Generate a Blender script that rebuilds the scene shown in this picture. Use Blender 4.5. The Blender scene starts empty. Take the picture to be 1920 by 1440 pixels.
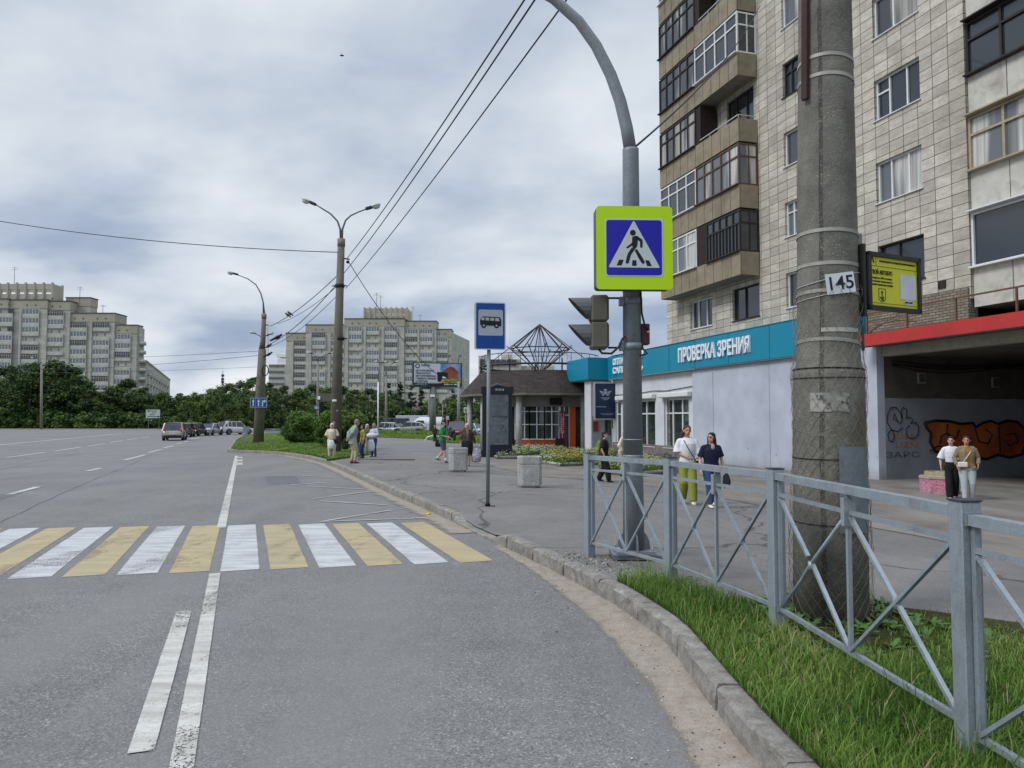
import bpy, bmesh, math, random
import numpy as np
from mathutils import Vector, Matrix, Quaternion
R = math.radians
SC = bpy.context.scene
# ------------------------------------------------------------------ camera
CAM_Z, FPX, PITCH = 1.8, 1400.0, R(2.78)
cam_data = bpy.data.cameras.new('camera')
cam_data.sensor_width = 36.0
cam_data.lens = FPX / 1920 * 36
cam_data.clip_start = 0.05
cam_data.clip_end = 6000
cam = bpy.data.objects.new('camera', cam_data)
SC.collection.objects.link(cam)
cam.location = (0, 0, CAM_Z)
cam.rotation_euler = (R(90) + PITCH, 0, 0)
SC.camera = cam
# ------------------------------------------------------------------ colour management
SC.view_settings.view_transform = 'Standard'
SC.view_settings.look = 'None'
SC.view_settings.exposure = 0.30
SC.view_settings.gamma = 1.0
SC.cycles.max_bounces = 6
SC.cycles.transparent_max_bounces = 12
SC.cycles.caustics_reflective = False
SC.cycles.caustics_refractive = False
# ------------------------------------------------------------------ world: overcast sky
SUN_EL, SUN_AZ = 44.0, -115.0      # soft sun behind cloud; azimuth measured from +Y towards +X
world = bpy.data.worlds.new('World'); SC.world = world; world.use_nodes = True
wn = world.node_tree; wn.nodes.clear()
def WN(t, **kw):
    n = wn.nodes.new(t)
    for k, v in kw.items(): setattr(n, k, v)
    return n
def WM(op, a, b=None, c=None):
    n = WN('ShaderNodeMath', operation=op)
    for i, v in enumerate((a, b, c)):
        if v is None: continue
        if isinstance(v, (int, float)): n.inputs[i].default_value = v
        else: wn.links.new(v, n.inputs[i])
    return n.outputs[0]
def WR(v, stops, interp='LINEAR'):
    n = WN('ShaderNodeValToRGB'); n.color_ramp.interpolation = interp
    cr = n.color_ramp
    while len(cr.elements) < len(stops): cr.elements.new(0.5)
    for e, (p, c) in zip(cr.elements, stops): e.position = p; e.color = (*c, 1) if len(c) == 3 else c
    wn.links.new(v, n.inputs[0]); return n.outputs[0]
def WX(f, a, b, mode='MIX'):
    n = WN('ShaderNodeMix', data_type='RGBA', blend_type=mode)
    for s, v in ((0, f), (6, a), (7, b)):
        if isinstance(v, (int, float)): n.inputs[s].default_value = v
        elif isinstance(v, tuple): n.inputs[s].default_value = (*v, 1)
        else: wn.links.new(v, n.inputs[s])
    return n.outputs[2]
tc = WN('ShaderNodeTexCoord'); sep = WN('ShaderNodeSeparateXYZ'); wn.links.new(tc.outputs['Generated'], sep.inputs[0])
wx, wy, wz = sep.outputs
zc = WM('MAXIMUM', wz, 0.0)
den = WM('ADD', zc, 0.34)
cmb = WN('ShaderNodeCombineXYZ')
wn.links.new(WM('DIVIDE', wx, den), cmb.inputs[0]); wn.links.new(WM('DIVIDE', wy, den), cmb.inputs[1])
def wnoise(scale, detail, rough, sx=1.0, sy=1.0, off=(0, 0, 0), dist=0.0):
    mp = WN('ShaderNodeMapping'); mp.inputs['Scale'].default_value = (sx, sy, 1); mp.inputs['Location'].default_value = off
    wn.links.new(cmb.outputs[0], mp.inputs[0])
    n = WN('ShaderNodeTexNoise'); n.inputs['Scale'].default_value = scale; n.inputs['Detail'].default_value = detail
    n.inputs['Roughness'].default_value = rough; n.inputs['Distortion'].default_value = dist
    wn.links.new(mp.outputs[0], n.inputs['Vector']); return n.outputs[0]
n1 = wnoise(1.75, 5, 0.50, 0.75, 1.0, (3.4, 7.2, 0), 0.2)
n2 = wnoise(4.2, 6, 0.55, 0.75, 1.1, (9.2, 2.4, 0), 0.25)
n3 = wnoise(0.8, 2, 0.5, 1.0, 1.0, (1.2, 5.5, 0), 0.0)
cl = WM('ADD', WM('MULTIPLY', n1, 0.55), WM('ADD', WM('MULTIPLY', n2, 0.17), WM('MULTIPLY', n3, 0.28)))
cloud = WR(cl, [(0.40, (0.26, 0.325, 0.45)), (0.455, (0.32, 0.385, 0.50)), (0.50, (0.42, 0.48, 0.57)), (0.55, (0.52, 0.57, 0.635)), (0.64, (0.70, 0.735, 0.775))])
# brighter, whiter band low over the horizon
band = WR(zc, [(0.0, (1, 1, 1)), (0.10, (0.75, 0.75, 0.75)), (0.30, (0.12, 0.12, 0.12)), (0.55, (0, 0, 0))])
cloud = WX(WM('MULTIPLY', band, WR(n1, [(0.40, (0, 0, 0)), (0.64, (0.85, 0.85, 0.85))])), cloud, (0.74, 0.765, 0.80))
# the unseen overhead part of an overcast dome is the brightest
boost = WR(zc, [(0.0, (1, 1, 1)), (0.5, (1.0, 1.0, 1.0)), (0.72, (1.9, 1.9, 1.9)), (1.0, (2.5, 2.5, 2.5))])
n = WN('ShaderNodeMix', data_type='RGBA', blend_type='MULTIPLY'); n.clamp_result = False
n.inputs[0].default_value = 1; wn.links.new(cloud, n.inputs[6]); 
# ramps clamp at 1, so scale the boost by maths
bz = WM('MULTIPLY_ADD', WM('MAXIMUM', WM('SUBTRACT', zc, 0.5), 0.0), 3.4, 1.0)
cb = WN('ShaderNodeCombineXYZ')
for i in range(3): wn.links.new(bz, cb.inputs[i])
wn.links.new(cb.outputs[0], n.inputs[7])
cloud = n.outputs[2]
sky = WN('ShaderNodeTexSky', sky_type='NISHITA')
sky.sun_disc = False; sky.sun_elevation = R(SUN_EL); sky.sun_rotation = R(SUN_AZ); sky.altitude = 100
bg_sky = WN('ShaderNodeBackground'); bg_sky.inputs[1].default_value = 0.10; wn.links.new(sky.outputs[0], bg_sky.inputs[0])
bg_cl = WN('ShaderNodeBackground'); bg_cl.inputs[1].default_value = 1.0; wn.links.new(cloud, bg_cl.inputs[0])
mixw = WN('ShaderNodeMixShader')
gap = WR(cl, [(0.34, (0.80, 0.80, 0.80)), (0.44, (0.96, 0.96, 0.96))])
wn.links.new(gap, mixw.inputs[0]); wn.links.new(bg_sky.outputs[0], mixw.inputs[1]); wn.links.new(bg_cl.outputs[0], mixw.inputs[2])
wo = WN('ShaderNodeOutputWorld'); wn.links.new(mixw.outputs[0], wo.inputs[0])
# ------------------------------------------------------------------ sun (veiled by cloud)
sun_d = bpy.data.lights.new('sun', 'SUN'); sun_d.energy = 1.5; sun_d.angle = R(20); sun_d.color = (1.0, 0.97, 0.93)
sun = bpy.data.objects.new('sun', sun_d); SC.collection.objects.link(sun)
az, el = R(SUN_AZ), R(SUN_EL)
sdir = Vector((math.sin(az) * math.cos(el), math.cos(az) * math.cos(el), math.sin(el)))
sun.rotation_euler = sdir.to_track_quat('Z', 'Y').to_euler()
sun.location = (0, 0, 60)

# ------------------------------------------------------------------ pixel helpers (1920x1440 photograph)
CP, SP = math.cos(PITCH), math.sin(PITCH)
def ray(px, py):
    u, v = (px - 960) / FPX, (720 - py) / FPX
    return Vector((u, CP - v * SP, SP + v * CP))
def gp(px, py, z=0.0):
    d = ray(px, py); t = (z - CAM_Z) / d.z
    return Vector((d.x * t, d.y * t, z))
def at(px, py, Y):
    d = ray(px, py); t = Y / d.y
    return Vector((d.x * t, Y, CAM_Z + d.z * t))
def zat(py, Y): return at(960, py, Y).z
def xat(px, Y):
    # X at the height of the horizon
    return at(px, 788, Y).x

# ------------------------------------------------------------------ object helpers
COL = SC.collection
def tag(o, label=None, cat=None, group=None, kind=None):
    if label: o['label'] = label
    if cat: o['category'] = cat
    if group: o['group'] = group
    if kind: o['kind'] = kind
    return o
def thing(name, label, cat, loc=(0, 0, 0), rz=0.0, group=None):
    o = bpy.data.objects.new(name, None); COL.objects.link(o)
    o.empty_display_size = 0.2
    o.location = loc; o.rotation_euler = (0, 0, rz)
    return tag(o, label, cat, group)
def copy_tree(o, parent=None):
    c = o.copy(); COL.objects.link(c)
    if parent is not None: c.parent = parent
    for ch in [x for x in o.children]: copy_tree(ch, c)
    return c
def hexc(h, k=1.0):
    h = h.lstrip('#'); o = []
    for i in (0, 2, 4):
        s = int(h[i:i + 2], 16) / 255
        o.append((s / 12.92 if s <= 0.04045 else ((s + 0.055) / 1.055) ** 2.4) * k)
    return tuple(o)

class MB:
    """collects geometry, then links it as one mesh object"""
    def __init__(s): s.v = []; s.f = []; s.m = []; s.sm = []
    def add(s, verts, faces, mi=0, smooth=False, M=None):
        b = len(s.v)
        if M is not None: verts = [M @ Vector(p) for p in verts]
        s.v.extend([tuple(p) for p in verts])
        for f in faces:
            s.f.append(tuple(b + i for i in f)); s.m.append(mi); s.sm.append(smooth)
        return s
    def box(s, c, size, mi=0, M=None, taper=1.0, bev=0.0):
        x, y, z = (a / 2 for a in size); c = Vector(c); t = taper
        if bev > 0:
            b = min(bev, x * .9, y * .9, z * .9)
            V = []; idx = {}
            for sx in (-1, 1):
                for sy in (-1, 1):
                    for sz in (-1, 1):
                        for ax in range(3):
                            p = [sx * x, sy * y, sz * z]
                            for a in range(3):
                                if a != ax: p[a] -= (sx, sy, sz)[a] * b
                            idx[(sx, sy, sz, ax)] = len(V)
                            V.append(c + Vector(p))
            F = []
            for ax in range(3):
                o = [a for a in range(3) if a != ax]
                for sg in (-1, 1):
                    q = []
                    for a1, a2 in ((-1, -1), (1, -1), (1, 1), (-1, 1)):
                        k = [0, 0, 0]; k[ax] = sg; k[o[0]] = a1; k[o[1]] = a2
                        q.append(idx[(*k, ax)])
                    F.append(q)
            for ax in range(3):          # edges along axis ax
                o = [a for a in range(3) if a != ax]
                for a1 in (-1, 1):
                    for a2 in (-1, 1):
                        q = []
                        for sg, fa in ((-1, o[0]), (1, o[0]), (1, o[1]), (-1, o[1])):
                            k = [0, 0, 0]; k[ax] = sg; k[o[0]] = a1; k[o[1]] = a2
                            q.append(idx[(*k, fa)])
                        F.append(q)
            for sx in (-1, 1):
                for sy in (-1, 1):
                    for sz in (-1, 1): F.append([idx[(sx, sy, sz, a)] for a in range(3)])
            return s.add(V, F, mi, False, M)
        V = [c + Vector((i * x * (t if k > 0 else 1), j * y * (t if k > 0 else 1), k * z)) for k in (-1, 1) for j in (-1, 1) for i in (-1, 1)]
        return s.add(V, [(0, 2, 3, 1), (4, 5, 7, 6), (0, 1, 5, 4), (2, 6, 7, 3), (0, 4, 6, 2), (1, 3, 7, 5)], mi, False, M)
    def bar(s, p, q, w, h, mi=0, up=(0, 0, 1), M=None):
        p, q = Vector(p), Vector(q); d = (q - p); L = d.length
        if L < 1e-6: return s
        d.normalize(); u = Vector(up)
        if abs(d.dot(u)) > 0.98: u = Vector((0, 1, 0)) if abs(d.y) < 0.9 else Vector((1, 0, 0))
        a = d.cross(u).normalized(); b = a.cross(d).normalized()
        V = []
        for e in (p, q):
            for i, j in ((-1, -1), (1, -1), (1, 1), (-1, 1)): V.append(e + a * (i * w / 2) + b * (j * h / 2))
        return s.add(V, [(0, 3, 2, 1), (4, 5, 6, 7), (0, 1, 5, 4), (1, 2, 6, 5), (2, 3, 7, 6), (3, 0, 4, 7)], mi, False, M)
    def tube(s, pts, rad, n=10, mi=0, caps=True, M=None, flat=1.0, side=None):
        pts = [Vector(p) for p in pts]; k = len(pts)
        if isinstance(rad, (int, float)): rad = [rad] * k
        V = []; F = []; prev = None
        for i, p in enumerate(pts):
            if i == 0: d = pts[1] - p
            elif i == k - 1: d = p - pts[i - 1]
            else: d = (pts[i + 1] - p).normalized() + (p - pts[i - 1]).normalized()
            d = d.normalized() if d.length > 1e-9 else Vector((0, 0, 1))
            if prev is None:
                u = Vector(side) if side is not None else (Vector((0, 0, 1)) if abs(d.z) < 0.9 else Vector((1, 0, 0)))
                a = (u - d * u.dot(d)).normalized()
            else:
                a = (prev - d * prev.dot(d)); a = a.normalized() if a.length > 1e-6 else prev
            prev = a; b = d.cross(a)
            r = rad[i]; r1, r2 = (r if isinstance(r, tuple) else (r, r * flat))
            for j in range(n):
                t = 2 * math.pi * j / n
                V.append(p + a * (math.cos(t) * r1) + b * (math.sin(t) * r2))
        for i in range(k - 1):
            for j in range(n):
                F.append((i * n + j, i * n + (j + 1) % n, (i + 1) * n + (j + 1) % n, (i + 1) * n + j))
        s.add(V, F, mi, True, M)
        if caps:
            b0 = len(s.v) - len(V)
            s.f.append(tuple(b0 + j for j in reversed(range(n)))); s.m.append(mi); s.sm.append(False)
            s.f.append(tuple(b0 + (k - 1) * n + j for j in range(n))); s.m.append(mi); s.sm.append(False)
        return s
    def ell(s, c, r, mi=0, nu=14, nv=9, M=None, rot=None):
        c = Vector(c); V = []; F = []
        if isinstance(r, (int, float)): r = (r, r, r)
        Q = rot if rot is not None else Matrix.Identity(3)
        V.append(c + Q @ Vector((0, 0, -r[2])))
        for i in range(1, nv):
            ph = -math.pi / 2 + math.pi * i / nv
            for j in range(nu):
                t = 2 * math.pi * j / nu
                V.append(c + Q @ Vector((r[0] * math.cos(ph) * math.cos(t), r[1] * math.cos(ph) * math.sin(t), r[2] * math.sin(ph))))
        V.append(c + Q @ Vector((0, 0, r[2]))); top = len(V) - 1
        for j in range(nu): F.append((0, 1 + (j + 1) % nu, 1 + j))
        for i in range(nv - 2):
            for j in range(nu):
                a = 1 + i * nu + j; b = 1 + i * nu + (j + 1) % nu
                F.append((a, b, b + nu, a + nu))
        for j in range(nu): F.append((top, 1 + (nv - 2) * nu + j, 1 + (nv - 2) * nu + (j + 1) % nu))
        return s.add(V, F, mi, True, M)
    def lathe(s, prof, c=(0, 0, 0), n=20, mi=0, M=None, smooth=True, caps=True):
        c = Vector(c); V = []; F = []
        for r, z in prof:
            for j in range(n):
                t = 2 * math.pi * (j + .5) / n; V.append(c + Vector((r * math.cos(t), r * math.sin(t), z)))
        for i in range(len(prof) - 1):
            for j in range(n): F.append((i * n + j, i * n + (j + 1) % n, (i + 1) * n + (j + 1) % n, (i + 1) * n + j))
        s.add(V, F, mi, smooth, M)
        if caps:
            b0 = len(s.v) - len(V)
            s.f.append(tuple(b0 + j for j in reversed(range(n)))); s.m.append(mi); s.sm.append(False)
            s.f.append(tuple(b0 + (len(prof) - 1) * n + j for j in range(n))); s.m.append(mi); s.sm.append(False)
        return s
    def prism(s, poly, d, M=None, mi=0):
        """poly in local XY, extruded from z=0 to z=d"""
        n = len(poly)
        V = [(x, y, 0) for x, y in poly] + [(x, y, d) for x, y in poly]
        F = [tuple(reversed(range(n))), tuple(range(n, 2 * n))] + [(i, (i + 1) % n, n + (i + 1) % n, n + i) for i in range(n)]
        return s.add(V, F, mi, False, M)
    def quad(s, a, b, c, d, mi=0): return s.add([a, b, c, d], [(0, 1, 2, 3)], mi)
    def build(s, name, mats, parent=None, loc=None, label=None):
        me = bpy.data.meshes.new(name)
        me.from_pydata(s.v, [], s.f)
        if not isinstance(mats, (list, tuple)): mats = [mats]
        for m in mats: me.materials.append(m)
        me.polygons.foreach_set('material_index', s.m)
        me.polygons.foreach_set('use_smooth', s.sm)
        me.update()
        o = bpy.data.objects.new(name, me); COL.objects.link(o)
        if parent is not None: o.parent = parent
        if loc is not None: o.location = loc
        if label: o['label'] = label
        return o
def rrect(w, h, r, n=4, cx=0, cy=0):
    P = []
    for sx, sy, a0 in ((1, 1, 0), (-1, 1, 90), (-1, -1, 180), (1, -1, 270)):
        for i in range(n + 1):
            a = R(a0 + 90 * i / n)
            P.append((cx + sx * (w / 2 - r) + r * math.cos(a), cy + sy * (h / 2 - r) + r * math.sin(a)))
    return P
def frame_M(origin, xdir, ydir=None, up=(0, 0, 1)):
    """matrix whose local X runs along xdir, local Y along up (a sign face: +Z faces the viewer)"""
    x = Vector(xdir).normalized(); y = Vector(up); y = (y - x * y.dot(x)).normalized(); z = x.cross(y)
    M = Matrix.Identity(4)
    for i in range(3): M[i][0] = x[i]; M[i][1] = y[i]; M[i][2] = z[i]; M[i][3] = origin[i]
    return M
def text_mb(mb, txt, size, M, mi=0, depth=0.0015, align='CENTER', width=None, bold=0.0):
    cu = bpy.data.curves.new('txt', 'FONT'); cu.body = txt; cu.size = size; cu.align_x = align; cu.align_y = 'CENTER'
    cu.extrude = depth; cu.resolution_u = 3
    if bold: cu.offset = bold * size
    ob = bpy.data.objects.new('txt', cu); COL.objects.link(ob)
    dg = bpy.context.evaluated_depsgraph_get(); dg.update()
    me = bpy.data.meshes.new_from_object(ob.evaluated_get(dg))
    V = [v.co.copy() for v in me.vertices]; F = [tuple(p.vertices) for p in me.polygons]
    if width and V:
        x0 = min(v.x for v in V); x1 = max(v.x for v in V); k = width / max(1e-6, x1 - x0)
        for v in V: v.x *= k
    mb.add(V, F, mi, False, M)
    bpy.data.objects.remove(ob); bpy.data.curves.remove(cu); bpy.data.meshes.remove(me)
    return mb

# ------------------------------------------------------------------ materials
class NT:
    def __init__(s, name):
        s.mat = bpy.data.materials.new(name); s.mat.use_nodes = True
        s.t = s.mat.node_tree; s.t.nodes.clear()
        s.out = s.N('ShaderNodeOutputMaterial'); s.b = s.N('ShaderNodeBsdfPrincipled')
        s.t.links.new(s.b.outputs[0], s.out.inputs[0]); s._tc = None; s._geo = None
    def N(s, t, **kw):
        n = s.t.nodes.new(t)
        for k, v in kw.items(): setattr(n, k, v)
        return n
    def L(s, a, b): s.t.links.new(a, b)
    def setv(s, sock, v):
        if isinstance(v, (int, float)): sock.default_value = v
        elif isinstance(v, tuple): sock.default_value = (*v, 1) if len(v) == 3 and len(sock.default_value) == 4 else v
        else: s.L(v, sock)
    def obj(s):
        if not s._tc: s._tc = s.N('ShaderNodeTexCoord')
        return s._tc.outputs['Object']
    def pos(s):
        if not s._geo: s._geo = s.N('ShaderNodeNewGeometry')
        return s._geo.outputs['Position']
    def noise(s, scale, detail=4, rough=0.55, vec=None, sc=None, dist=0.0, loc=None):
        v = vec if vec is not None else s.obj()
        if sc or loc:
            mp = s.N('ShaderNodeMapping')
            if sc: mp.inputs['Scale'].default_value = sc
            if loc: mp.inputs['Location'].default_value = loc
            s.L(v, mp.inputs[0]); v = mp.outputs[0]
        n = s.N('ShaderNodeTexNoise'); n.inputs['Scale'].default_value = scale; n.inputs['Detail'].default_value = detail
        n.inputs['Roughness'].default_value = rough; n.inputs['Distortion'].default_value = dist
        s.L(v, n.inputs['Vector']); return n.outputs[0]
    def vor(s, scale, vec=None, feature='F1', out='Distance', rnd=1.0):
        n = s.N('ShaderNodeTexVoronoi', feature=feature); n.inputs['Scale'].default_value = scale
        n.inputs['Randomness'].default_value = rnd
        s.L(vec if vec is not None else s.obj(), n.inputs['Vector']); return n.outputs[out]
    def ramp(s, v, stops, interp='LINEAR'):
        n = s.N('ShaderNodeValToRGB'); cr = n.color_ramp; cr.interpolation = interp
        while len(cr.elements) < len(stops): cr.elements.new(0.5)
        for e, (p, c) in zip(cr.elements, stops):
            if isinstance(c, (int, float)): c = (c, c, c)
            e.position = p; e.color = (*c, 1)
        s.L(v, n.inputs[0]); return n.outputs[0]
    def mix(s, f, a, b, mode='MIX'):
        n = s.N('ShaderNodeMix', data_type='RGBA', blend_type=mode)
        s.setv(n.inputs[0], f); s.setv(n.inputs[6], a); s.setv(n.inputs[7], b); return n.outputs[2]
    def math(s, op, a, b=None, c=None):
        n = s.N('ShaderNodeMath', operation=op)
        for i, v in enumerate((a, b, c)):
            if v is not None: s.setv(n.inputs[i], v)
        return n.outputs[0]
    def bump(s, h, strength=0.3, dist=0.01):
        n = s.N('ShaderNodeBump'); n.inputs['Strength'].default_value = strength; n.inputs['Distance'].default_value = dist
        s.L(h, n.inputs['Height']); s.L(n.outputs[0], s.b.inputs['Normal']); return n
    def fin(s, col=None, rough=None, metal=None, spec=None, alpha=None):
        for k, v in (('Base Color', col), ('Roughness', rough), ('Metallic', metal), ('Specular IOR Level', spec)):
            if v is not None: s.setv(s.b.inputs[k], v)
        if alpha is not None:
            tr = s.N('ShaderNodeBsdfTransparent'); mx = s.N('ShaderNodeMixShader')
            s.setv(mx.inputs[0], alpha); s.L(tr.outputs[0], mx.inputs[1]); s.L(s.b.outputs[0], mx.inputs[2]); s.L(mx.outputs[0], s.out.inputs[0])
        return s.mat
MATS = {}
def mat(name, col, rough=0.6, metal=0.0, var=0.12, scale=6.0, bump=0.0, bscale=None, spec=0.4, dirt=None, dscale=1.5, damt=0.5):
    """colour with a little noise, optional dirt colour blotches, optional bump"""
    if name in MATS: return MATS[name]
    if isinstance(col, str): col = hexc(col)
    t = NT(name)
    nz = t.noise(scale, 5, 0.6)
    lo = tuple(c * (1 - var) for c in col); hi = tuple(min(1, c * (1 + var)) for c in col)
    c = t.ramp(nz, [(0.3, lo), (0.7, hi)])
    if dirt is not None:
        if isinstance(dirt, str): dirt = hexc(dirt)
        f = t.ramp(t.noise(dscale, 7, 0.65, dist=0.4), [(0.48, 0.0), (0.72, damt)])
        c = t.mix(f, c, dirt)
    if bump:
        t.bump(t.noise(bscale or scale * 4, 5, 0.6), bump, 0.01)
    MATS[name] = t.fin(c, t.ramp(t.noise(scale * 0.7, 3), [(0.3, max(0, rough - 0.08)), (0.7, min(1, rough + 0.08))]), metal, spec)
    return MATS[name]
# ================================================================== GROUND, ROAD, KERB
RA = Vector((-0.3351, 0.9422, 0)); RB = Vector((0.9422, 0.3351, 0))     # road direction and its right-hand side
def uv(p): return p.x * RB.x + p.y * RB.y, p.x * RA.x + p.y * RA.y
def xy(u, v): return Vector((u * RB.x + v * RA.x, u * RB.y + v * RA.y, 0))
def sstep(a, b, x):
    t = max(0.0, min(1.0, (x - a) / (b - a))); return t * t * (3 - 2 * t)
_kp = [(1420, 1440), (1337, 1330), (1287, 1258), (1250, 1207), (1200, 1168), (1150, 1133), (1028, 1066), (934, 1021), (862, 987), (840, 974), (740, 930), (640, 882), (611, 870), (581, 862), (542, 855), (490, 851), (439, 849)]
KUV = [(1.55, -30.0), (1.75, -3.0), (2.05, 1.5)] + [uv(gp(x, y)) for x, y in _kp] + [(-0.95, 45.6), (-0.9, 67.0), (-0.4, 86.0), (0.6, 90.0), (4, 93.0), (12, 95.0)]
KUV.sort(key=lambda t: t[1])
def kerb_u(v):
    for (u0, v0), (u1, v1) in zip(KUV, KUV[1:]):
        if v <= v1:
            t = (v - v0) / max(1e-6, v1 - v0); return u0 + (u1 - u0) * max(0, t)
    return KUV[-1][0]
VD0, VD1 = uv(gp(934, 1021))[1], uv(gp(862, 987))[1]
def kerb_h(v):
    return 0.17 - 0.135 * (sstep(VD0 - 0.3, VD0 + 0.45, v) - sstep(VD1 - 0.1, VD1 + 0.75, v))
def gz(p):
    """height of the pavement at a point"""
    u, v = uv(p); ku = kerb_u(v)
    near = max(0.0, 1 - (u - ku) / 1.6)
    base = 0.17 + (kerb_h(v) - 0.17) * near
    return base - 0.37 * sstep(4.5, 19.0, u) * (1 - sstep(62, 88, v))
def G(px, py):
    """pavement point seen at a pixel"""
    z = 0.17; p = gp(px, py, z)
    for _ in range(8): z = gz(p); p = gp(px, py, z)
    return p
# ---- materials
def asphalt(name, base, tint_lo, tint_hi, agg=0.35, grain=95.0, cracks=False, streak=None):
    t = NT(name); P = t.pos()
    big = t.noise(0.35, 5, 0.6, vec=P); mid = t.noise(3.2, 5, 0.65, vec=P)
    c = t.ramp(t.math('ADD', t.math('MULTIPLY', big, 0.6), t.math('MULTIPLY', mid, 0.4)), [(0.36, tint_lo), (0.52, base), (0.66, tint_hi)])
    st = t.vor(grain, vec=P, out='Color'); sx = t.N('ShaderNodeSeparateColor'); t.L(st, sx.inputs[0])
    stone = t.ramp(sx.outputs[0], [(0.0, 1 - agg), (0.6, 1.0), (0.90, 1 + agg * 0.7), (1.0, 1 + agg * 2.2)])
    sn = t.N('ShaderNodeMix', data_type='RGBA', blend_type='MULTIPLY'); sn.inputs[0].default_value = 1
    t.L(c, sn.inputs[6]);
    v2 = t.math('MULTIPLY_ADD', sx.outputs[0], agg * 1.3, 1 - agg * 0.65)
    spk = t.math('MULTIPLY', t.math('GREATER_THAN', sx.outputs[1], 0.93), agg * 1.3)
    v2 = t.math('ADD', v2, spk)
    cc = t.N('ShaderNodeCombineColor')
    for i in range(3): t.L(v2, cc.inputs[i])
    t.L(cc.outputs[0], sn.inputs[7]); c = sn.outputs[2]
    if streak:      # long faint wheel and patch tones along the road
        mp = t.N('ShaderNodeMapping'); mp.inputs['Rotation'].default_value = (0, 0, R(-19.6)); mp.inputs['Scale'].default_value = (0.9, 0.05, 1)
        t.L(P, mp.inputs[0]); s2 = t.noise(1.0, 4, 0.6, vec=mp.outputs[0])
        c = t.mix(t.ramp(s2, [(0.40, 0.0), (0.62, streak)]), c, tint_hi)
        c = t.mix(t.ramp(t.noise(0.22, 3, 0.6, vec=P, loc=(5, 9, 0)), [(0.5, 0.0), (0.7, 0.35)]), c, tint_lo)
    if cracks:
        wv = t.N('ShaderNodeVectorMath', operation='ADD'); nn = t.N('ShaderNodeTexNoise'); nn.inputs['Scale'].default_value = 0.8; nn.inputs['Detail'].default_value = 6
        t.L(P, nn.inputs['Vector']); t.L(P, wv.inputs[0])
        sc_ = t.N('ShaderNodeVectorMath', operation='SCALE'); sc_.inputs['Scale'].default_value = 1.6; t.L(nn.outputs['Color'], sc_.inputs[0]); t.L(sc_.outputs[0], wv.inputs[1])
        cr = t.vor(0.17, vec=wv.outputs[0], feature='DISTANCE_TO_EDGE')
        cr2 = t.vor(0.5, vec=wv.outputs[0], feature='DISTANCE_TO_EDGE')
        f = t.ramp(cr, [(0.0, 0.75), (0.004, 0.5), (0.008, 0.0)])
        f2 = t.math('MULTIPLY', t.ramp(cr2, [(0.0, 0.5), (0.012, 0.0)]), t.ramp(t.noise(0.25, 2, vec=P, loc=(3, 3, 0)), [(0.5, 0.0), (0.6, 1.0)]))
        c = t.mix(f, c, (0.035, 0.033, 0.03)); c = t.mix(f2, c, (0.04, 0.038, 0.035))
    t.bump(sx.outputs[0], 0.35, 0.004)
    return t.fin(c, 0.88, 0, 0.3)
M_ROAD = asphalt('road_asphalt', (0.172, 0.168, 0.163), (0.139, 0.136, 0.134), (0.206, 0.202, 0.196), 0.60, 92, streak=0.6)
M_WALK = asphalt('pavement_asphalt', (0.182, 0.174, 0.165), (0.142, 0.137, 0.132), (0.220, 0.211, 0.200), 0.25, 120, cracks=True)
# dusty concrete-like worn asphalt towards the buildings is mixed in by distance along u
def walk_worn():
    t = NT('worn_pavement'); P = t.pos()
    c = t.ramp(t.noise(0.9, 7, 0.65, vec=P, sc=(1, 0.5, 1)), [(0.33, (0.15, 0.135, 0.12)), (0.5, (0.215, 0.195, 0.17)), (0.66, (0.26, 0.245, 0.22))])
    g = t.ramp(t.noise(60, 3, 0.7, vec=P), [(0.3, 0.75), (0.7, 1.2)]); c = t.mix(1.0, c, g, 'MULTIPLY')
    t.bump(t.noise(25, 5, 0.7, vec=P), 0.4, 0.01)
    return t.fin(c, 0.95, 0, 0.2)
M_WORN = walk_worn()
def paint(name, col, dirty, wear=0.42, fine=55.0):
    t = NT(name); P = t.pos()
    d = t.ramp(t.noise(2.2, 6, 0.7, vec=P, sc=(0.5, 2.5, 1), dist=0.5), [(0.38, 1.0), (0.6, 0.0)])
    c = t.mix(t.math('MULTIPLY', d, 0.75), col, dirty)
    c = t.mix(t.ramp(t.noise(26, 4, 0.7, vec=P), [(0.35, 0.35), (0.6, 0.0)]), c, dirty)
    t.bump(t.noise(70, 3, 0.7, vec=P), 0.25, 0.004)
    at_ = t.N('ShaderNodeAttribute', attribute_name='edge')
    w = t.math('ADD', t.math('MULTIPLY', t.noise(fine, 4, 0.8, vec=P), 0.75), t.math('MULTIPLY', t.noise(5.0, 4, 0.7, vec=P), 0.25))
    w = t.math('SUBTRACT', w, t.math('MULTIPLY', at_.outputs['Fac'], 0.30))
    tw = t.math('MULTIPLY', t.ramp(t.noise(0.9, 3, .6, vec=P, sc=(1.6, .5, 1)), [(.44, 0.0), (.62, 1.0)]), .125)
    a = t.math('GREATER_THAN', w, t.math('ADD', tw, wear))
    return t.fin(c, 0.7, 0, 0.4, alpha=a)
M_PW = paint('white_road_paint', (0.56, 0.57, 0.57), (0.31, 0.31, 0.315), 0.35)
M_PW2 = paint('worn_white_line_paint', (0.58, 0.57, 0.53), (0.33, 0.31, 0.27), 0.355)
M_PY = paint('yellow_road_paint', (0.47, 0.375, 0.19), (0.30, 0.265, 0.19), 0.355)
M_PF = paint('faded_line_paint', (0.54, 0.54, 0.49), (0.28, 0.28, 0.26), 0.38)
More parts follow.
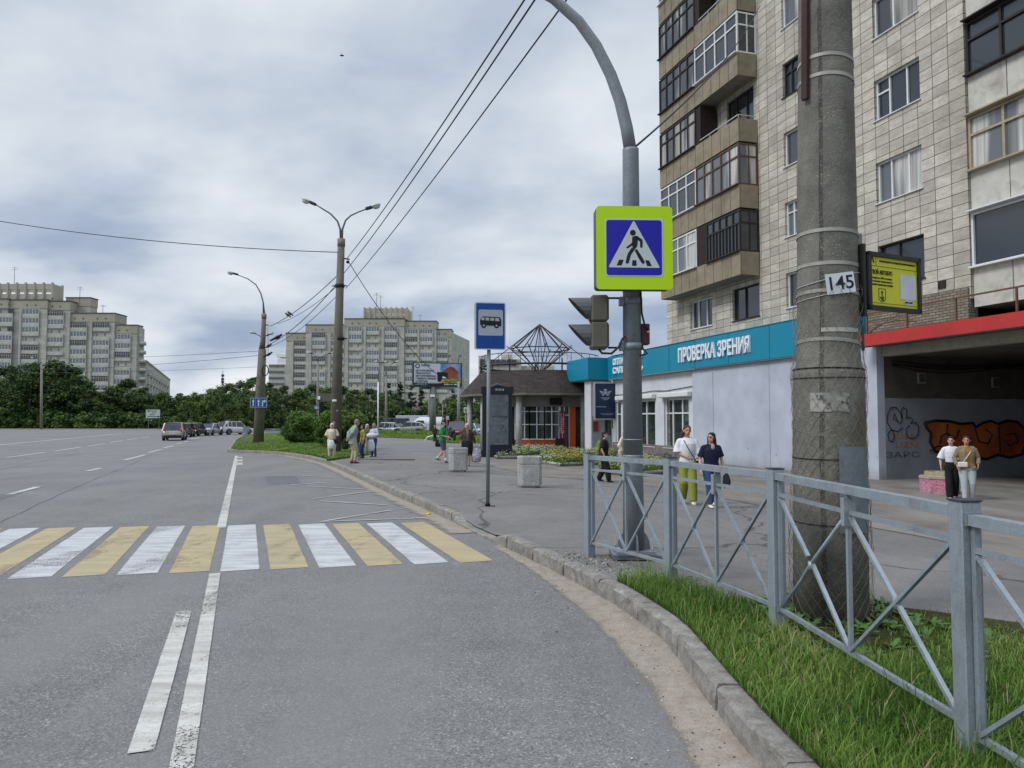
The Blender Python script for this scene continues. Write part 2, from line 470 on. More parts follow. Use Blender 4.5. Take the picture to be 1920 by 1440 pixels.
def sheet(name, rows, m, kind='structure', attr=None, parent=None):
    """rows: list of equal-length lists of points -> one sheet; attr(i,j) is stored as 'edge'"""
    b = MB(); nc = len(rows[0]); V = [p for r in rows for p in r]
    F = [(i * nc + j, i * nc + j + 1, (i + 1) * nc + j + 1, (i + 1) * nc + j) for i in range(len(rows) - 1) for j in range(nc - 1)]
    b.add(V, F, 0, True); o = b.build(name, m, parent)
    if o.data.polygons and sum(p.normal.z for p in o.data.polygons) < 0: o.data.flip_normals()
    if attr:
        a = o.data.attributes.new('edge', 'FLOAT', 'POINT')
        a.data.foreach_set('value', [attr(i, j) for i in range(len(rows)) for j in range(nc)])
    if kind: o['kind'] = kind
    return o
# base ground to the horizon
def ground_mat():
    t = NT('far_ground'); c = t.ramp(t.noise(0.05, 6, 0.6, vec=t.pos()), [(0.35, (0.05, 0.075, 0.03)), (0.65, (0.10, 0.13, 0.055))]); return t.fin(c, 1, 0, 0.1)
M_GROUND = ground_mat()
sheet('ground', [[Vector((x, y, -0.45)) for x in (-2500, -300, 0, 300, 2500)] for y in (-400, -50, 200, 600, 4000)], M_GROUND)
sheet('lawn', [[Vector((x, y, z)) for x in np.linspace(-420, 420, 30)] for y, z in ((150.3, 0.0), (150.4, 0.16), (170, 0.3), (230, 0.5), (420, 0.5))], M_GROUND)
# road surface
vs = [-30, -10, -3] + list(np.arange(-1, 46.5, 0.5)) + [50, 55, 60, 67, 75, 80, 86, 90, 93, 95]
us = [-420, -260, -120, -60, -30, -15, -8, -4, -2, 0, 1]
rows = []
for v in vs:
    k = kerb_u(v) + 0.03
    if v >= 94.9: k = 130
    rows.append([xy(u if u < k - 1.2 else k - 1.2, v) for u in us] + [xy(k, v)])
for v in (110, 125): rows.append([xy(u, v) for u in us] + [xy(130, v)])
def clipY(p):
    return Vector((p.x, min(p.y, 150.2), 0.0))
sheet('road', [[clipY(p) for p in r] for r in rows[:-2]], M_ROAD)
_sr = [(xy(u, 94.6), Vector((max(-500, xy(u, 94.6).x * 1.3), 150.25, 0))) for u in (-420, -260, -160, -90, -45, -10, 20, 60, 129)]
sheet('side_road', [[Vector((a.x + (b.x - a.x) * t, min(150.25, a.y + (b.y - a.y) * t), 0.004)) for t in (0, .3, .6, 1)] for a, b in _sr], M_ROAD)
# pavement
rows = []
for v in vs + [100]:
    k = kerb_u(v) + 0.16
    r = []
    for w in (0, 0.3, 0.7, 1.2, 1.8, 2.6, 4, 5.5, 7, 9, 11, 13, 15, 17.5, 20, 25, 35, 60):
        p = xy(k + w, v); p.z = gz(p) - 0.004; r.append(p)
    rows.append(r)
sheet('pavement', rows, M_WALK)
# kerb: cast blocks, about a metre long, laid with small gaps and slight misalignment
def concrete_rough(name, base, dark, light, s=9.0):
    t = NT(name); P = t.pos()
    c = t.ramp(t.noise(s, 8, 0.75, vec=P), [(0.30, dark), (0.5, base), (0.72, light)])
    c = t.mix(t.ramp(t.noise(1.3, 5, 0.6, vec=P), [(0.45, 0.0), (0.7, 0.6)]), c, dark)
    sp = t.vor(130, vec=P, out='Color'); sx = t.N('ShaderNodeSeparateColor'); t.L(sp, sx.inputs[0])
    c = t.mix(t.math('MULTIPLY', t.math('GREATER_THAN', sx.outputs[0], 0.9), 0.5), c, light)
    t.bump(t.noise(s * 5, 7, 0.75, vec=P), 0.7, 0.012)
    return t.fin(c, 0.95, 0, 0.25)
M_KERB = concrete_rough('kerb_concrete', (0.25, 0.235, 0.21), (0.135, 0.12, 0.10), (0.40, 0.38, 0.35))
rnd = random.Random(4)
kb = MB()
v = -6.0
while v < 92:
    L = 1.0 if v < 50 else 3.0
    n = 7 if v < 12 else 2
    off = rnd.uniform(-0.006, 0.006); dz = rnd.uniform(-0.006, 0.006)
    V = []; F = []
    prof = [(0.0, -0.03), (0.0, 0.45), (0.004, 0.86), (0.022, 0.99), (0.06, 1.0), (0.11, 1.0), (0.155, 0.99), (0.16, 0.5), (0.16, -0.03)]
    for i in range(n + 1):
        vv = v + 0.006 + (L - 0.012) * i / n
        e = 0.05; du = (kerb_u(vv + e) - kerb_u(vv - e)) / (2 * e)
        nl = math.hypot(1, du); h = kerb_h(vv)
        for j, (a, b_) in enumerate(prof):
            wob = 0
            if v < 14 and 0 < j < 6: wob = rnd.uniform(-0.012, 0.008) if j < 4 else rnd.uniform(-0.004, 0.004)
            p = xy(kerb_u(vv) + (a + off - wob) / nl, vv - (a + off) * du / nl)
            p.z = (h + dz) * b_ + (wob * 0.5 if j in (3, 4) else 0) if b_ > 0 else b_
            V.append(p)
    m_ = len(prof)
    for i in range(n):
        for j in range(m_ - 1): F.append((i * m_ + j, i * m_ + j + 1, (i + 1) * m_ + j + 1, (i + 1) * m_ + j))
    F.append(tuple(range(m_))); F.append(tuple(n * m_ + j for j in reversed(range(m_))))
    kb.add(V, [tuple(reversed(f)) for f in F], 0, False); v += L
tag(kb.build('kerb', M_KERB), kind='structure')
# far kerb of the road
fk = MB(); fk.box((0, 150.28, 0.07), (800, 0.2, 0.16)); tag(fk.build('kerb', M_KERB), kind='structure')

# ---- road paint
def strip(mb, at_, p, q, w, z=0.004, seg=0.35, n=5):
    d = (q - p); L = d.length; d.normalize(); s = Vector((d.y, -d.x, 0)); k = max(1, min(60, int(L / seg)))
    b = len(mb.v); V = []
    for i in range(k + 1):
        for j in range(n):
            x = (-.5, -.465, 0, .465, .5)[j] * w; c = p + d * (L * i / k) + s * x; V.append((c.x, c.y, z))
            at_.append(1.0 if j in (0, n - 1) else 0.0)
    mb.add(V, [(i * n + j, i * n + j + 1, (i + 1) * n + j + 1, (i + 1) * n + j) for i in range(k) for j in range(n - 1)], 0, False)
def paint_obj(name, items, m, z=0.004):
    mb = MB(); A = []
    for p, q, w in items: strip(mb, A, p, q, w, z)
    o = mb.build(name, m)
    if sum(p.normal.z for p in o.data.polygons) < 0: o.data.flip_normals()
    a = o.data.attributes.new('edge', 'FLOAT', 'POINT'); a.data.foreach_set('value', A); o['kind'] = 'structure'; return o
zw, zy = [], []
for k in range(0, 24):
    u = 3.02 - 0.567 * k - 0.225
    p, q = xy(u, 9.62 - 0.152 * u), xy(u, 13.72 - 0.232 * u)
    (zw if k % 2 else zy).append((p, q, 0.462))
paint_obj('crossing_marking', zw, M_PW); paint_obj('crossing_marking', zy, M_PY)
ln = [(gp(340, 1440) + (gp(340, 1440) - gp(403, 1075)).normalized() * 4, gp(403, 1076), 0.128), (gp(415, 990), gp(443.5, 855), 0.15)]
ln += [(gp(264, 1412), gp(345, 1147), 0.14)]
paint_obj('lane_marking', ln, M_PW2, 0.008)
D = [(17, 928, 71, 913.5), (162, 884, 189, 878.2), (234, 863, 272, 853), (278, 849, 303, 843), (308, 840, 325, 836), (329, 833, 343, 830), (346, 829, 352, 827), (357, 824, 375, 820.5),
     (12, 858.5, 87, 848), (104, 846, 151, 838.5), (164, 837, 197, 832), (206, 830, 231, 826.5), (238, 825, 259, 822), (263, 821.5, 280, 819.5), (-120, 878, -40, 865.5)]
D2 = [(-300, 862, 0, 834.3), (0, 834.3, 228, 813.2), (228, 813.2, 290, 813.4), (165, 810, 215, 811)]
paint_obj('lane_marking', [(gp(a, b), gp(c, d), 0.19) for a, b, c, d in D] + [(gp(a, b), gp(c, d), 0.3) for a, b, c, d in D2], M_PW, 0.012)
Z = [(600, 979, 806, 971.5, 1), (607, 978, 735, 957, 1), (748, 954.6, 768, 953, 0), (600, 940, 726, 948, 0), (585, 936, 701, 921, 0), (575, 912, 686, 918, 0), (545, 910, 612, 905, 0), (566, 892, 640, 896, 0), (556, 886, 600, 884, 0)]
paint_obj('lane_marking', [(gp(a, b), gp(c, d), 0.085) for a, b, c, d, w in Z], M_PF, 0.012)
paint_obj('lane_marking', [(gp(449, y0), gp(449.5 - (y0 - 857) * .1, y1), 0.3) for y0, y1 in ((860, 857), (866, 862), (873, 868))], M_PF, 0.012)

# repaired patches, tar seams and a manhole cover in the carriageway
M_PATCH = asphalt('asphalt_patch', (0.130, 0.131, 0.135), (0.112, 0.113, 0.118), (0.15, 0.151, 0.155), 0.6, 90)
def mpatch(u0, u1, v0, v1, m_=None, z=0.0022):
    P_ = [xy(u0, v0), xy(u1, v0 + .06), xy(u1 + .03, v1), xy(u0 - .02, v1 - .05)]; mb = MB(); mb.add([(p.x, p.y, z) for p in P_], [(0, 1, 2, 3)]); o = mb.build('road_patch', m_ or M_PATCH)
    if o.data.polygons[0].normal.z < 0: o.data.flip_normals()
    o['kind'] = 'structure'
mpatch(-7.5, -5.2, 17.5, 21.5); mpatch(0.6, 1.5, 22, 25.4); mpatch(-12, -9.5, 24, 34)
M_TAR = mat('tar_seam', (0.055, 0.055, 0.058), .75, var=.3, scale=30)
tb = MB(); rt = random.Random(31)
for (u0, v0, u1, v1) in ((-4.1, 15.5, -4.6, 44), (-4.3, 9.5, -4.0, 2.0), (-8.6, 15, -8.3, 60)):
    n_ = 60; pts = []
    for i in range(n_ + 1):
        t_ = i / n_; pts.append((u0 + (u1 - u0) * t_ + .05 * math.sin(9 * t_ + u0) + rt.gauss(0, .012), v0 + (v1 - v0) * t_ + rt.gauss(0, .01)))
    for (a, b), (c, d) in zip(pts, pts[1:]):
        w0 = rt.uniform(.006, .018)
        if rt.random() < .12: continue
        k = w0 if abs(v1 - v0) > abs(u1 - u0) else 0; l = 0 if k else w0
        tb.add([xy(a - k, b - l) + Vector((0, 0, .003)), xy(a + k, b + l) + Vector((0, 0, .003)), xy(c + k, d + l) + Vector((0, 0, .003)), xy(c - k, d - l) + Vector((0, 0, .003))], [(0, 1, 2, 3)])
o = tb.build('road_crack', M_TAR); o['kind'] = 'structure'
# ---- sand and dust washed against the kerb
def dust_mat():
    t = NT('kerb_sand'); P = t.pos()
    c = t.ramp(t.noise(7, 7, 0.7, vec=P), [(0.3, (0.24, 0.20, 0.16)), (0.5, (0.34, 0.295, 0.245)), (0.7, (0.40, 0.355, 0.30))])
    c = t.mix(t.ramp(t.noise(90, 3, 0.7, vec=P), [(0.35, 0.5), (0.55, 0.0)]), c, (0.14, 0.115, 0.09))
    t.bump(t.noise(60, 5, 0.7, vec=P), 0.4, 0.004)
    e = t.N('ShaderNodeAttribute', attribute_name='edge')
    w = t.math('ADD', t.math('MULTIPLY', t.noise(2.5, 5, 0.6, vec=P), 0.55), t.math('ADD', t.math('MULTIPLY', t.noise(110, 4, 0.9, vec=P), 1.05), -0.34))
    a = t.math('GREATER_THAN', t.math('ADD', w, t.math('MULTIPLY', e.outputs['Fac'], -1.0)), 0.0)
    return t.fin(c, 0.97, 0, 0.15, alpha=a)
M_DUST = dust_mat()
inner = [(1420, 1440), (1337, 1330), (1287, 1258), (1250, 1207), (1200, 1168), (1150, 1133), (1090, 1100), (1028, 1066), (980, 1042), (934, 1021)]
outer = [(1285, 1440), (1238, 1345), (1190, 1270), (1150, 1222), (1110, 1182), (1070, 1140), (1025, 1100), (990, 1070), (958, 1048), (925, 1026)]
I = [gp(*p) for p in inner]; O = [gp(*p) for p in outer]
I.insert(0, I[0] + Vector((0.35, -2.6, 0))); O.insert(0, O[0] + Vector((0.35, -2.6, 0)))
rows = []
for a, b in zip(I, O):
    a = a + Vector((0.02, 0, 0)); rows.append([a.lerp(b, k / 6 * 1.15) + Vector((0, 0, 0.010 - 0.002 * k * 0.8)) for k in range(7)])
tag(sheet('sand', rows, M_DUST, 'stuff', lambda i, j: [0.0, 0.0, 0.1, 0.25, 0.38, 0.6, 0.95][j]), 'pale sand washed along the near kerb', 'sand')
rows = []
for vv in list(np.arange(VD1 - 0.8, 44, 0.5)):
    k = kerb_u(vv); rows.append([xy(k + 0.02 - w, vv) + Vector((0, 0, 0.009)) for w in (0, 0.12, 0.28, 0.5, 0.8)])
tag(sheet('sand', rows, M_DUST, 'stuff', lambda i, j: [0.0, 0.15, 0.38, 0.6, 0.95][j]), 'thin sand line along the bus bay kerb', 'sand')

# ---- worn strip of pavement in front of the buildings and patches
def loft2(A, B, n, lift):
    rows = []
    for a, b in zip(A, B):
        r = []
        for k in range(n + 1):
            p = a.lerp(b, k / n); p = Vector((p.x, p.y, 0)); p.z = gz(p) + lift; r.append(p)
        rows.append(r)
    return rows
def resample(P, n):
    L = [0]
    for a, b in zip(P, P[1:]): L.append(L[-1] + (b - a).length)
    out = []
    for i in range(n + 1):
        s = L[-1] * i / n
        for j in range(len(P) - 1):
            if s <= L[j + 1] + 1e-9:
                out.append(P[j].lerp(P[j + 1], (s - L[j]) / max(1e-9, L[j + 1] - L[j]))); break
    return out
A = resample([G(870, 862), G(1000, 893), G(1150, 903), G(1290, 920), G(1500, 965), G(1750, 1010), G(1920, 1050), G(2300, 1130)], 40)
B = resample([G(900, 838), G(1000, 842), G(1150, 848), G(1290, 866), G(1500, 884), G(1700, 905), G(1920, 905), G(2600, 905)], 40)
sheet('worn_pavement', loft2(A, B, 12, 0.004), M_WORN)

# ---- grass areas
def grass_mat(name, a, b, c_):
    t = NT(name); P = t.pos()
    c = t.ramp(t.noise(1.6, 7, 0.7, vec=P), [(0.32, a), (0.5, b), (0.68, c_)])
    c = t.mix(1.0, c, t.ramp(t.noise(30, 4, 0.8, vec=P), [(0.3, 0.45), (0.7, 1.35)]), 'MULTIPLY')
    t.bump(t.noise(22, 5, 0.8, vec=P), 0.9, 0.08)
    return t.fin(c, 1.0, 0, 0.1)
M_LAWN = grass_mat('mown_grass', (0.07, 0.115, 0.022), (0.115, 0.175, 0.035), (0.17, 0.225, 0.055))
M_SOIL = grass_mat('grass_soil', (0.05, 0.065, 0.02), (0.085, 0.095, 0.035), (0.13, 0.11, 0.07))
def blade_mat(name, dark, midc, light):
    t = NT(name)
    a = t.N('ShaderNodeAttribute', attribute_name='tint')
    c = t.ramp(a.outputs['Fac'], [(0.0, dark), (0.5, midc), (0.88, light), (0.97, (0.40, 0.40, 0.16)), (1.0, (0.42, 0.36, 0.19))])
    tr = t.N('ShaderNodeBsdfTranslucent'); t.L(c, tr.inputs[0]); ms = t.N('ShaderNodeMixShader'); ms.inputs[0].default_value = 0.35
    t.setv(t.b.inputs['Base Color'], c); t.b.inputs['Roughness'].default_value = 0.55; t.b.inputs['Specular IOR Level'].default_value = 0.3
    t.L(t.b.outputs[0], ms.inputs[1]); t.L(tr.outputs[0], ms.inputs[2]); t.L(ms.outputs[0], t.out.inputs[0])
    return t.mat
M_BLADE = blade_mat('grass_blade', (0.055, 0.125, 0.018), (0.135, 0.245, 0.034), (0.25, 0.355, 0.08))
_rp = np.random.default_rng(5)
nz_ph = _rp.uniform(0, 6, (8, 3))
def pat(x, y):
    s = 0
    for i, (a, b, c) in enumerate(nz_ph): s += math.sin(x * (1.2 + i * .55) * math.cos(a) + y * (1.2 + i * .55) * math.sin(a) + b) / (1 + i * .3)
    return s / 4
def blades(name, pts, hts, wid, m, seed, label, lean=0.6):
    """pts Nx3, hts N -> one mesh of curved tapering blades"""
    rg = np.random.default_rng(seed); N = len(pts)
    th = rg.uniform(0, 2 * np.pi, N); ln_ = rg.uniform(0.15, 1.0, N) * lean
    w = wid * rg.uniform(0.6, 1.3, N)
    dx, dy = np.cos(th), np.sin(th); sx, sy = -dy, dx
    V = np.zeros((N, 7, 3))
    for k, (t_, ww) in enumerate(((0, 1.0), (0.45, 0.85), (0.8, 0.5))):
        ox = dx * ln_ * hts * t_ ** 2; oy = dy * ln_ * hts * t_ ** 2; oz = hts * t_ * (1 - 0.22 * ln_ * t_)
        for s_, q in ((-1, 0), (1, 1)):
            V[:, 2 * k + q, 0] = pts[:, 0] + ox + sx * w * ww * s_ / 2
            V[:, 2 * k + q, 1] = pts[:, 1] + oy + sy * w * ww * s_ / 2
            V[:, 2 * k + q, 2] = pts[:, 2] + oz
    V[:, 6, 0] = pts[:, 0] + dx * ln_ * hts; V[:, 6, 1] = pts[:, 1] + dy * ln_ * hts; V[:, 6, 2] = pts[:, 2] + hts * (1 - 0.3 * ln_)
    base = np.arange(N)[:, None] * 7
    q = np.array([[0, 1, 3, 2], [2, 3, 5, 4]]); tri = np.array([[4, 5, 6]])
    loops = np.concatenate([(base + q.reshape(1, -1)), (base + tri.reshape(1, -1))], axis=1).reshape(-1)
    starts = (np.arange(N)[:, None] * 11 + np.array([[0, 4, 8]])).reshape(-1); tot = np.tile([4, 4, 3], N)
    me = bpy.data.meshes.new(name); me.vertices.add(N * 7); me.vertices.foreach_set('co', V.reshape(-1))
    me.loops.add(len(loops)); me.loops.foreach_set('vertex_index', loops.astype(np.int32))
    me.polygons.add(N * 3); me.polygons.foreach_set('loop_start', starts.astype(np.int32)); me.polygons.foreach_set('loop_total', tot.astype(np.int32))
    me.update(); me.validate()
    a = me.attributes.new('tint', 'FLOAT', 'POINT')
    patch = np.array([pat(x * 1.6 + 3, y * 1.6) for x, y in pts[:, :2]]) if 'pat' in globals() and N < 90000 else np.zeros(N)
    tv = np.clip(rg.normal(0.48, 0.2, N) + patch * .42, 0, .95); tv[rg.random(N) < 0.045] = 1.0
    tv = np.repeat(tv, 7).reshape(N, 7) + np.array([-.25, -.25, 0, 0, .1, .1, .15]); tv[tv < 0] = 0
    a.data.foreach_set('value', np.clip(tv, 0, 1).reshape(-1))
    me.materials.append(m); o = bpy.data.objects.new(name, me); COL.objects.link(o)
    return tag(o, label, 'grass', kind='stuff')
# near verge: from the kerb to behind the concrete pole
verge_b = [Vector((1.33, 7.75, 0)), Vector((1.70, 7.25, 0)), Vector((1.98, 6.55, 0)), Vector((2.35, 6.75, 0)), Vector((3.2, 6.75, 0)), Vector((4.15, 6.1, 0)), Vector((6.5, 4.6, 0)), Vector((9.0, 3.2, 0)), Vector((9.0, -2, 0)), Vector((8, -8, 0))]
vA = []
for p in np.linspace(uv(Vector((1.2, 7.75, 0)))[1], -7, 41):
    vA.append(xy(kerb_u(p) + 0.15, p))
vB = resample(verge_b, 40)
sheet('verge_soil', loft2(vA, vB, 10, 0.006), M_SOIL)
rg = np.random.default_rng(5)
P = []; H = []
FENCE = [Vector((0.93, 9.05, 0)), Vector((1.60, 7.60, 0)), Vector((2.06, 5.87, 0)), Vector((2.19, 3.64, 0)), Vector((2.34, 1.43, 0)), Vector((2.48, -0.75, 0))]
def fence_dist(x, y):
    m = 9
    for a, b in zip(FENCE[1:], FENCE[2:]):
        dx, dy = b.x - a.x, b.y - a.y; t = max(0, min(1, ((x - a.x) * dx + (y - a.y) * dy) / (dx * dx + dy * dy)))
        m = min(m, math.hypot(x - a.x - t * dx, y - a.y - t * dy))
    return m
while len(P) < 88000:
    i = rg.integers(0, 40); s = rg.random(); t_ = rg.random()
    a = vA[i].lerp(vA[i + 1], s); b = vB[i].lerp(vB[i + 1], s); 
    wdt = (b - a).length
    if rg.random() > wdt / 9: continue
    p = a.lerp(b, t_)
    if p.y < 0.9 or p.x > 6.8 or p.x > p.y * 0.75 + 1.9: continue
    if rg.random() > 2.6 / p.y ** 0.75: continue
    q = pat(p.x, p.y); fd = fence_dist(p.x, p.y)
    if q < -0.12 and p.x > 2.1 and rg.random() < min(.93, .55 + (-q) * .9): continue
    h = 0.042 + 0.075 * max(0, q + .2) + 0.085 * math.exp(-(fd / 0.22) ** 2) + 0.05 * math.exp(-((p - a).length / 0.35) ** 2)
    pd = (p - Vector((2.70, 6.33, 0))).length
    if pd < 0.34 or (pd < .95 and rg.random() < .9 - pd * .75): continue
    P.append((p.x, p.y, gz(p) + 0.003)); H.append(h * rg.uniform(0.35, 1.0) if rg.random() < .9 else h * rg.uniform(1.2, 2.1))
P = np.array(P); H = np.array(H)
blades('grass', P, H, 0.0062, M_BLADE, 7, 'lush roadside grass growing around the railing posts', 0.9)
# broad leaved weeds at the pole foot and railing
def weeds(name, pts, label, m, r=(0.05, 0.12), nl=(7, 13), seed=3):
    rw = random.Random(seed); mb = MB()
    for p in pts:
        for k in range(rw.randint(*nl)):
            a = rw.uniform(0, 6.28); L = rw.uniform(*r); w = L * rw.uniform(.22, .34); up = rw.uniform(.25, 1.0)
            d = Vector((math.cos(a), math.sin(a), 0)); s_ = Vector((-d.y, d.x, 0)); V = []
            for t_, ww in ((0, .2), (.35, 1), (.7, .8), (1, .05)):
                c = p + d * (L * t_) + Vector((0, 0, L * up * t_ * (1.3 - .7 * t_)))
                V += [c - s_ * w * ww / 2, c + s_ * w * ww / 2 + Vector((0, 0, .004))]
            mb.add(V, [(0, 1, 3, 2), (2, 3, 5, 4), (4, 5, 7, 6)], 0, True)
    return tag(mb.build(name, m), label, 'weeds', kind='stuff')
M_WEED = mat('weed_leaf', (0.07, 0.14, 0.025), 0.5, var=0.35, scale=20)
wp = []
rw = random.Random(8)
for _ in range(90):
    a = rw.uniform(0, 6.28); d = rw.uniform(0.30, 0.75); p = Vector((2.66 + d * math.cos(a), 6.3 + d * math.sin(a) * .9, 0)); p.z = gz(p); wp.append(p)
for _ in range(170):
    t_ = rw.random(); i = rw.choice((1, 2, 2, 3)); p = FENCE[i].lerp(FENCE[i + 1], t_) + Vector((rw.uniform(-.5, 1.5) if rw.random() < .6 else rw.uniform(-.2, .2), rw.uniform(-.2, .2), 0)); p.z = gz(p); wp.append(p)
weeds('weeds', wp, 'broad leaved weeds at the foot of the big concrete pole', M_WEED)
# verge of the far island (bus bay end) and the strip before the parking
iv = [xy(kerb_u(v) + 0.17, v) for v in np.linspace(31.3, 90, 50) ** 1.0]
ib = resample([Vector((q.x, q.y, 0)) for q in (G(613, 865), G(634, 861), G(660, 858), G(698, 852), G(704, 845), G(700, 836), G(695, 828), G(690, 822), G(670, 815))], 49)
rows = loft2(iv, ib, 10, 0.012)
for i, r in enumerate(rows):
    for j, p in enumerate(r): p.z += 0.22 * math.sin(math.pi * j / 10) * min(1, i / 12)
def isl_z(p):
    best = min(((q.x - p.x) ** 2 + (q.y - p.y) ** 2, q.z) for r in rows for q in r); return best[1]
sheet('grass_island', rows, M_LAWN)
ISL = rows
P = []; H = []
for _ in range(26000):
    i = int(min(46, rg.exponential(13))); j = rg.integers(0, 10); s = rg.random(); t_ = rg.random()
    a = rows[i][j].lerp(rows[i][j + 1], t_); b = rows[i + 1][j].lerp(rows[i + 1][j + 1], t_); p = a.lerp(b, s)
    P.append(tuple(p)); H.append(rg.uniform(0.05, 0.13))
blades('grass', np.array(P), np.array(H), 0.03, M_BLADE, 9, 'mown grass on the island behind the bus bay', 0.7)
A = resample([G(560, 817), G(640, 818), G(700, 820), G(800, 824), G(840, 831), G(900, 832), G(960, 832)], 24)
B = resample([G(560, 811), G(640, 811), G(700, 811), G(800, 812), G(840, 817), G(900, 822), G(960, 822)], 24)
sv = loft2(A, B, 6, 0.02)
sheet('grass_verge', sv, M_LAWN)
P = []; H = []
for _ in range(16000):
    i = rg.integers(0, 24); j = rg.integers(0, 6); s = rg.random(); t_ = rg.random()
    a = sv[i][j].lerp(sv[i][j + 1], t_); b = sv[i + 1][j].lerp(sv[i + 1][j + 1], t_); p = a.lerp(b, s)
    P.append(tuple(p)); H.append(rg.uniform(0.1, 0.5) if j in (3, 4, 5) else rg.uniform(.05, .2))
blades('grass', np.array(P), np.array(H), 0.07, M_BLADE, 10, 'uncut grass verge in front of the parked cars', 0.5)
# fallen bits: chips, leaves and butts on the sand and the gravel beside the lamp column
gr = MB(); rw = random.Random(12)
for _ in range(420):
    t_ = rw.random(); p = Vector((0.55, 9.25, 0)).lerp(Vector((1.45, 7.75, 0)), t_) + Vector((rw.gauss(0.12, .16), rw.gauss(0, .14), 0)); p.z = gz(p) + .002
    s_ = rw.uniform(.004, .014); gr.ell(p, (s_, s_ * rw.uniform(.6, 1), s_ * .6), rw.choice((0, 0, 1, 2)), 5, 3)
for _ in range(260):
    vv = rw.uniform(3.2, 10.5); p = xy(kerb_u(vv) - abs(rw.gauss(0.05, .35)), vv); p.z = .008
    s_ = rw.uniform(.003, .009); gr.ell(p, (s_, s_, s_ * .5), rw.choice((0, 1, 2)), 5, 3)
tag(gr.build('gravel', [mat('chip_grey', '8c8a86', .9), mat('chip_dark', '4a4743', .9), mat('chip_pale', 'cfcac0', .9)]), 'loose grey gravel chips beside the steel lamp column', 'gravel', kind='stuff')
# ================================================================== BUILDINGS
def wall_holes(mb, s0, s1, z0, z1, holes, n=0.0, depth=0.18, mi=0, rev=0):
    """wall in the local (s, -n, z) frame: outside faces -Y; holes (a,b,c,d) get reveals going inwards (+Y)"""
    S = sorted({s0, s1} | {h[0] for h in holes} | {h[1] for h in holes}); Zs = sorted({z0, z1} | {h[2] for h in holes} | {h[3] for h in holes})
    for a, b in zip(S, S[1:]):
        for c, d in zip(Zs, Zs[1:]):
            ms, mz = (a + b) / 2, (c + d) / 2
            if any(h[0] < ms < h[1] and h[2] < mz < h[3] for h in holes): continue
            mb.quad((a, -n, c), (b, -n, c), (b, -n, d), (a, -n, d), mi)
    for a, b, c, d in holes:
        y0, y1 = -n, -n + depth
        mb.quad((a, y0, c), (b, y0, c), (b, y1, c), (a, y1, c), rev); mb.quad((a, y1, d), (b, y1, d), (b, y0, d), (a, y0, d), rev)
        mb.quad((a, y0, c), (a, y1, c), (a, y1, d), (a, y0, d), rev); mb.quad((b, y1, c), (b, y0, c), (b, y0, d), (b, y1, d), rev)
def tile_mat(name, c1, c2, mort, w, h, off=0.0, dirt='6f6a5c', msize=0.012, damt=0.45, bumpy=0.5):
    t = NT(name); o = t.obj(); sp = t.N('ShaderNodeSeparateXYZ'); t.L(o, sp.inputs[0]); cb = t.N('ShaderNodeCombineXYZ')
    xs = t.math('ADD', sp.outputs[0], sp.outputs[1])
    t.L(xs, cb.inputs[0]); t.L(sp.outputs[2], cb.inputs[1])
    br = t.N('ShaderNodeTexBrick'); br.offset = off; br.inputs['Scale'].default_value = 1; br.inputs['Brick Width'].default_value = w; br.inputs['Row Height'].default_value = h
    br.inputs['Mortar Size'].default_value = msize; br.inputs['Mortar Smooth'].default_value = 0.1; br.inputs['Bias'].default_value = -0.1
    br.inputs['Color1'].default_value = (*hexc(c1), 1); br.inputs['Color2'].default_value = (*hexc(c2), 1); br.inputs['Mortar'].default_value = (*hexc(mort), 1)
    # slight waviness so the joints are not ruler-straight
    nn = t.N('ShaderNodeTexNoise'); nn.inputs['Scale'].default_value = 0.7; t.L(o, nn.inputs[0]); sc = t.N('ShaderNodeVectorMath', operation='SCALE'); sc.inputs['Scale'].default_value = 0.035; t.L(nn.outputs['Color'], sc.inputs[0])
    ad = t.N('ShaderNodeVectorMath', operation='ADD'); t.L(cb.outputs[0], ad.inputs[0]); t.L(sc.outputs[0], ad.inputs[1]); t.L(ad.outputs[0], br.inputs['Vector'])
    c = br.outputs['Color']
    c = t.mix(t.ramp(t.noise(3.2, 7, 0.7, sc=(0.5, 0.5, 1.6)), [(0.42, 0.0), (0.65, damt)]), c, hexc(dirt))
    c = t.mix(t.ramp(t.noise(0.45, 5, 0.6, sc=(1, 1, 0.35)), [(0.5, 0.0), (0.72, 0.5)]), c, hexc(dirt))
    c = t.mix(1.0, c, t.ramp(t.noise(14, 5, 0.75), [(0.3, 0.80), (0.7, 1.12)]), 'MULTIPLY')
    h_ = t.math('ADD', t.math('MULTIPLY', br.outputs['Fac'], -1.0), t.math('MULTIPLY', t.noise(10, 5, 0.7), 0.5))
    t.bump(h_, bumpy, 0.02)
    return t.fin(c, 0.9, 0, 0.25)
M_TILE = tile_mat('stone_tile_cladding', 'd3cdbf', 'b1ab9f', '4b4741', 0.60, 0.362, dirt='878073', msize=.011, damt=.5, bumpy=.8)
M_BRICK = tile_mat('old_brick', '9a8f80', '7c7166', '4a443c', 0.26, 0.085, 0.5, msize=0.012)
def glass_mat(name, tint, rough=0.06, curtain=None, k=0.25):
    t = NT(name)
    c = tint if isinstance(tint, tuple) else hexc(tint)
    if curtain is not None:
        f = t.ramp(t.noise(1.1, 2, 0.4, sc=(1, 1, 0.12)), [(0.47, 0.0), (0.53, 1.0)])
        f2 = t.ramp(t.noise(14, 2, 0.5, sc=(1, 1, 0.03)), [(0.35, 0.55), (0.65, 1.0)])
        cc = t.mix(1.0, hexc(curtain), f2, 'MULTIPLY'); c = t.mix(f, c, cc)
    return t.fin(c, rough, 0, 0.9)
M_GLASS = glass_mat('window_glass', (0.03, 0.036, 0.042))
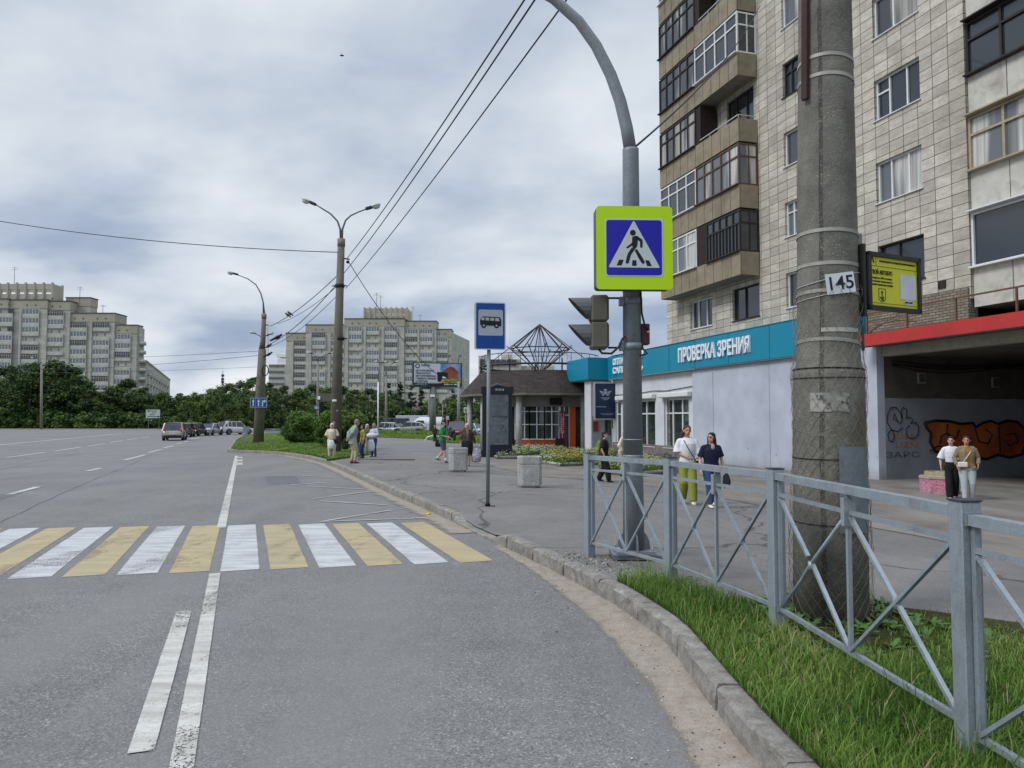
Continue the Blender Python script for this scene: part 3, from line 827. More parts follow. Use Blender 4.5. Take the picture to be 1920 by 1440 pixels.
M_GLASSC = glass_mat('window_glass_with_curtain', (0.05, 0.055, 0.06), 0.08, 'a9a59c')
M_GLASSL = glass_mat('window_glass_pale', (0.12, 0.13, 0.14), 0.08, 'cfcdc6')
M_GLASSF = glass_mat('shop_glass', (0.022, 0.035, 0.03), 0.04)
M_WHT = mat('white_window_plastic', 'd9dadb', 0.4, var=0.04)
M_DKF = mat('dark_window_wood', '2b2625', 0.6, var=0.2)
M_BRF = mat('brown_window_wood', '5c463a', 0.6, var=0.2)
M_CRF = mat('cream_window_wood', 'a89b84', 0.6, var=0.15, dirt='6a5f4d')
M_PAR = mat('balcony_panel', '8e8470', 0.85, var=0.14, scale=3.0, bump=0.15, dirt='575043', dscale=0.8, damt=0.55)
M_PARW = mat('pale_balcony_panel', 'c4c1b8', 0.85, var=0.12, scale=3.0, dirt='77705f', damt=0.6)
M_CONC = mat('grey_concrete', '8b877d', 0.9, var=0.15, scale=2.5, bump=0.3, dirt='5a564d')
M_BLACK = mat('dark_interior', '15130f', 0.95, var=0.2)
M_PANELD = mat('dark_boarding', '2c211d', 0.8, var=0.25)
M_SILL = mat('metal_sill', 'b9bab8', 0.5, 0.3, var=0.06)
def lav():
    t = NT('pale_lavender_render'); s_ = t.N('ShaderNodeSeparateXYZ'); t.L(t.obj(), s_.inputs[0])
    c = t.ramp(t.noise(.6, 6, .6), [(.35, hexc('a9aebb')), (.65, hexc('bcc2cd'))])
    base = t.ramp(t.math('ADD', s_.outputs[2], t.math('MULTIPLY', t.noise(2.2, 6, .7, sc=(1, 1, .4)), .9)), [(0.0, .8), (.35, .35), (.75, .0)])
    c = t.mix(base, c, hexc('7f7b74'))
    c = t.mix(t.ramp(t.noise(5, 6, .7, sc=(1, 1, .12)), [(.56, 0.0), (.75, .28)]), c, hexc('85878c'))
    c = t.mix(t.math('MULTIPLY', t.ramp(t.noise(4.5, 3, .5), [(.70, 0.0), (.72, 1.0)]), .7), c, hexc('72757b'))
    t.bump(t.noise(20, 5, .7), .25, .01); return t.fin(c, .85, 0, .3)
M_LAV = lav()
M_TEAL = mat('turquoise_fascia', '0683a0', 0.38, var=0.05, scale=0.5, dirt='2a6d7c', dscale=.5, damt=.3)
M_RED = mat('red_fascia', 'b8342f', 0.5, var=0.06, dirt='7c2b28', damt=0.3)
M_RENDER = mat('white_render', 'cdd0d3', 0.8, var=0.05, scale=1.5, dirt='94938f', dscale=0.9, damt=0.3)
M_PLINTH = mat('stone_plinth', '79706a', 0.9, var=0.2, scale=5, bump=0.4, dirt='4d4742')
M_LAMP = None

def window(parent, s, z, w, h, y, kind='three', fr=None, gl=None, name='window', sill=True, ft=0.06):
    """a window as its own part: frame > pane; local frame of the building, y = plane of the frame (positive = inwards)"""
    fr = fr or M_WHT; gl = gl or M_GLASSC
    f = MB(); d = 0.07
    def bx(x0, x1, z0, z1): f.box(((x0 + x1) / 2, 0, (z0 + z1) / 2), (x1 - x0, d, z1 - z0))
    bx(0, w, 0, ft); bx(0, w, h - ft, h); bx(0, ft, ft, h - ft); bx(w - ft, w, ft, h - ft)
    cols = {'three': [0.30, 0.68], 'two': [0.42], 'four': [0.25, 0.5, 0.75], 'one': [], 'six': [1 / 6, 2 / 6, 3 / 6, 4 / 6, 5 / 6]}[kind.split('+')[0]]
    for c in cols: bx(w * c - ft / 2, w * c + ft / 2, ft, h - ft)
    if '+t' in kind: f.box((w / 2, -0.004, h * .70), (w - 2 * ft, d * .9, ft * .8))
    elif '+l' in kind: f.box((w * (cols[0] if cols else 1) / 2, -0.004, h * .66), (w * (cols[0] if cols else 1) - ft, d * .9, ft))
    if sill: f.box((w / 2, -0.10, -0.02), (w + 0.1, 0.22, 0.03))
    o = f.build(name, fr, parent); o.location = (s, y, z)
    g = MB(); g.box((w / 2, 0.03, h / 2), (w - 0.02, 0.012, h - 0.02)); p = g.build('pane', gl, o)
    return o

# ---- the tower block beside the pavement --------------------------------------------------
DS = Vector((0.2873, -0.9578, 0)); DN = Vector((-0.9578, -0.2873, 0))         # along the front (towards camera), outwards
F0 = Vector((8.30, 39.78, 0))
TRZ = math.atan2(DS.y, DS.x)                       # local X = DS, local -Y = outwards? check below
def W(s, n, z): return F0 + DS * s + DN * n + Vector((0, 0, z))
# local frame: X=DS, Y = inwards (DN reversed)
tower = thing('apartment_tower', 'tall apartment tower clad in pale stone tiles with balconies above the optician', 'building', (F0.x, F0.y, 0), TRZ)
_y = Vector((-math.sin(TRZ), math.cos(TRZ), 0))
YS = 1.0 if _y.dot(-DN) > 0 else -1.0               # sign of "inwards" on local Y
assert YS > 0
ST = 2.9; Z1 = 5.3
holes = []; wins = []
# left pair of windows on the first floor
wins += [(2.45, 6.35, 2.0, 1.40, 'three', M_WHT, M_GLASS), (6.15, 6.30, 2.05, 1.45, 'two', M_DKF, M_GLASS)]
for k in range(0, 9):
    z = 6.35 + ST * k
    wins.append((10.0, z, 1.05, 1.42, 'two+t' if k % 2 else 'one', [M_WHT, M_WHT, M_WHT, M_DKF, M_WHT][k % 5], [M_GLASS, M_GLASSL, M_GLASSC][k % 3]))
    wins.append((14.95, z, 1.95, 1.42, ['two', 'three', 'three+l', 'two', 'three'][k % 5], [M_DKF, M_WHT, M_WHT, M_WHT, M_WHT][k % 5], [M_GLASS, M_GLASSL, M_GLASS, M_GLASSC, M_GLASS][k % 5]))
    if k > 0:
        wins.append((5.9, z - 0.35, 2.1, 1.85, 'three', M_DKF, M_GLASS)); wins.append((2.3, z - 0.35, 2.1, 1.85, 'three', M_WHT, M_GLASS))
w = MB()
wall_holes(w, 0.0, 18.55, 5.4, 31.0, [(a, a + c, z, z + h) for a, z, c, h, *_ in wins], depth=0.22)
w.quad((0, 0, -0.5), (0, 14, -0.5), (0, 14, 31), (0, 0, 31)) ; w.f[-1] = tuple(reversed(w.f[-1]))
w.quad((18.55, 0, 5.4), (18.55, 0.2, 5.4), (18.55, 0.2, 31), (18.55, 0, 31))
w.quad((27.5, 0.2, 5.4), (36, 0.2, 5.4), (36, 0.2, 31), (27.5, 0.2, 31)); w.quad((36, 0.2, -.5), (36, 14, -.5), (36, 14, 31), (36, 0.2, 31))
w.quad((0, 14, -.5), (36, 14, -.5), (36, 14, 31), (0, 14, 31)); w.f[-1] = tuple(reversed(w.f[-1]))
w.quad((0, 0, 31), (36, 0, 31), (36, 14, 31), (0, 14, 31))
w.build('wall', M_TILE, tower)
for a, z, c, h, kd, fr, gl in wins: window(tower, a, z, c, h, 0.15, kd, fr, gl)
cp = MB(); cp.box((18, 7, 31.2), (36.6, 14.6, 0.4)); cp.build('parapet', M_CONC, tower)
# balcony stacks (s 1.2 .. 8.3), 0.95 m deep
def parapet_panels(mb, s0, s1, z0, z1, y, n, side=True, gap=0.035):
    L = (s1 - s0) / n
    for i in range(n):
        mb.box((s0 + L * (i + .5), y, (z0 + z1) / 2), (L - gap, 0.06, z1 - z0))
BD = 0.95
for k in range(0, 8):
    zb = 8.02 + ST * k
    b = MB(); parapet_panels(b, 1.2, 8.3, zb, zb + 1.0, -BD, 10)
    b.box((8.27, -BD / 2, zb + .5), (0.06, BD - 0.1, 1.0)); b.box((1.23, -BD / 2, zb + .5), (0.06, BD - 0.1, 1.0))
    bo = b.build('balcony', M_PAR, tower)
    sl = MB(); sl.box((4.75, -BD / 2 + .02, zb + .12), (7.0, BD - .1, 0.16)); sl.build('balcony_slab', M_CONC, bo)
    zg = zb + 1.0; hg = ST - 1.0
    styles = [('white', 'dark'), ('white', 'brown'), ('dark', 'open'), ('dark', 'white'), ('dark', 'opendark'), ('white', 'dark'), ('dark', 'dark'), ('white', 'open')][k]
    for side, st in zip((0, 1), styles):
        s0, s1 = (1.25, 4.72) if side == 0 else (4.78, 8.25)
        mk = {'white': M_WHT, 'dark': M_DKF, 'brown': M_BRF}.get(st)
        if mk:
            f = MB(); ft = 0.07; top = zg + hg - 0.06; nc = 4 if st == 'white' else 5
            f0 = s0
            if st == 'dark' and side == 1 and k == 0: f0 = s0 + 0.85
            if st == 'white' and side == 1: f0 = s0
            L = (s1 - f0)
            for zz in (zg + .04, zg + hg * (.66), top - .05): f.box(((f0 + s1) / 2, -BD, zz), (L, ft, ft))
            for i in range(nc + 1): f.box((f0 + L * i / nc, -BD - .003, (zg + top) / 2), (ft, ft, top - zg - .01))
            if st == 'dark' and side == 1:
                for i in range(nc): f.box((f0 + L * (i + .5) / nc, -BD - .003, zg + hg * .33), (ft * .6, ft, hg * .62))
            f.box(((f0 + s1) / 2, -BD - .06, zg + .015), (L + .06, .2, .05))
            if side == 1:
                for zz in (zg + .04, zg + hg * .66, top - .05): f.box((8.25, -BD / 2 - .05, zz), (ft, BD - .1, ft))
                f.box((8.25, -.05, (zg + top) / 2), (ft, ft, top - zg)); f.box((8.25, -BD / 2, (zg + top) / 2), (ft * .8, ft * .8, top - zg))
            fo = f.build('balcony_glazing', mk, bo)
            g = MB(); gm = {'white': M_GLASSL if (k % 2 == 0) else M_GLASS, 'brown': M_GLASSL, 'dark': M_GLASSC if side == 0 else M_GLASS}[st]
            g.box(((f0 + s1) / 2, -BD + .02, (zg + top) / 2), (L - .02, .012, top - zg - .04))
            if side == 1: g.box((8.25, -BD / 2 - .04, (zg + top) / 2), (.012, BD - .14, top - zg - .04))
            g.build('pane', gm, bo)
            if f0 > s0:
                e = MB(); e.box(((s0 + f0) / 2, -BD, (zg + top) / 2), (f0 - s0 - .02, .05, top - zg)); e.build('boarding', M_PANELD, bo)
        elif st.startswith('open'):
            e = MB(); e.box((s0 + .35, -BD / 2, zg + hg / 2 - .06), (.05, BD - .1, hg - .1)); e.box((s0 + .02, -BD / 2, zg + hg / 2 - .06), (.05, BD - .1, hg - .1)); e.box((s0 + .18, -BD + .03, zg + hg / 2 - .06), (.4, .04, hg - .1))
            e.build('boarding', M_PANELD, bo)
            r = MB(); r.bar((s0 + .4, -BD - .02, zg + .14), (8.28, -BD - .02, zg + .14), .04, .04); r.bar((8.28, -BD, zg + .14), (8.28, -.1, zg + .14), .04, .04)
            for q in (s0 + 1.2, s0 + 2.4, 8.26): r.bar((q, -BD, zg), (q, -BD, zg + .14), .03, .03)
            r.build('rail', M_SILL, bo)
# loggias right of the pilaster (s 18.55 .. 27.5), recessed
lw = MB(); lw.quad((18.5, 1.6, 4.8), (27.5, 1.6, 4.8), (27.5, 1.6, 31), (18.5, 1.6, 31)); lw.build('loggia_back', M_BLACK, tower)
for k in range(0, 9):
    zb = 5.15 + ST * k
    pm = M_PARW if k != 0 else mat('white_balcony_panel', 'bfc2c2', .7, var=.05, dirt='999')if False else M_PARW
    b = MB(); parapet_panels(b, 18.56, 27.48, zb, zb + 1.15, 0.12, 7, gap=.03); bo = b.build('loggia', pm, tower)
    sl = MB(); sl.box((23.0, 0.9, zb + .08), (8.9, 1.4, .16)); sl.build('balcony_slab', M_CONC, bo)
    zg = zb + 1.17; top = zb + ST - .08
    st = [(M_WHT, M_GLASS, 6), (M_CRF, M_GLASSL, 9), (M_DKF, M_GLASS, 9), (M_WHT, M_GLASSL, 6)][k % 4]
    for s0, s1 in ((18.6, 23.0), (23.06, 27.45)):
        f = MB(); nc = st[2] // 3 if st[0] is M_WHT else st[2] // 2; L = s1 - s0; ft = .075
        for i in range(nc + 1): f.box((s0 + L * i / nc, .10, (zg + top) / 2), (ft, .08, top - zg))
        zz = [zg + .04, top - .04] + ([] if st[0] is M_WHT else [zg + (top - zg) * .66])
        for q in zz: f.box(((s0 + s1) / 2, .097, q), (L, .08, ft))
        f.box(((s0 + s1) / 2, .02, zg), (L + .05, .26, .05)); f.box(((s0 + s1) / 2, .0, top + .03), (L + .05, .3, .04))
        f.build('balcony_glazing', st[0], bo)
        g = MB(); g.box(((s0 + s1) / 2, .13, (zg + top) / 2), (L - .02, .012, top - zg - .02)); g.build('pane', st[1], bo)
    if k == 0:
        cb_ = MB(); cb_.ell((19.35, .5, zg + .35), (.42, .25, .38)); cb_.build('curtain', mat('cream_cloth', 'b8ae8c', .9), bo)
# small vent near the low window, meter boxes
vb = MB(); vb.box((17.55, -.01, 6.0), (.28, .05, .24)); vb.build('vent', M_PANELD, tower)

# ---- the optician: single storey annex with turquoise fascia -------------------------------
ann = thing('optician_shop', 'single storey optician shop with turquoise fascia and white lettering', 'shop', (F0.x, F0.y, 0), TRZ)
AZ0 = -0.45
aw = [(-6.45, .75, 0.35, 2.35), (-5.3, 2.95, .35, 2.35), (-.45, 2.35 + .55, .35, 2.35)]
aw = [(-6.55, -5.75, .35, 2.95), (-5.2, -1.35, .35, 2.95), (-0.35, 2.25, .35, 2.95)]
m = MB()
wall_holes(m, -6.9, 2.9, AZ0 + .9, 4.3, aw, n=0.05, depth=.25)
m.quad((-6.9, -.05, AZ0), (-6.9, 8, AZ0), (-6.9, 8, 5.5), (-6.9, -.05, 5.5)); m.f[-1] = tuple(reversed(m.f[-1]))
m.build('wall', M_RENDER, ann)
m = MB(); m.box((-2.0, .02, AZ0 + .45), (9.8, .2, .9)); m.build('plinth', M_PLINTH, ann)
m = MB(); m.box((4.5, 4.05, 5.45), (22.8, 8, .1)); m.build('roof', M_CONC, ann)
m = MB()      # windowless lavender wall, slightly proud of the shop windows, with vertical joint boards
m.box((8.75, 0.1, (AZ0 + 4.3) / 2), (11.7, .6, 4.3 - AZ0)); m.box((4.75, -.215, 1.8), (.05, .03, 4.9)); m.box((9.05, -.212, 1.8), (.03, .02, 4.9))
m.build('blank_wall', M_LAV, ann)
dp_ = MB(); dp_.tube([(9.9, -.27, 4.2), (9.9, -.27, .1), (9.9, -.36, -.15)], .045, 8); dp_.build('drain_pipe', mat('pipe_grey', '9a9ea6', .6, var=.08), ann) if False else None
m = MB(); m.box((14.62, .2, (AZ0 + 4.3) / 2), (.95, 1.0, 4.3 - AZ0)); m.build('end_pier', M_LAV, ann)
for s0, s1, z0, z1 in aw:
    wdt = s1 - s0
    window(ann, s0, z0, wdt, z1 - z0, .1, 'three+t' if wdt > 2 else 'one+t', M_WHT, M_GLASSF, sill=True, ft=.09)
for s0, s1 in ((-6.0, -1.2), (-.5, 2.6)):
    m = MB(); m.box(((s0 + s1) / 2, -.2, 3.12), (s1 - s0, .3, .27), bev=.04); m.build('shutter_box', M_WHT, ann)
cb_ = MB(); cb_.tube([(-6.5, -.1, 3.35), (-4, -.09, 3.3), (-1.5, -.1, 3.42), (0, -.09, 3.36), (2.8, -.1, 3.5)], .02, 6); cb_.build('cable', M_BLACK, ann)
FA = MB()
FA.box((-1.7, -.17, 5.03), (10.4, .44, 1.38)); FA.box((8.95, -.18, 5.05), (10.87, .46, 1.44))
FA.box((-8.75, -.83, 5.0), (3.66, 1.74, 1.35))
FA.build('fascia', M_TEAL, ann)
fj = MB()
for q in (-5.6, -2.3, .9, 3.5, 6.4, 9.4, 12.2): fj.box((q, -.395 if q < 3.5 else -.413, 5.03), (.018, .012, 1.36))
fj.box((4.0, -.40, 5.735), (20.6, .05, .03)); fj.build('panel_joint', mat('fascia_joint', '0a5364', .5), ann)
sf = MB(); sf.box((-1.7, -.2, 4.315), (10.3, .36, .05)); sf.box((-8.75, -.83, 4.3), (3.5, 1.6, .05)); sf.box((8.9, -.2, 4.31), (10.7, .36, .05)); sf.build('soffit', mat('soffit_board', '8e8d88', .8, var=.08), ann)
def on_front(s, z, n):  # text frame on the front of the annex, in its local coords
    return frame_M((s, -n, z), (1, 0, 0))
M_LET = mat('white_letter', 'e4e9ee', 0.35, var=0.02)
t_ = MB(); text_mb(t_, 'ПРОВЕРКА ЗРЕНИЯ', .95, on_front(5.05, 5.02, .44), depth=.05, width=6.1, bold=.022); t_.build('sign_letters', M_LET, ann)
t_ = MB(); text_mb(t_, 'ОПТИКА', .5, on_front(-4.9, 5.3, .42), depth=.05, width=2.2, bold=.035); text_mb(t_, 'САЛОН', .5, on_front(-4.9, 4.78, .42), depth=.05, width=2.2, bold=.035)
t_.build('sign_letters', M_LET, ann)
# round eye emblem with a bow beside the letters
e = MB(); e.lathe([(.38, 0), (.38, .06), (.24, .06), (.24, 0)], (0, 0, 0), 24, M=on_front(-2.75, 5.22, .40)); e.lathe([(.1, 0), (.1, .06)], (0, 0, 0), 14, M=on_front(-2.72, 5.2, .40))
for a, b in ((-2.2, 5.45), (-2.05, 5.62)): e.lathe([(.15, 0), (.15, .05)], (0, 0, 0), 12, M=on_front(a, b, .40))
for i in range(7): e.lathe([(.13, 0), (.13, .05)], (0, 0, 0), 10, M=on_front(-3.35 + i * .2, 4.72 + .03 * (i % 2), .40))
e.build('eye_emblem', M_LET, ann)
# vestibule under the porch fascia
m = MB(); m.box((-7.7, -.7, 2.0), (1.0, 1.42, 4.5)); m.build('porch', M_RENDER, ann)
d = MB(); d.box((-7.17, -.71, .95), (.06, 1.3, 2.2)); do = d.build('door', mat('grey_door', '8d9095', .5, var=.05), ann)
g = MB(); g.box((-7.13, -.30, 1.35), (.02, .42, .95)); g.build('pane', M_GLASS, do)
g = MB(); g.box((-7.12, -1.12, 1.42), (.02, .36, .62)); g.build('notice', mat('red_notice', '8c2326', .5), do)
g = MB(); g.box((-7.10, -.68, .95), (.05, .03, .4)); g.build('handle', M_SILL, do)
# poster frame hung in front of the vestibule
def frame_s(sx, y, z):   # plane facing +X (towards the camera) in annex coordinates; x to the viewer's right is +Y(inwards)
    return frame_M((sx, y, z), (0, 1, 0))
pf = thing('poster_board', 'dark blue poster board hung under the turquoise porch fascia', 'poster', tuple(W(-6.6, .72, 0)), TRZ)
m = MB(); m.box((0, 0, 2.98), (.12, 1.46, 2.3)); m.build('frame', M_SILL, pf)
M_POST = mat('navy_poster', '1d2f4c', .35, var=.25, scale=1.5)
m = MB(); m.box((.065, 0, 2.98), (.02, 1.32, 2.14)); m.build('poster', M_POST, pf)
t_ = MB()
Mp = lambda y, z: frame_s(.078, y, z)
for sg in (-1, 1):
    for i in range(4): t_.prism([(0, 0), (sg * (.40 - i * .06), .10 - i * .05), (sg * (.36 - i * .06), .03 - i * .05)][::sg], .004, M=Mp(0, 3.52 - i * .04))
t_.ell((.08, 0, 3.5), (.01, .07, .12)); t_.ell((.08, 0, 3.66), (.01, .12, .05))
for i, wd in enumerate((.62, .5, .3)): t_.box((.08, 0, 3.18 - i * .06), (.004, wd, .022))
text_mb(t_, 'КРУПНО НАМ', .1, Mp(-.28, 2.62), width=.62, bold=.02)
t_.box((.08, .1, 2.2), (.004, .9, .015)); t_.box((.08, .1, 2.14), (.004, .7, .015))
t_.build('print', mat('pale_print', 'a9b6c6', .5), pf)

# ---- passage and red canopy -----------------------------------------------------------------
ps = thing('passage_block', 'dark passage under the tower with graffiti walls and a long red canopy edge', 'building', (F0.x, F0.y, 0), TRZ)
def graf_wall(name, c_low, c_up, zsplit):
    t = NT(name); o = t.obj(); sp = t.N('ShaderNodeSeparateXYZ'); t.L(o, sp.inputs[0])
    c = t.ramp(t.noise(1.3, 6, .65), [(0.35, tuple(x * .82 for x in hexc(c_low))), (0.6, hexc(c_low)), (0.75, tuple(x * 1.15 for x in hexc(c_low)))])
    c2 = t.ramp(t.noise(2.0, 6, .65), [(0.35, tuple(x * .7 for x in hexc(c_up))), (0.65, hexc(c_up))])
    c = t.mix(t.math('GREATER_THAN', sp.outputs[2], t.math('MULTIPLY_ADD', t.noise(.8, 3), .12, zsplit - .06)), c, c2)
    t.bump(t.noise(12, 5, .7), .3, .01); return t.fin(c, .9, 0, .2)
M_GRW = graf_wall('passage_wall_paint', '888c94', '5e574f', 2.55)
m = MB()
m.quad((15.1, 0, AZ0), (15.1, 13.9, AZ0), (15.1, 13.9, 4.0), (15.1, 0, 4.0))
m.build('side_wall', M_GRW, ps)
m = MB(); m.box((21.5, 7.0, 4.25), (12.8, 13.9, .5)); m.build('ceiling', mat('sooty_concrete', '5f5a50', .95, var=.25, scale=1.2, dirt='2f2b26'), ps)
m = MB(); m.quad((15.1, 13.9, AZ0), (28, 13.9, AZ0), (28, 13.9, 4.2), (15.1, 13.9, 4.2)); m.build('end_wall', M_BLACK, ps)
m = MB(); m.quad((27.9, -.2, AZ0), (27.9, 13.9, AZ0), (27.9, 13.9, 4.2), (27.9, -.2, 4.2)); m.f[-1] = tuple(reversed(m.f[-1]))
m.box((32, .3, 2.2), (8.2, 1, 5.3)); m.build('side_wall', M_CONC, ps)
m = MB(); m.box((21.6, 0.06, 4.13), (13.0, .34, .34)); m.build('lintel', mat('cream_beam', '9d978a', .9, var=.1, dirt='5c574e'), ps)
m = MB(); m.box((21.5, -.45, 4.45), (13.1, .98, .26)); m.build('canopy_slab', M_CONC, ps)
m = MB(); m.box((21.5, -.98, 4.46), (13.16, .07, .40)); m.build('canopy_edge', M_RED, ps)
m = MB(); wall_holes(m, 14.0, 18.5, 4.6, 5.75, [], n=.06); m.quad((18.5, -.06, 4.6), (18.5, .3, 4.6), (18.5, .3, 5.75), (18.5, -.06, 5.75)); m.quad((14, -.06, 5.75), (18.5, -.06, 5.75), (18.5, .3, 5.75), (14, .3, 5.75)); m.build('brick_parapet', M_BRICK, ps)
m = MB()
M_RUST = mat('rusty_rail', '6b4a3b', .8, var=.3)
for q in (15.2, 16.9, 18.7, 20.6, 22.6, 24.6): m.bar((q, -.75, 4.58), (q, -.75, 5.35), .05, .05)
m.bar((15.2, -.75, 5.36), (27.5, -.75, 5.36), .045, .045)
m.bar((15.2, -.75, 4.7), (16.9, -.75, 5.3), .02, .02); m.bar((15.2, -.75, 5.1), (16.9, -.75, 5.1), .02, .02)
m.tube([(15.2, -.72, 4.65), (15.5, -.6, 4.95), (16.2, -.5, 5.05), (17, -.5, 4.9)], .02, 5)
m.build('canopy_rail', M_RUST, ps)
m = MB()
for i, (zz, sg) in enumerate(((3.82, .10), (3.74, .16), (3.66, .2), (3.70, .05))): m.tube([(15.16, .3 + q * 1.1, zz - sg * math.sin(q * .8) - .012 * q) for q in np.linspace(0, 12, 14)], .018, 5)
m.build('cable', M_BLACK, ps)
for q, zz, s_ in ((1.55, 3.25, .24), (4.85, 3.15, .24)):
    m = MB(); m.box((15.13, q, zz), (.05, s_ * 1.3, s_ * 1.5)); vo = m.build('vent', mat('vent_frame', '8c8c88', .6), ps)
    m = MB(); m.box((15.16, q, zz), (.02, s_ * 1.0, s_ * 1.2)); m.build('grille', mat('vent_grille', '4a4a48', .7), vo)
# graffiti: flat paint on the passage wall (plane X=15.1, seen from +X; viewer's right = +Y)
def gpaint(y, z, off=0.006): return frame_M((15.1 + off, y, z), (0, 1, 0))
def outline(mb, pts, wd, M, closed=False):
    pts = [Vector((x, y, 0)) for x, y in pts]
    if closed: pts = pts + [pts[0]]
    mb.tube([M @ p for p in pts], wd, 6, flat=1.0)
def loop(cx, cy, rx, ry, a0=0, a1=360, n=22, rot=0):
    c, s_ = math.cos(R(rot)), math.sin(R(rot)); o = []
    for i in range(n + 1):
        a = R(a0 + (a1 - a0) * i / n); x, y = rx * math.cos(a), ry * math.sin(a); o.append((cx + x * c - y * s_, cy + x * s_ + y * c))
    return o
m = MB(); MG = gpaint(0, 0)
yy = lambda px: (px - 1661) / 45.0            # rough width of a pixel on the wall
zz_ = lambda py: 1.8 - (py - 791) / 1400 * 25.8
outline(m, [(yy(px), zz_(py)) for px, py in ((1693, 805), (1683, 812), (1672, 808), (1664, 795), (1665, 780), (1672, 768), (1682, 767), (1690, 778), (1692, 792), (1688, 797), (1680, 790))], .016, MG)
outline(m, [(yy(px), zz_(py)) for px, py in ((1693, 788), (1691, 772), (1696, 767), (1702, 772), (1701, 788), (1707, 785), (1713, 790), (1709, 797), (1719, 795), (1724, 803), (1722, 818), (1712, 826), (1702, 822), (1699, 808), (1706, 800))], .016, MG)
outline(m, [(yy(px), zz_(py)) for px, py in ((1675, 810), (1677, 822), (1673, 831), (1667, 828), (1665, 816), (1670, 809), (1675, 810))], .016, MG)
outline(m, [(yy(px), zz_(py)) for px, py in ((1676, 791), (1678, 778), (1684, 793))], .013, MG)
m.build('graffiti_outline', mat('black_spray', '15151a', .7), ps)
m = MB()
body = [(1731, 793), (1752, 789), (1778, 790), (1801, 795), (1822, 793), (1828, 801), (1841, 793), (1856, 789), (1870, 795), (1886, 789), (1905, 791), (1918, 803), (1921, 830), (1912, 852), (1890, 858), (1868, 853), (1846, 861), (1820, 856), (1790, 846), (1768, 852), (1750, 846), (1741, 828), (1743, 812), (1736, 803)]
def ypx(px):    # exact intersection of the pixel column with the passage wall plane
    k = (px - 960) / 1400; P0 = W(15.1, 0, 0); D_ = -DN
    return (k * P0.y - P0.x) / (D_.x - k * D_.y)
def zpy(px, py):
    p = W(15.1, -ypx(px), 0); return zat(py, p.y)
pl = [(ypx(px), zpy(px, py)) for px, py in body]
cxm = sum(p[0] for p in pl) / len(pl); cym = sum(p[1] for p in pl) / len(pl)
m.prism(pl, .004, M=gpaint(0, 0, .004))
t = NT('orange_spray'); c_ = t.ramp(t.noise(1.1, 4, .6), [(.35, (.24, .05, .02)), (.55, (.42, .10, .022)), (.7, (.48, .15, .03))]); M_OR = t.fin(c_, .7)
m.build('graffiti_fill', M_OR, ps)
m = MB(); outline(m, pl, .05, gpaint(0, 0, .008), True)
for pts in (((1741, 845), (1755, 836), (1772, 840), (1780, 825), (1774, 812), (1762, 818), (1760, 832)), ((1775, 795), (1772, 812), (1790, 822), (1796, 806)), ((1826, 803), (1832, 828), (1850, 832), (1858, 815), (1846, 805)), ((1870, 800), (1872, 848)), ((1884, 815), (1900, 812), (1906, 828), (1890, 836), (1882, 826))):
    outline(m, [(ypx(a), zpy(a, b)) for a, b in pts], .03, gpaint(0, 0, .01))
m.build('graffiti_outline', mat('black_spray', '15151a', .7), ps)
m = MB(); text_mb(m, 'BUBA', .28, gpaint(ypx(1692), zpy(1692, 818)), width=1.0, bold=.0); text_mb(m, 'LIZN', .28, gpaint(ypx(1697), zpy(1697, 834)), width=.9)
m.build('graffiti_letters', mat('orange_marker', 'a86a3c', .7), ps)
m = MB(); text_mb(m, 'ЗАРС', .26, gpaint(ypx(1690), zpy(1690, 853)), width=1.4); m.build('graffiti_letters', mat('grey_marker', '4d525c', .7), ps)
# concrete octagonal bin painted pink
def G0(px, py, z): return gp(px, py, z)
# ================================================================== FAR BUILDINGS
M_FAR = tile_mat('far_panel_wall', 'c3c1b8', 'b0aea6', '96948c', 3.1, 1.4, 0, dirt='8f8c84', msize=0.03, bumpy=.1)
M_FARL = tile_mat('far_panel_wall_pale', 'c4c3bb', 'b3b2aa', '86847b', 3.0, 1.4, 0, dirt='807d74', msize=0.03, bumpy=.1)
M_FTOP = mat('far_roof_band', 'a39d8f', .9, var=.1, scale=.3)
M_FBAL = mat('far_balcony_front', 'b6b5ae', .85, var=.14, scale=.5, dirt='77746a')
M_FG1 = mat('far_glass_dark', '34383d', .2, var=.5, scale=.9, spec=.8)
M_FG2 = mat('far_glass_mid', '5d6266', .25, var=.5, scale=1.1, spec=.7)
M_FG3 = mat('far_glass_pale', '70767b', .3, var=.5, scale=1.3, spec=.6)
M_FWH = mat('far_white_frame', 'd9dad9', .5, var=.04)
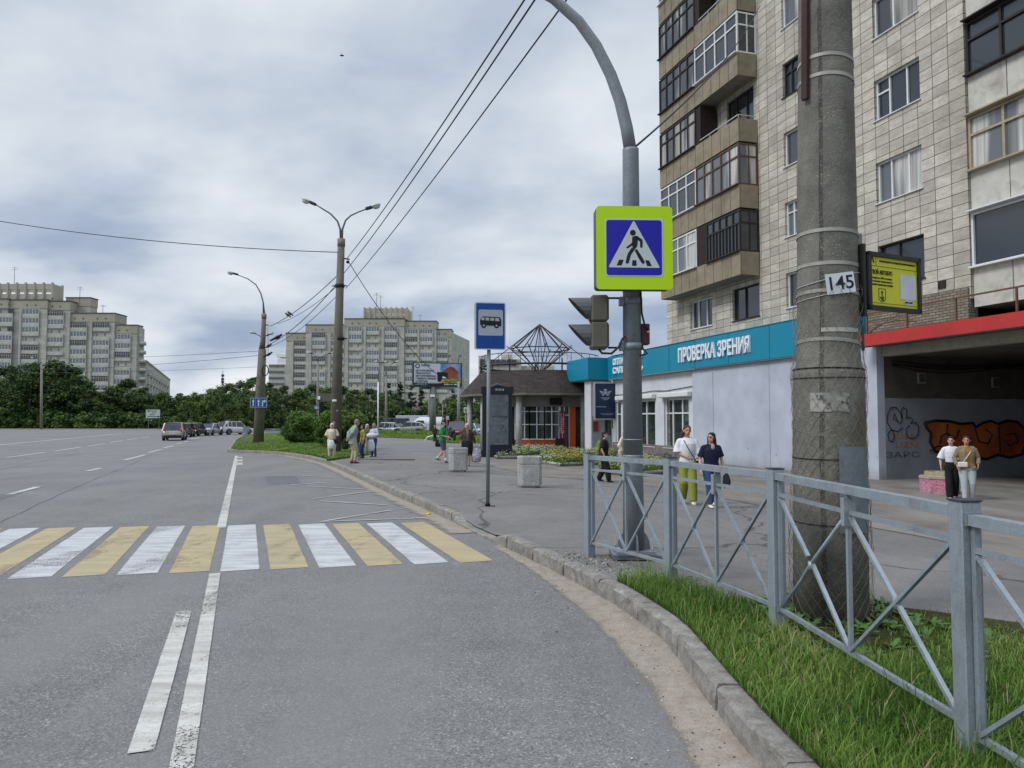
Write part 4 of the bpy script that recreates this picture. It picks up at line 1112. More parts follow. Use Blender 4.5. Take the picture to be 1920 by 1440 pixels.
def bay_mesh(w, h, style):
    """a far loggia bay: front band, frame and glass in one small part"""
    b = MB()
    if style == 0:      # white glazed
        b.box((w / 2, -.02, .55), (w, .10, 1.1), 0); b.box((w / 2, .03, 1.1 + (h - 1.2) / 2), (w - .1, .03, h - 1.25), 2)
        for i in range(6): b.box((.06 + (w - .12) * i / 5, -.02, 1.1 + (h - 1.2) / 2), (.10, .07, h - 1.25), 1)
        b.box((w / 2, -.02, 1.13), (w, .08, .1), 1); b.box((w / 2, -.02, h - .12), (w, .08, .1), 1)
    elif style == 1:    # open, dark inside
        b.box((w / 2, -.02, .55), (w, .10, 1.1), 0); b.box((w / 2, .45, 1.1 + (h - 1.2) / 2), (w - .1, .03, h - 1.25), 3)
        for i in (1, 3): b.box((w * i / 4.2, .3, 1.5), (.35, .05, 1.3), 2)
        b.box((w / 2, .2, h - .08), (w, .5, .1), 0)
    else:               # wood glazed, grey
        b.box((w / 2, -.02, .55), (w, .10, 1.1), 0); b.box((w / 2, .03, 1.1 + (h - 1.2) / 2), (w - .1, .03, h - 1.25), 3)
        for i in range(8): b.box((.06 + (w - .12) * i / 7, -.02, 1.1 + (h - 1.2) / 2), (.09, .06, h - 1.25), 0)
        b.box((w / 2, -.02, 1.1 + (h - 1.2) * .66), (w, .06, .08), 0)
    return b
def far_block(parent, s0, s1, z1, cols, storeys, mats, h=2.8, depth=7, y=0, wallm=None, z0=-.3, vents=True, top=2.6, seed=1):
    """one stepped section; cols: list of (s, width); returns nothing"""
    rr = random.Random(seed); w = MB()
    w.box(((s0 + s1) / 2, y + depth / 2, (z0 + z1) / 2), (s1 - s0, depth, z1 - z0)); w.build('wall_section', wallm or M_FAR, parent)
    tp = MB(); tp.box(((s0 + s1) / 2, y + depth / 2, z1 - top / 2 + .1), (s1 - s0 + .25, depth + .25, top)); 
    for s, cw in cols:
        if vents:
            for q in (.25, .75): tp.box((s + cw * q, y - .14, z1 - top * .55), (.4, .1, .4), 1)
    tp.box(((s0 + s1) / 2, y + depth / 2, z1 + .25), (s1 - s0 + .5, depth + .5, .25), 1)
    tp.build('roof_parapet', [M_FTOP, mat('roof_edge_dark', '55524a', .9)], parent)
    for s, cw in cols:
        pil = MB(); pil.box((s - .45, y - .25, (z0 + z1 - top) / 2), (.7, .6, z1 - top - z0)); pil.build('pilaster', wallm or M_FAR, parent)
        for k in range(storeys):
            st = rr.choice((0, 0, 0, 2, 2, 1)); key = (round(cw, 1), st)
            zz = z1 - top - h * (k + 1) + .0
            if key not in far_block.cache:
                o = bay_mesh(cw, h, st).build('loggia', [M_FBAL, M_FWH, M_FG3 if st == 0 else M_FG2, M_FG1], parent); far_block.cache[key] = o
            else:
                o = far_block.cache[key].copy(); COL.objects.link(o); o.parent = parent
            o.location = (s, y - .3, zz)
far_block.cache = {}
def crown(parent, s0, s1, z0, z1, y, depth):
    """the roof crown: an open colonnade of fins under a flared band"""
    b = MB(); b.box(((s0 + s1) / 2, y + depth / 2, z0 + (z1 - z0) * .2), (s1 - s0, depth, (z1 - z0) * .4))
    n = 8
    for i in range(n + 1):
        s = s0 + (s1 - s0) * i / n
        for yy_ in (y, y + depth): b.box((s, yy_ - .1, (z0 + z1) / 2 + .6), (.45, .7, (z1 - z0) * .95))
    for yy_ in (y, y + depth): b.box(((s0 + s1) / 2, yy_, z1 - (z1 - z0) * .16), (s1 - s0, .5, (z1 - z0) * .34))
    for ss in (s0, s1): b.box((ss, y + depth / 2, (z0 + z1) / 2), (.4, depth, z1 - z0))
    b.build('roof_crown', mat('crown_concrete', 'aaa597', .9, var=.1, scale=.3), parent)
def antenna(parent, s, z0, h, y=4, kind=0):
    m = MB(); m.tube([(s, y, z0), (s, y, z0 + h)], .07, 5)
    for q in ((.95, .8), (.85, 1.1)): m.bar((s - q[1], y, z0 + h * q[0]), (s + q[1], y, z0 + h * q[0]), .06, .06)
    m.build('antenna', mat('aerial_metal', '4b4b4d', .6), parent)
YA = 230.0
def XA(px, Y=YA): return xat(px, Y)
def ZA(py, Y=YA): return zat(py, Y)
bA = thing('apartment_block', 'long grey apartment block stepping down behind the roadside trees', 'building', (XA(-140), YA, 0))
bx0 = XA(-140)
far_block(bA, XA(-140) - bx0, XA(8) - bx0, ZA(562), [(XA(p) - bx0, 5.0) for p in (-125, -85, -45, -12)], 10, None, y=0, seed=3)
far_block(bA, XA(8) - bx0, XA(80) - bx0, ZA(563), [(XA(p) - bx0, 5.3) for p in (34,)], 9, None, y=.6, seed=4)
far_block(bA, XA(80) - bx0, XA(121) - bx0, ZA(565), [(XA(p) - bx0, 5.0) for p in (80,)], 9, None, y=1.2, seed=5)
far_block(bA, XA(121) - bx0, XA(204) - bx0, ZA(587), [(XA(p) - bx0, 5.2) for p in (121, 164)], 9, None, y=1.8, seed=6)
far_block(bA, XA(204) - bx0, XA(245) - bx0, ZA(609), [(XA(p) - bx0, 5.0) for p in (204,)], 8, None, y=2.4, seed=7, depth=3.5)
far_block(bA, XA(100) - bx0, XA(146) - bx0, ZA(566, YA + 12), [], 0, None, y=5, depth=4, vents=False)
crown(bA, XA(-50) - bx0, XA(86) - bx0, ZA(562), ZA(531), 1.5, 5)
antenna(bA, XA(2) - bx0, ZA(531), 6); antenna(bA, XA(129) - bx0, ZA(566), 5.5); antenna(bA, XA(174) - bx0, ZA(586), 3)
m = MB()   # rounded corner with side balconies
sx = XA(245) - bx0
m.box((sx - .4, 4.9, ZA(612) / 2), (1.6, 3.2, ZA(612))); m.build('wall_section', M_FARL, bA)
for k in range(8):
    b = MB(); b.lathe([(1.3, 0), (1.3, 1.05)], (0, 0, 0), 14); o = b.build('round_balcony', M_FBAL, bA); o.location = (sx + .6, 4.6, ZA(612) - 5.4 - 2.8 * k)
wing = thing('apartment_wing', 'low pale apartment wing running away beside the long grey block', 'building', (XA(254), 236, 0), math.atan2(110, XA(305, 346) - XA(254, 236)) - math.pi / 2)
L = math.hypot(110, XA(305, 346) - XA(254, 236)); hw = ZA(680, 240)
# local Y runs away along the wing, +X faces right
m = MB(); m.box((-6, L / 2, hw / 2), (12, L, hw)); m.build('wall', M_FARL, wing)
m = MB(); m.box((-6, L / 2, hw + .2), (12.4, L + .4, .5)); m.build('roof_edge', M_FTOP, wing)
wp_ = None
for j in range(9):
    for k in range(5):
        if wp_ is None:
            b = MB(); b.box((.05, 0, 0), (.1, 5.2, 1.6), 0); b.box((.35, 0, -1.0), (.7, 5.4, 1.0), 1)
            for q in range(5): b.box((.12, -2.6 + 1.3 * q, 0), (.1, .15, 1.6), 2)
            wp_ = b.build('loggia', [M_FG1, M_FARL, M_FWH], wing); o = wp_
        else: o = wp_.copy(); COL.objects.link(o); o.parent = wing
        o.location = (0, 6 + j * 12, hw - 2.6 - 2.9 * k)
YB = 262.0
bB = thing('apartment_block', 'broad beige apartment block with a roof crown behind the billboard', 'building', (XA(533, YB), YB, 0))
b0 = XA(533, YB); XB = lambda p: XA(p, YB) - b0; ZB = lambda q: ZA(q, YB)
far_block(bB, 0, XB(571), ZB(625), [(XB(548), 4.6)], 7, None, y=1.0, seed=11)
far_block(bB, XB(571), XB(645), ZB(610), [(XB(583), 4.8), (XB(619), 4.6)], 8, None, y=.3, seed=12)
far_block(bB, XB(645), XB(757), ZB(599), [(XB(653), 4.6), (XB(686), 4.6), (XB(720), 4.6)], 9, None, y=-.4, seed=13)
far_block(bB, XB(757), XB(817), ZB(603), [(XB(758), 4.6), (XB(786), 4.6)], 8, None, y=.3, seed=14)
far_block(bB, XB(817), XB(845), ZB(618), [(XB(817), 4.0)], 7, None, y=1.0, seed=15, depth=8)
crown(bB, XB(678), XB(760), ZB(601), ZB(576), 3, 10)
for s_, q_, h_ in ((700, 577, 6), (708, 577, 5), (770, 603, 6), (784, 603, 3)): antenna(bB, XB(s_), ZB(q_), h_)
side = thing('apartment_side', 'pale blank end wall of the beige block beside the billboard', 'building', (XA(845, YB), YB + 1.2, 0), 0)
bpy.data.objects.remove(side)
m = MB(); e0 = (XB(845), 1.2); e1 = (XA(880, YB + 30) - b0, 30.0)
hE = ZB(622)
m.add([(e0[0], e0[1], -.3), (e1[0], e1[1], -.3), (e1[0] - 12, e1[1] + 8, -.3), (e0[0] - 5, e0[1] + 12, -.3), (e0[0], e0[1], hE), (e1[0], e1[1], hE), (e1[0] - 12, e1[1] + 8, hE), (e0[0] - 5, e0[1] + 12, hE)],
      [(0, 1, 5, 4), (1, 2, 6, 5), (2, 3, 7, 6), (3, 0, 4, 7), (4, 5, 6, 7)])
m.build('end_wall', M_FARL, bB)
dv = Vector((e1[0] - e0[0], e1[1] - e0[1], 0)); Ld = dv.length; dv.normalize(); wq = None
for f_ in (.2, .42, .68):
    for k in range(8):
        p = Vector((e0[0], e0[1], 0)) + dv * (Ld * f_); 
        if wq is None:
            b = MB(); b.box((0, -.02, 0), (1.3 if f_ < .5 else .8, .12, 1.3), 0); b.box((0, -.06, -.7), (1.5, .15, .08), 1); wq = b.build('window', [M_FG1, M_FWH], bB); o = wq
        else: o = wq.copy(); COL.objects.link(o); o.parent = bB
        o.rotation_euler = (0, 0, math.atan2(dv.y, dv.x)); o.location = (p.x, p.y, hE - 4.5 - 2.8 * k)
# right-hand rear block behind the pavilion, the white tower far off, the tv mast
YC = 300
bC = thing('office_tower', 'distant white tower with a stepped top behind the road poles', 'building', (XA(500, 420), 420, 0))
c0 = XA(500, 420); Xc = lambda p: XA(p, 420) - c0; Zc = lambda q: ZA(q, 420)
m = MB(); m.box((Xc(500 + 18), 8, Zc(683) / 2), (Xc(533) - Xc(502), 16, Zc(683))); m.build('wall', M_FARL, bC)
m = MB(); m.box((Xc(526), 8, Zc(672) / 2), (Xc(534) - Xc(515), 12, Zc(672))); m.box((Xc(523), 8, Zc(666)), (Xc(533) - Xc(514), 10, 1.6)); m.box((Xc(523), 8, Zc(662)), (Xc(528) - Xc(518), 6, 3)); m.tube([(Xc(523), 8, Zc(662)), (Xc(523), 8, Zc(655))], .3, 6); m.build('upper_storeys', M_FWH, bC)
m = MB()
for k in range(9): m.box((Xc(517), -.1, Zc(686) - 3.4 * k), (Xc(532) - Xc(503), .3, 1.1))
m.build('window_band', M_FG2, bC)
bD = thing('apartment_block', 'pale concrete block rising just behind the pavilion roof', 'building', (XA(897, 190), 190, 0))
d0 = XA(897, 190)
m = MB(); m.box((XA(905, 190) - d0, 8, ZA(667, 190) / 2), (XA(913, 190) - XA(897, 190), 16, ZA(667, 190))); m.box((XA(945, 190) - d0, 8, ZA(673, 190) / 2), (XA(978, 190) - XA(913, 190), 14, ZA(673, 190)))
m.box((XA(950, 190) - d0, 6, ZA(668, 190)), (3, 4, 1.6)); m.box((XA(1000, 190) - d0, 10, ZA(684, 190) / 2), (XA(1060, 190) - XA(978, 190), 14, ZA(684, 190))); m.build('wall', M_FARL, bD)
for i in range(7):
    for k in range(6):
        b = MB() if (i, k) == (0, 0) else None
        if b: b.box((0, -.1, 0), (1.1, .2, 1.5)); wq2 = b.build('window', M_FG1, bD); o = wq2
        else: o = wq2.copy(); COL.objects.link(o); o.parent = bD
        o.location = (XA(904 + i * 10, 190) - d0, .9 if i else 0, ZA(679, 190) - 3 * k)
mast = thing('tv_mast', 'thin distant television mast above the trees', 'mast', (XA(416, 900), 900, 0))
m = MB(); zt = ZA(693, 900)
m.tube([(0, 0, 0), (0, 0, zt * .6), (0, 0, zt * .62)], [1.6, .7, .6], 6, 0); m.build('shaft', mat('mast_grey', '6d7076', .6), mast)
m = MB(); m.tube([(0, 0, ZA(722, 900)), (0, 0, zt)], [1.3, .35], 6, 0)
m.build('lattice', mat('mast_pale', '9da3ad', .6), mast)
m = MB()
for q in (704, 711, 716): m.tube([(0, 0, ZA(q + 2, 900)), (0, 0, ZA(q - 2, 900))], 1.9, 6, 0)
m.build('aerial_ring', mat('mast_dark', '4a4c52', .6), mast)

# ================================================================== PAVILION (flower shop)
PV = Vector((2.0, 53.6, 0)); pzb = gz(PV)
pav = thing('flower_pavilion', 'round flower shop pavilion with shingled roof and wire pyramid frame on top', 'kiosk', (PV.x, PV.y, pzb))
zl = lambda py, Y: zat(py, Y) - pzb
M_SHIN = tile_mat('brown_shingles', '4b4340', '3a3432', '2a2624', .32, .16, .5, dirt='2d2927', msize=.01)
ze, zt_ = zl(736, 48.3), zl(694, 49.6)
m = MB(); m.lathe([(5.75, ze), (4.35, zt_), (4.2, zt_ + .02)], n=16, smooth=False); m.build('roof', M_SHIN, pav)
m = MB(); m.lathe([(5.75, ze - .16), (5.78, ze - .01)], n=16, smooth=False); m.lathe([(4.4, 2.9 if ze > 3 else ze - .6), (4.4, ze - .13)], n=16, smooth=False); m.build('eave', mat('eave_board', '77736c', .8), pav)
m = MB()
for a in (252, 303, 218, 180, 340, 120, 60): m.tube([(5.0 * math.cos(R(a)), 5.0 * math.sin(R(a)), 0), (5.0 * math.cos(R(a)), 5.0 * math.sin(R(a)), ze - .1)], .2, 12); m.build('column', concrete_rough('pavilion_column', hexc('a9a9a6'), hexc('8a8a87'), hexc('c2c2bf'), 5), pav); m = MB()
# inner glazed drum
RD = 4.1
def drum(a, z): return Vector((RD * math.cos(R(a)), RD * math.sin(R(a)), z))
angs = [244, 258, 272, 286]
orange = mat('orange_tile', '9a4a30', .6, var=.15, scale=8); orp = mat('orange_panel', 'd0591c', .45, var=.05)
zl0, zl1 = .75, ze - .35
m = MB()
for a0, a1 in zip(angs, angs[1:]): m.quad(drum(a0, 0), drum(a1, 0), drum(a1, zl0), drum(a0, zl0))
m.build('plinth', orange, pav)
for a0, a1 in zip(angs, angs[1:]):
    f = MB(); p, q = drum(a0, 0), drum(a1, 0); up = Vector((0, 0, 1)); nd = 3 if a0 == 244 else 2
    for i in range(nd + 1):
        c = p.lerp(q, i / nd); f.bar(c + up * zl0, c + up * zl1, .07, .07)
    for z in (zl0, zl0 + (zl1 - zl0) * .36, zl0 + (zl1 - zl0) * .68, zl1): f.bar(p + up * z, q + up * z, .06, .06)
    fo = f.build('window', M_WHT, pav)
    g = MB(); g.quad(p + up * zl0, q + up * zl0, q + up * zl1, p + up * zl1); g.build('pane', glass_mat('pavilion_glass', (.03, .045, .038), .03), fo)
m = MB(); m.lathe([(RD - .35, 0), (RD - .35, ze)], n=24); m.build('inner_wall', mat('pavilion_inside', '26302b', .8, var=.4, scale=1.2), pav)
# door bay with red vertical sign, orange panel
p, q = drum(287, 0), drum(303, 0); up = Vector((0, 0, 1))
d = MB(); 
for t_ in (0, .28, .6): c = p.lerp(q, t_); d.bar(c, c + up * zl1, .07, .07)
for z in (.05, zl1 * .68, zl1): d.bar(p + up * z, p.lerp(q, .6) + up * z, .07, .07)
do = d.build('door', M_WHT, pav); g = MB(); g.quad(p, p.lerp(q, .6), p.lerp(q, .6) + up * zl1, p + up * zl1); g.build('pane', M_GLASS, do)
m = MB(); a_, b_ = p.lerp(q, .6), q; m.bar(a_ + (b_ - a_) * .5 + up * .02, a_ + (b_ - a_) * .5 + up * zl1 * .92, (b_ - a_).length, .12, up=(b_ - a_).cross(up)); m.build('orange_panel', orp, pav)
c = p.lerp(q, .13) + Vector((0, -.12, 0)); Ms = frame_M(c + up * 1.35, (q - p)); 
m = MB(); m.prism(rrect(.42, 2.5, .01), .03, M=Ms); so = m.build('shop_sign', mat('crimson_sign', '8e1f33', .5), pav)
m = MB()
for i, ch in enumerate('ЦВЕТЫ'): text_mb(m, ch, .5, frame_M(c + up * (2.25 - .42 * i) + Vector((0, -.05, 0)), (q - p)), depth=.008, width=.27, bold=.015)
m.build('lettering', mat('pink_letter', 'c9b3b8', .5), so)
m = MB(); m.box((.9, -4.3, ze - .55), (.8, .5, .45)); m.box((1.15, -4.35, .55), (.55, .5, .5)); m.build('air_unit', M_BLACK, pav)
# roof rail ring and wire pyramid
M_WIRE = mat('rusty_black_bar', '3a2f29', .7, var=.2)
m = MB(); zr = zt_ + .45
for z in (zr, ): m.tube([(4.3 * math.cos(R(a)), 4.3 * math.sin(R(a)), z) for a in range(0, 361, 15)], .07, 6)
for a in range(0, 360, 24): m.bar((4.3 * math.cos(R(a)), 4.3 * math.sin(R(a)), zt_ - .1), (4.3 * math.cos(R(a)), 4.3 * math.sin(R(a)), zr + (.35 if a % 48 == 0 else 0)), .09, .09)
for a in range(190, 350, 12): m.bar((4.2 * math.cos(R(a)), 4.2 * math.sin(R(a)), zr), (4.2 * math.cos(R(a)), 4.2 * math.sin(R(a)), zr + .75), .03, .03)
m.tube([(4.2 * math.cos(R(a)), 4.2 * math.sin(R(a)), zr + .75) for a in range(190, 350, 12)], .03, 5)
m.build('roof_rail', M_WIRE, pav)
m = MB(); za, zm, zb_ = zl(608, 53.6), zl(655, 53.6), zl(696, 53.6); RM = 2.15
for i in range(12):
    a = R(30 * i + 8); pm = (RM * math.cos(a), RM * math.sin(a), zm)
    m.bar((0, 0, za), pm, .055, .055); m.bar(pm, (.25 * math.cos(a), .25 * math.sin(a), zb_), .05, .05)
    m.bar(pm, (RM * 1.12 * math.cos(a), RM * 1.12 * math.sin(a), zm + .2), .05, .05)
m.tube([(RM * math.cos(R(30 * i + 8)), RM * math.sin(R(30 * i + 8)), zm) for i in range(13)], .04, 5)
m.tube([(RM * .8 * math.cos(R(30 * i + 8)), RM * .8 * math.sin(R(30 * i + 8)), zm - .35) for i in range(13)], .025, 5)
for a in (200, 340, 270, 90): m.bar((0, 0, za), (4.25 * math.cos(R(a)), 4.25 * math.sin(R(a)), zt_ + .3), .05, .05)
for i in range(6):
    a = R(60 * i + 20); m.tube([(2.1 * math.cos(a), 2.1 * math.sin(a), zm - .2), (2.5 * math.cos(a + .2), 2.4 * math.sin(a + .2), zm - .8), (1.9 * math.cos(a + .3), 1.9 * math.sin(a + .3), zm - 1.2)], .012, 4)
m.build('pyramid_frame', M_WIRE, pav)
# ================================================================== TREES
def leaf_mat(name, dark, mid, light):
    t = NT(name); a = t.N('ShaderNodeAttribute', attribute_name='tint')
    oi = t.N('ShaderNodeObjectInfo')
    f = t.math('ADD', a.outputs['Fac'], t.math('MULTIPLY', t.math('SUBTRACT', oi.outputs['Random'], 0.5), 0.35))
    c = t.ramp(f, [(0.1, dark), (0.5, mid), (0.9, light)])
    tr = t.N('ShaderNodeBsdfTranslucent'); t.L(c, tr.inputs[0]); ms = t.N('ShaderNodeMixShader'); ms.inputs[0].default_value = 0.22
    t.setv(t.b.inputs['Base Color'], c); t.b.inputs['Roughness'].default_value = 0.6; t.b.inputs['Specular IOR Level'].default_value = 0.25
    t.L(t.b.outputs[0], ms.inputs[1]); t.L(tr.outputs[0], ms.inputs[2]); t.L(ms.outputs[0], t.out.inputs[0]); return t.mat
M_LEAF = leaf_mat('dark_leaf', (.028, .056, .018), (.055, .098, .028), (.10, .155, .042))
M_LEAF2 = leaf_mat('mid_leaf', (.05, .092, .02), (.10, .16, .036), (.18, .245, .06))
M_LEAF3 = leaf_mat('bright_leaf', (.05, .10, .018), (.10, .175, .03), (.18, .26, .05))
M_PINE = leaf_mat('pine_needle', (.014, .034, .016), (.028, .052, .026), (.05, .08, .036))
M_BARK = mat('tree_bark', '5a5048', .9, var=.25, scale=6, bump=.4)
def leaf_cloud(name, mats_, cen, rad, per, size, seed, tint_base):
    """clumps (centres, radii) filled with small leaf faces; one mesh"""
    rg_ = np.random.default_rng(seed); C = np.array(cen); Rr = np.array(rad)
    idx = np.repeat(np.arange(len(C)), per); N = len(idx)
    d = rg_.normal(size=(N, 3)); d /= np.linalg.norm(d, axis=1)[:, None]
    r = np.abs(rg_.normal(0.62, 0.36, N))
    ax_ = rg_.uniform(.6, 1.35, (len(C), 3)) * np.array([1.1, 1.1, .72])
    P_ = C[idx] + d * (r * Rr[idx])[:, None] * ax_[idx]
    n = d + rg_.normal(size=(N, 3)) * .7 + np.array([0, 0, .5]); n /= np.linalg.norm(n, axis=1)[:, None]
    a = np.cross(n, rg_.normal(size=(N, 3))); a /= np.linalg.norm(a, axis=1)[:, None]; b = np.cross(n, a)
    s = size * rg_.uniform(.55, 1.3, N); V = np.zeros((N, 4, 3))
    for k, (i, j) in enumerate(((-1, 0), (0, -.55), (1, 0), (0, .55))): V[:, k] = P_ + a * (s * i)[:, None] + b * (s * j)[:, None] + n * (0 if k % 2 else -.15 * s)[:, None] if not k % 2 else P_ + a * (s * i)[:, None] + b * (s * j)[:, None]
    me = bpy.data.meshes.new(name); me.vertices.add(N * 4); me.vertices.foreach_set('co', V.reshape(-1))
    me.loops.add(N * 4); me.loops.foreach_set('vertex_index', np.arange(N * 4, dtype=np.int32))
    me.polygons.add(N); me.polygons.foreach_set('loop_start', (np.arange(N) * 4).astype(np.int32)); me.polygons.foreach_set('loop_total', np.full(N, 4, dtype=np.int32))
    me.update(); at_ = me.attributes.new('tint', 'FLOAT', 'POINT')
    ct = np.array(tint_base)[idx] + rg_.normal(0, .13, N)
    at_.data.foreach_set('value', np.repeat(ct, 4)); me.materials.append(mats_); return me
def crown_mesh(name, m, H, Rd, seed, n=78, per=125, size=.25, low=.12, conical=False):
    rr = random.Random(seed); cen, rad, tn = [], [], []
    lob = [(rr.uniform(0, 6.28), rr.uniform(.75, 1.2)) for _ in range(5)]
    while len(cen) < n:
        z = rr.uniform(low, 1.0); 
        prof = (math.sin(math.pi * min(1, (z - low) / (1 - low) * .86 + .14)) ** .6) if not conical else (1.05 - z) * 1.1
        a = rr.uniform(0, 6.28); k = 1 + .22 * math.cos(2 * (a - lob[0][0])) + .15 * math.cos(3 * (a - lob[1][0]))
        r = Rd * prof * k * rr.random() ** .38 * .86
        rc = Rd * rr.uniform(.11, .31) * (.8 if z > .8 else 1)
        cen.append((r * math.cos(a), r * math.sin(a), z * (H - rc * .7))); rad.append(rc); tn.append(rr.uniform(.25, .8))
    return leaf_cloud(name, m, cen, rad, per, size, seed, tn)
def trunk_mesh(H, Rd, seed, r0=.22):
    rr = random.Random(seed); m = MB(); pts = [(rr.uniform(-.1, .1) * z, rr.uniform(-.1, .1) * z, z) for z in (0, H * .2, H * .4, H * .62, H * .8)]
    m.tube(pts, [r0 * 1.25, r0, r0 * .8, r0 * .5, r0 * .2], 8)
    for i in range(6):
        a = rr.uniform(0, 6.28); z = H * rr.uniform(.22, .5); m.tube([(0, 0, z), (Rd * .35 * math.cos(a), Rd * .35 * math.sin(a), z + H * .15), (Rd * .65 * math.cos(a), Rd * .65 * math.sin(a), z + H * .3)], [r0 * .5, r0 * .3, r0 * .1], 5)
    o = m.build('trunk', M_BARK); me = o.data; bpy.data.objects.remove(o); return me
TR = []
for i in range(4): TR.append((crown_mesh('crown', M_LEAF, 12, 5.0, 20 + i), trunk_mesh(12, 5, 30 + i)))
for i in range(4): TR.append((crown_mesh('crown', M_LEAF2, 12, 4.8, 40 + i), trunk_mesh(12, 5, 50 + i)))
PN = [(crown_mesh('crown', M_PINE, 14, 2.6, 60 + i, n=80, per=90, size=.2, low=.08, conical=True), trunk_mesh(14, 2.0, 64 + i)) for i in range(2)]
BU = [crown_mesh('crown', mm, 3.0, 3.0, 70 + i, n=26, per=150, size=.26, low=.1) for i, mm in enumerate((M_LEAF, M_LEAF2))]
def tree(px, ytop, Y, kind, label, wid=1.0, base=0.1, group='trees along the far roadside', name='broadleaf_tree', seed=0):
    me, tm = kind; x = xat(px, Y); h = zat(ytop, Y) - base
    H0 = 14 if me.name.startswith('crown') and kind in PN else 12
    t_ = thing(name, label, 'tree', (x, Y, base), random.Random(seed + px).uniform(0, 6.28), group)
    k = h / H0
    for nm, d in (('crown', me), ('trunk', tm)):
        o = bpy.data.objects.new(nm, d); COL.objects.link(o); o.parent = t_; o.scale = (k * wid, k * wid, k)
    return t_
rr = random.Random(77)
front = [(-45, 690, 166), (8, 682, 160), (58, 677, 158), (103, 673, 160), (140, 687, 162), (172, 728, 158), (204, 722, 160), (238, 709, 163), (272, 725, 165), (305, 735, 160), (338, 737, 163), (368, 734, 158), (396, 726, 156), (424, 716, 150), (452, 712, 140), (476, 706, 128), (505, 716, 132)]
for i, (px, yt, Y) in enumerate(front):
    dk = px < 300
    tree(px, yt, Y, TR[i % 4] if dk or px > 400 else TR[4 + i % 4], None, 1.12 if dk else 1.0, seed=i)
back = [(-20, 700, 182), (35, 694, 180), (80, 690, 184), (125, 700, 185), (160, 735, 182), (188, 735, 184), (222, 727, 186), (256, 728, 186), (288, 740, 188), (322, 745, 186), (352, 741, 186), (383, 738, 182), (410, 732, 175), (440, 730, 170), (300, 737, 215), (340, 742, 215), (370, 746, 220)]
for i, (px, yt, Y) in enumerate(back): tree(px, yt, Y, TR[4 + i % 4] if i % 3 else TR[i % 4], None, 1.15, seed=i + 40)
mid = [(535, 722, 118), (560, 728, 124), (584, 718, 128), (610, 724, 122), (640, 722, 132), (664, 730, 126), (690, 726, 136), (716, 734, 130), (742, 737, 138), (812, 742, 142), (842, 744, 138), (868, 736, 134), (900, 742, 136), (922, 742, 130), (1160, 748, 120)]
for i, (px, yt, Y) in enumerate(mid): tree(px, yt, Y, TR[4 + i % 4] if i % 2 else TR[i % 4], None, 1.1, group='trees behind the parking place', seed=i + 80)
for i, (px, yt, Y) in enumerate([(728, 718, 150), (750, 716, 152), (772, 722, 150), (790, 728, 155), (848, 728, 152), (880, 734, 150)]):
    tree(px, yt, Y, PN[i % 2], None, 1.25, group='conifers behind the billboard', name='conifer_tree', seed=i)
# each tree gets a label of its own further down (LABEL TREES)
und = [(x, 776 + rr.uniform(-7, 5), 152.5 + rr.uniform(0, 3)) for x in range(-40, 440, 22)] + [(x, 782 + rr.uniform(-5, 5), 138) for x in range(445, 620, 22)]
for i, (px, yt, Y) in enumerate(und):
    x = xat(px, Y); h = zat(yt, Y) - .1; o = bpy.data.objects.new('roadside_bush', BU[i % 2]); COL.objects.link(o)
    o.location = (x, Y, .1); o.scale = (1.0, 1.0, h / 3.0); o.rotation_euler = (0, 0, rr.uniform(0, 6.28))
    tag(o, None, 'bush', 'bushes under the far trees')
for i, (px, Y) in enumerate([(690, 118), (716, 121), (742, 119), (768, 122), (794, 120), (820, 121), (846, 119), (872, 118), (898, 119), (664, 116), (640, 112)]):
    x = xat(px, Y); o = bpy.data.objects.new('roadside_bush', BU[i % 2]); COL.objects.link(o); o.location = (x, Y, .0); o.scale = (.9, .9, 1.1 + .3 * rr.random()); o.rotation_euler = (0, 0, rr.uniform(0, 6.28)); tag(o, None, 'bush', 'bushes behind the parked cars')
# the big clipped shrubs on the island
def shrub(px0, px1, ytop, Y, label, seed, m):
    x0, x1 = xat(px0, Y), xat(px1, Y); p = Vector(((x0 + x1) / 2, Y, 0)); p.z = .28; Rd = (x1 - x0) / 2; H = zat(ytop, Y) - p.z
    rr2 = random.Random(seed); cen, rad, tn = [], [], []
    for _ in range(130):
        a = rr2.uniform(0, 6.28); e = rr2.uniform(-.1, 1.0); r = rr2.random() ** .3 * .84; rc = rr2.uniform(.16, .3)
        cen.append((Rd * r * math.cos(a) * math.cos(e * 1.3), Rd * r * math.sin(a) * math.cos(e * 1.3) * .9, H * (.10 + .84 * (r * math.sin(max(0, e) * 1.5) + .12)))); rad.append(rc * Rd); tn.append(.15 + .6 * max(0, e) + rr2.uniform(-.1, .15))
    t_ = thing('shrub', label, 'shrub', tuple(p))
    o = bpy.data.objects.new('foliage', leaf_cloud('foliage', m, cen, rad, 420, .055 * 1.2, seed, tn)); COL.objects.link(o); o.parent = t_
    mb = MB()
    for i in range(7):
        a = i * .9; mb.tube([(.1 * math.cos(a), .1 * math.sin(a), 0), (Rd * .4 * math.cos(a), Rd * .4 * math.sin(a), H * .35), (Rd * .6 * math.cos(a), Rd * .6 * math.sin(a), H * .6)], [.05, .035, .01], 5)
    mb.build('stem', M_BARK, t_)
shrub(528, 607, 769, 46, 'rounded green shrub on the grass island nearer the lane sign pole', 5, M_LEAF3)
shrub(590, 672, 764, 41, 'tall rounded green shrub right behind the double armed lamp post', 6, M_LEAF3)
shrub(638, 694, 773, 44, 'smaller green shrub beside the waiting women', 7, M_LEAF2)
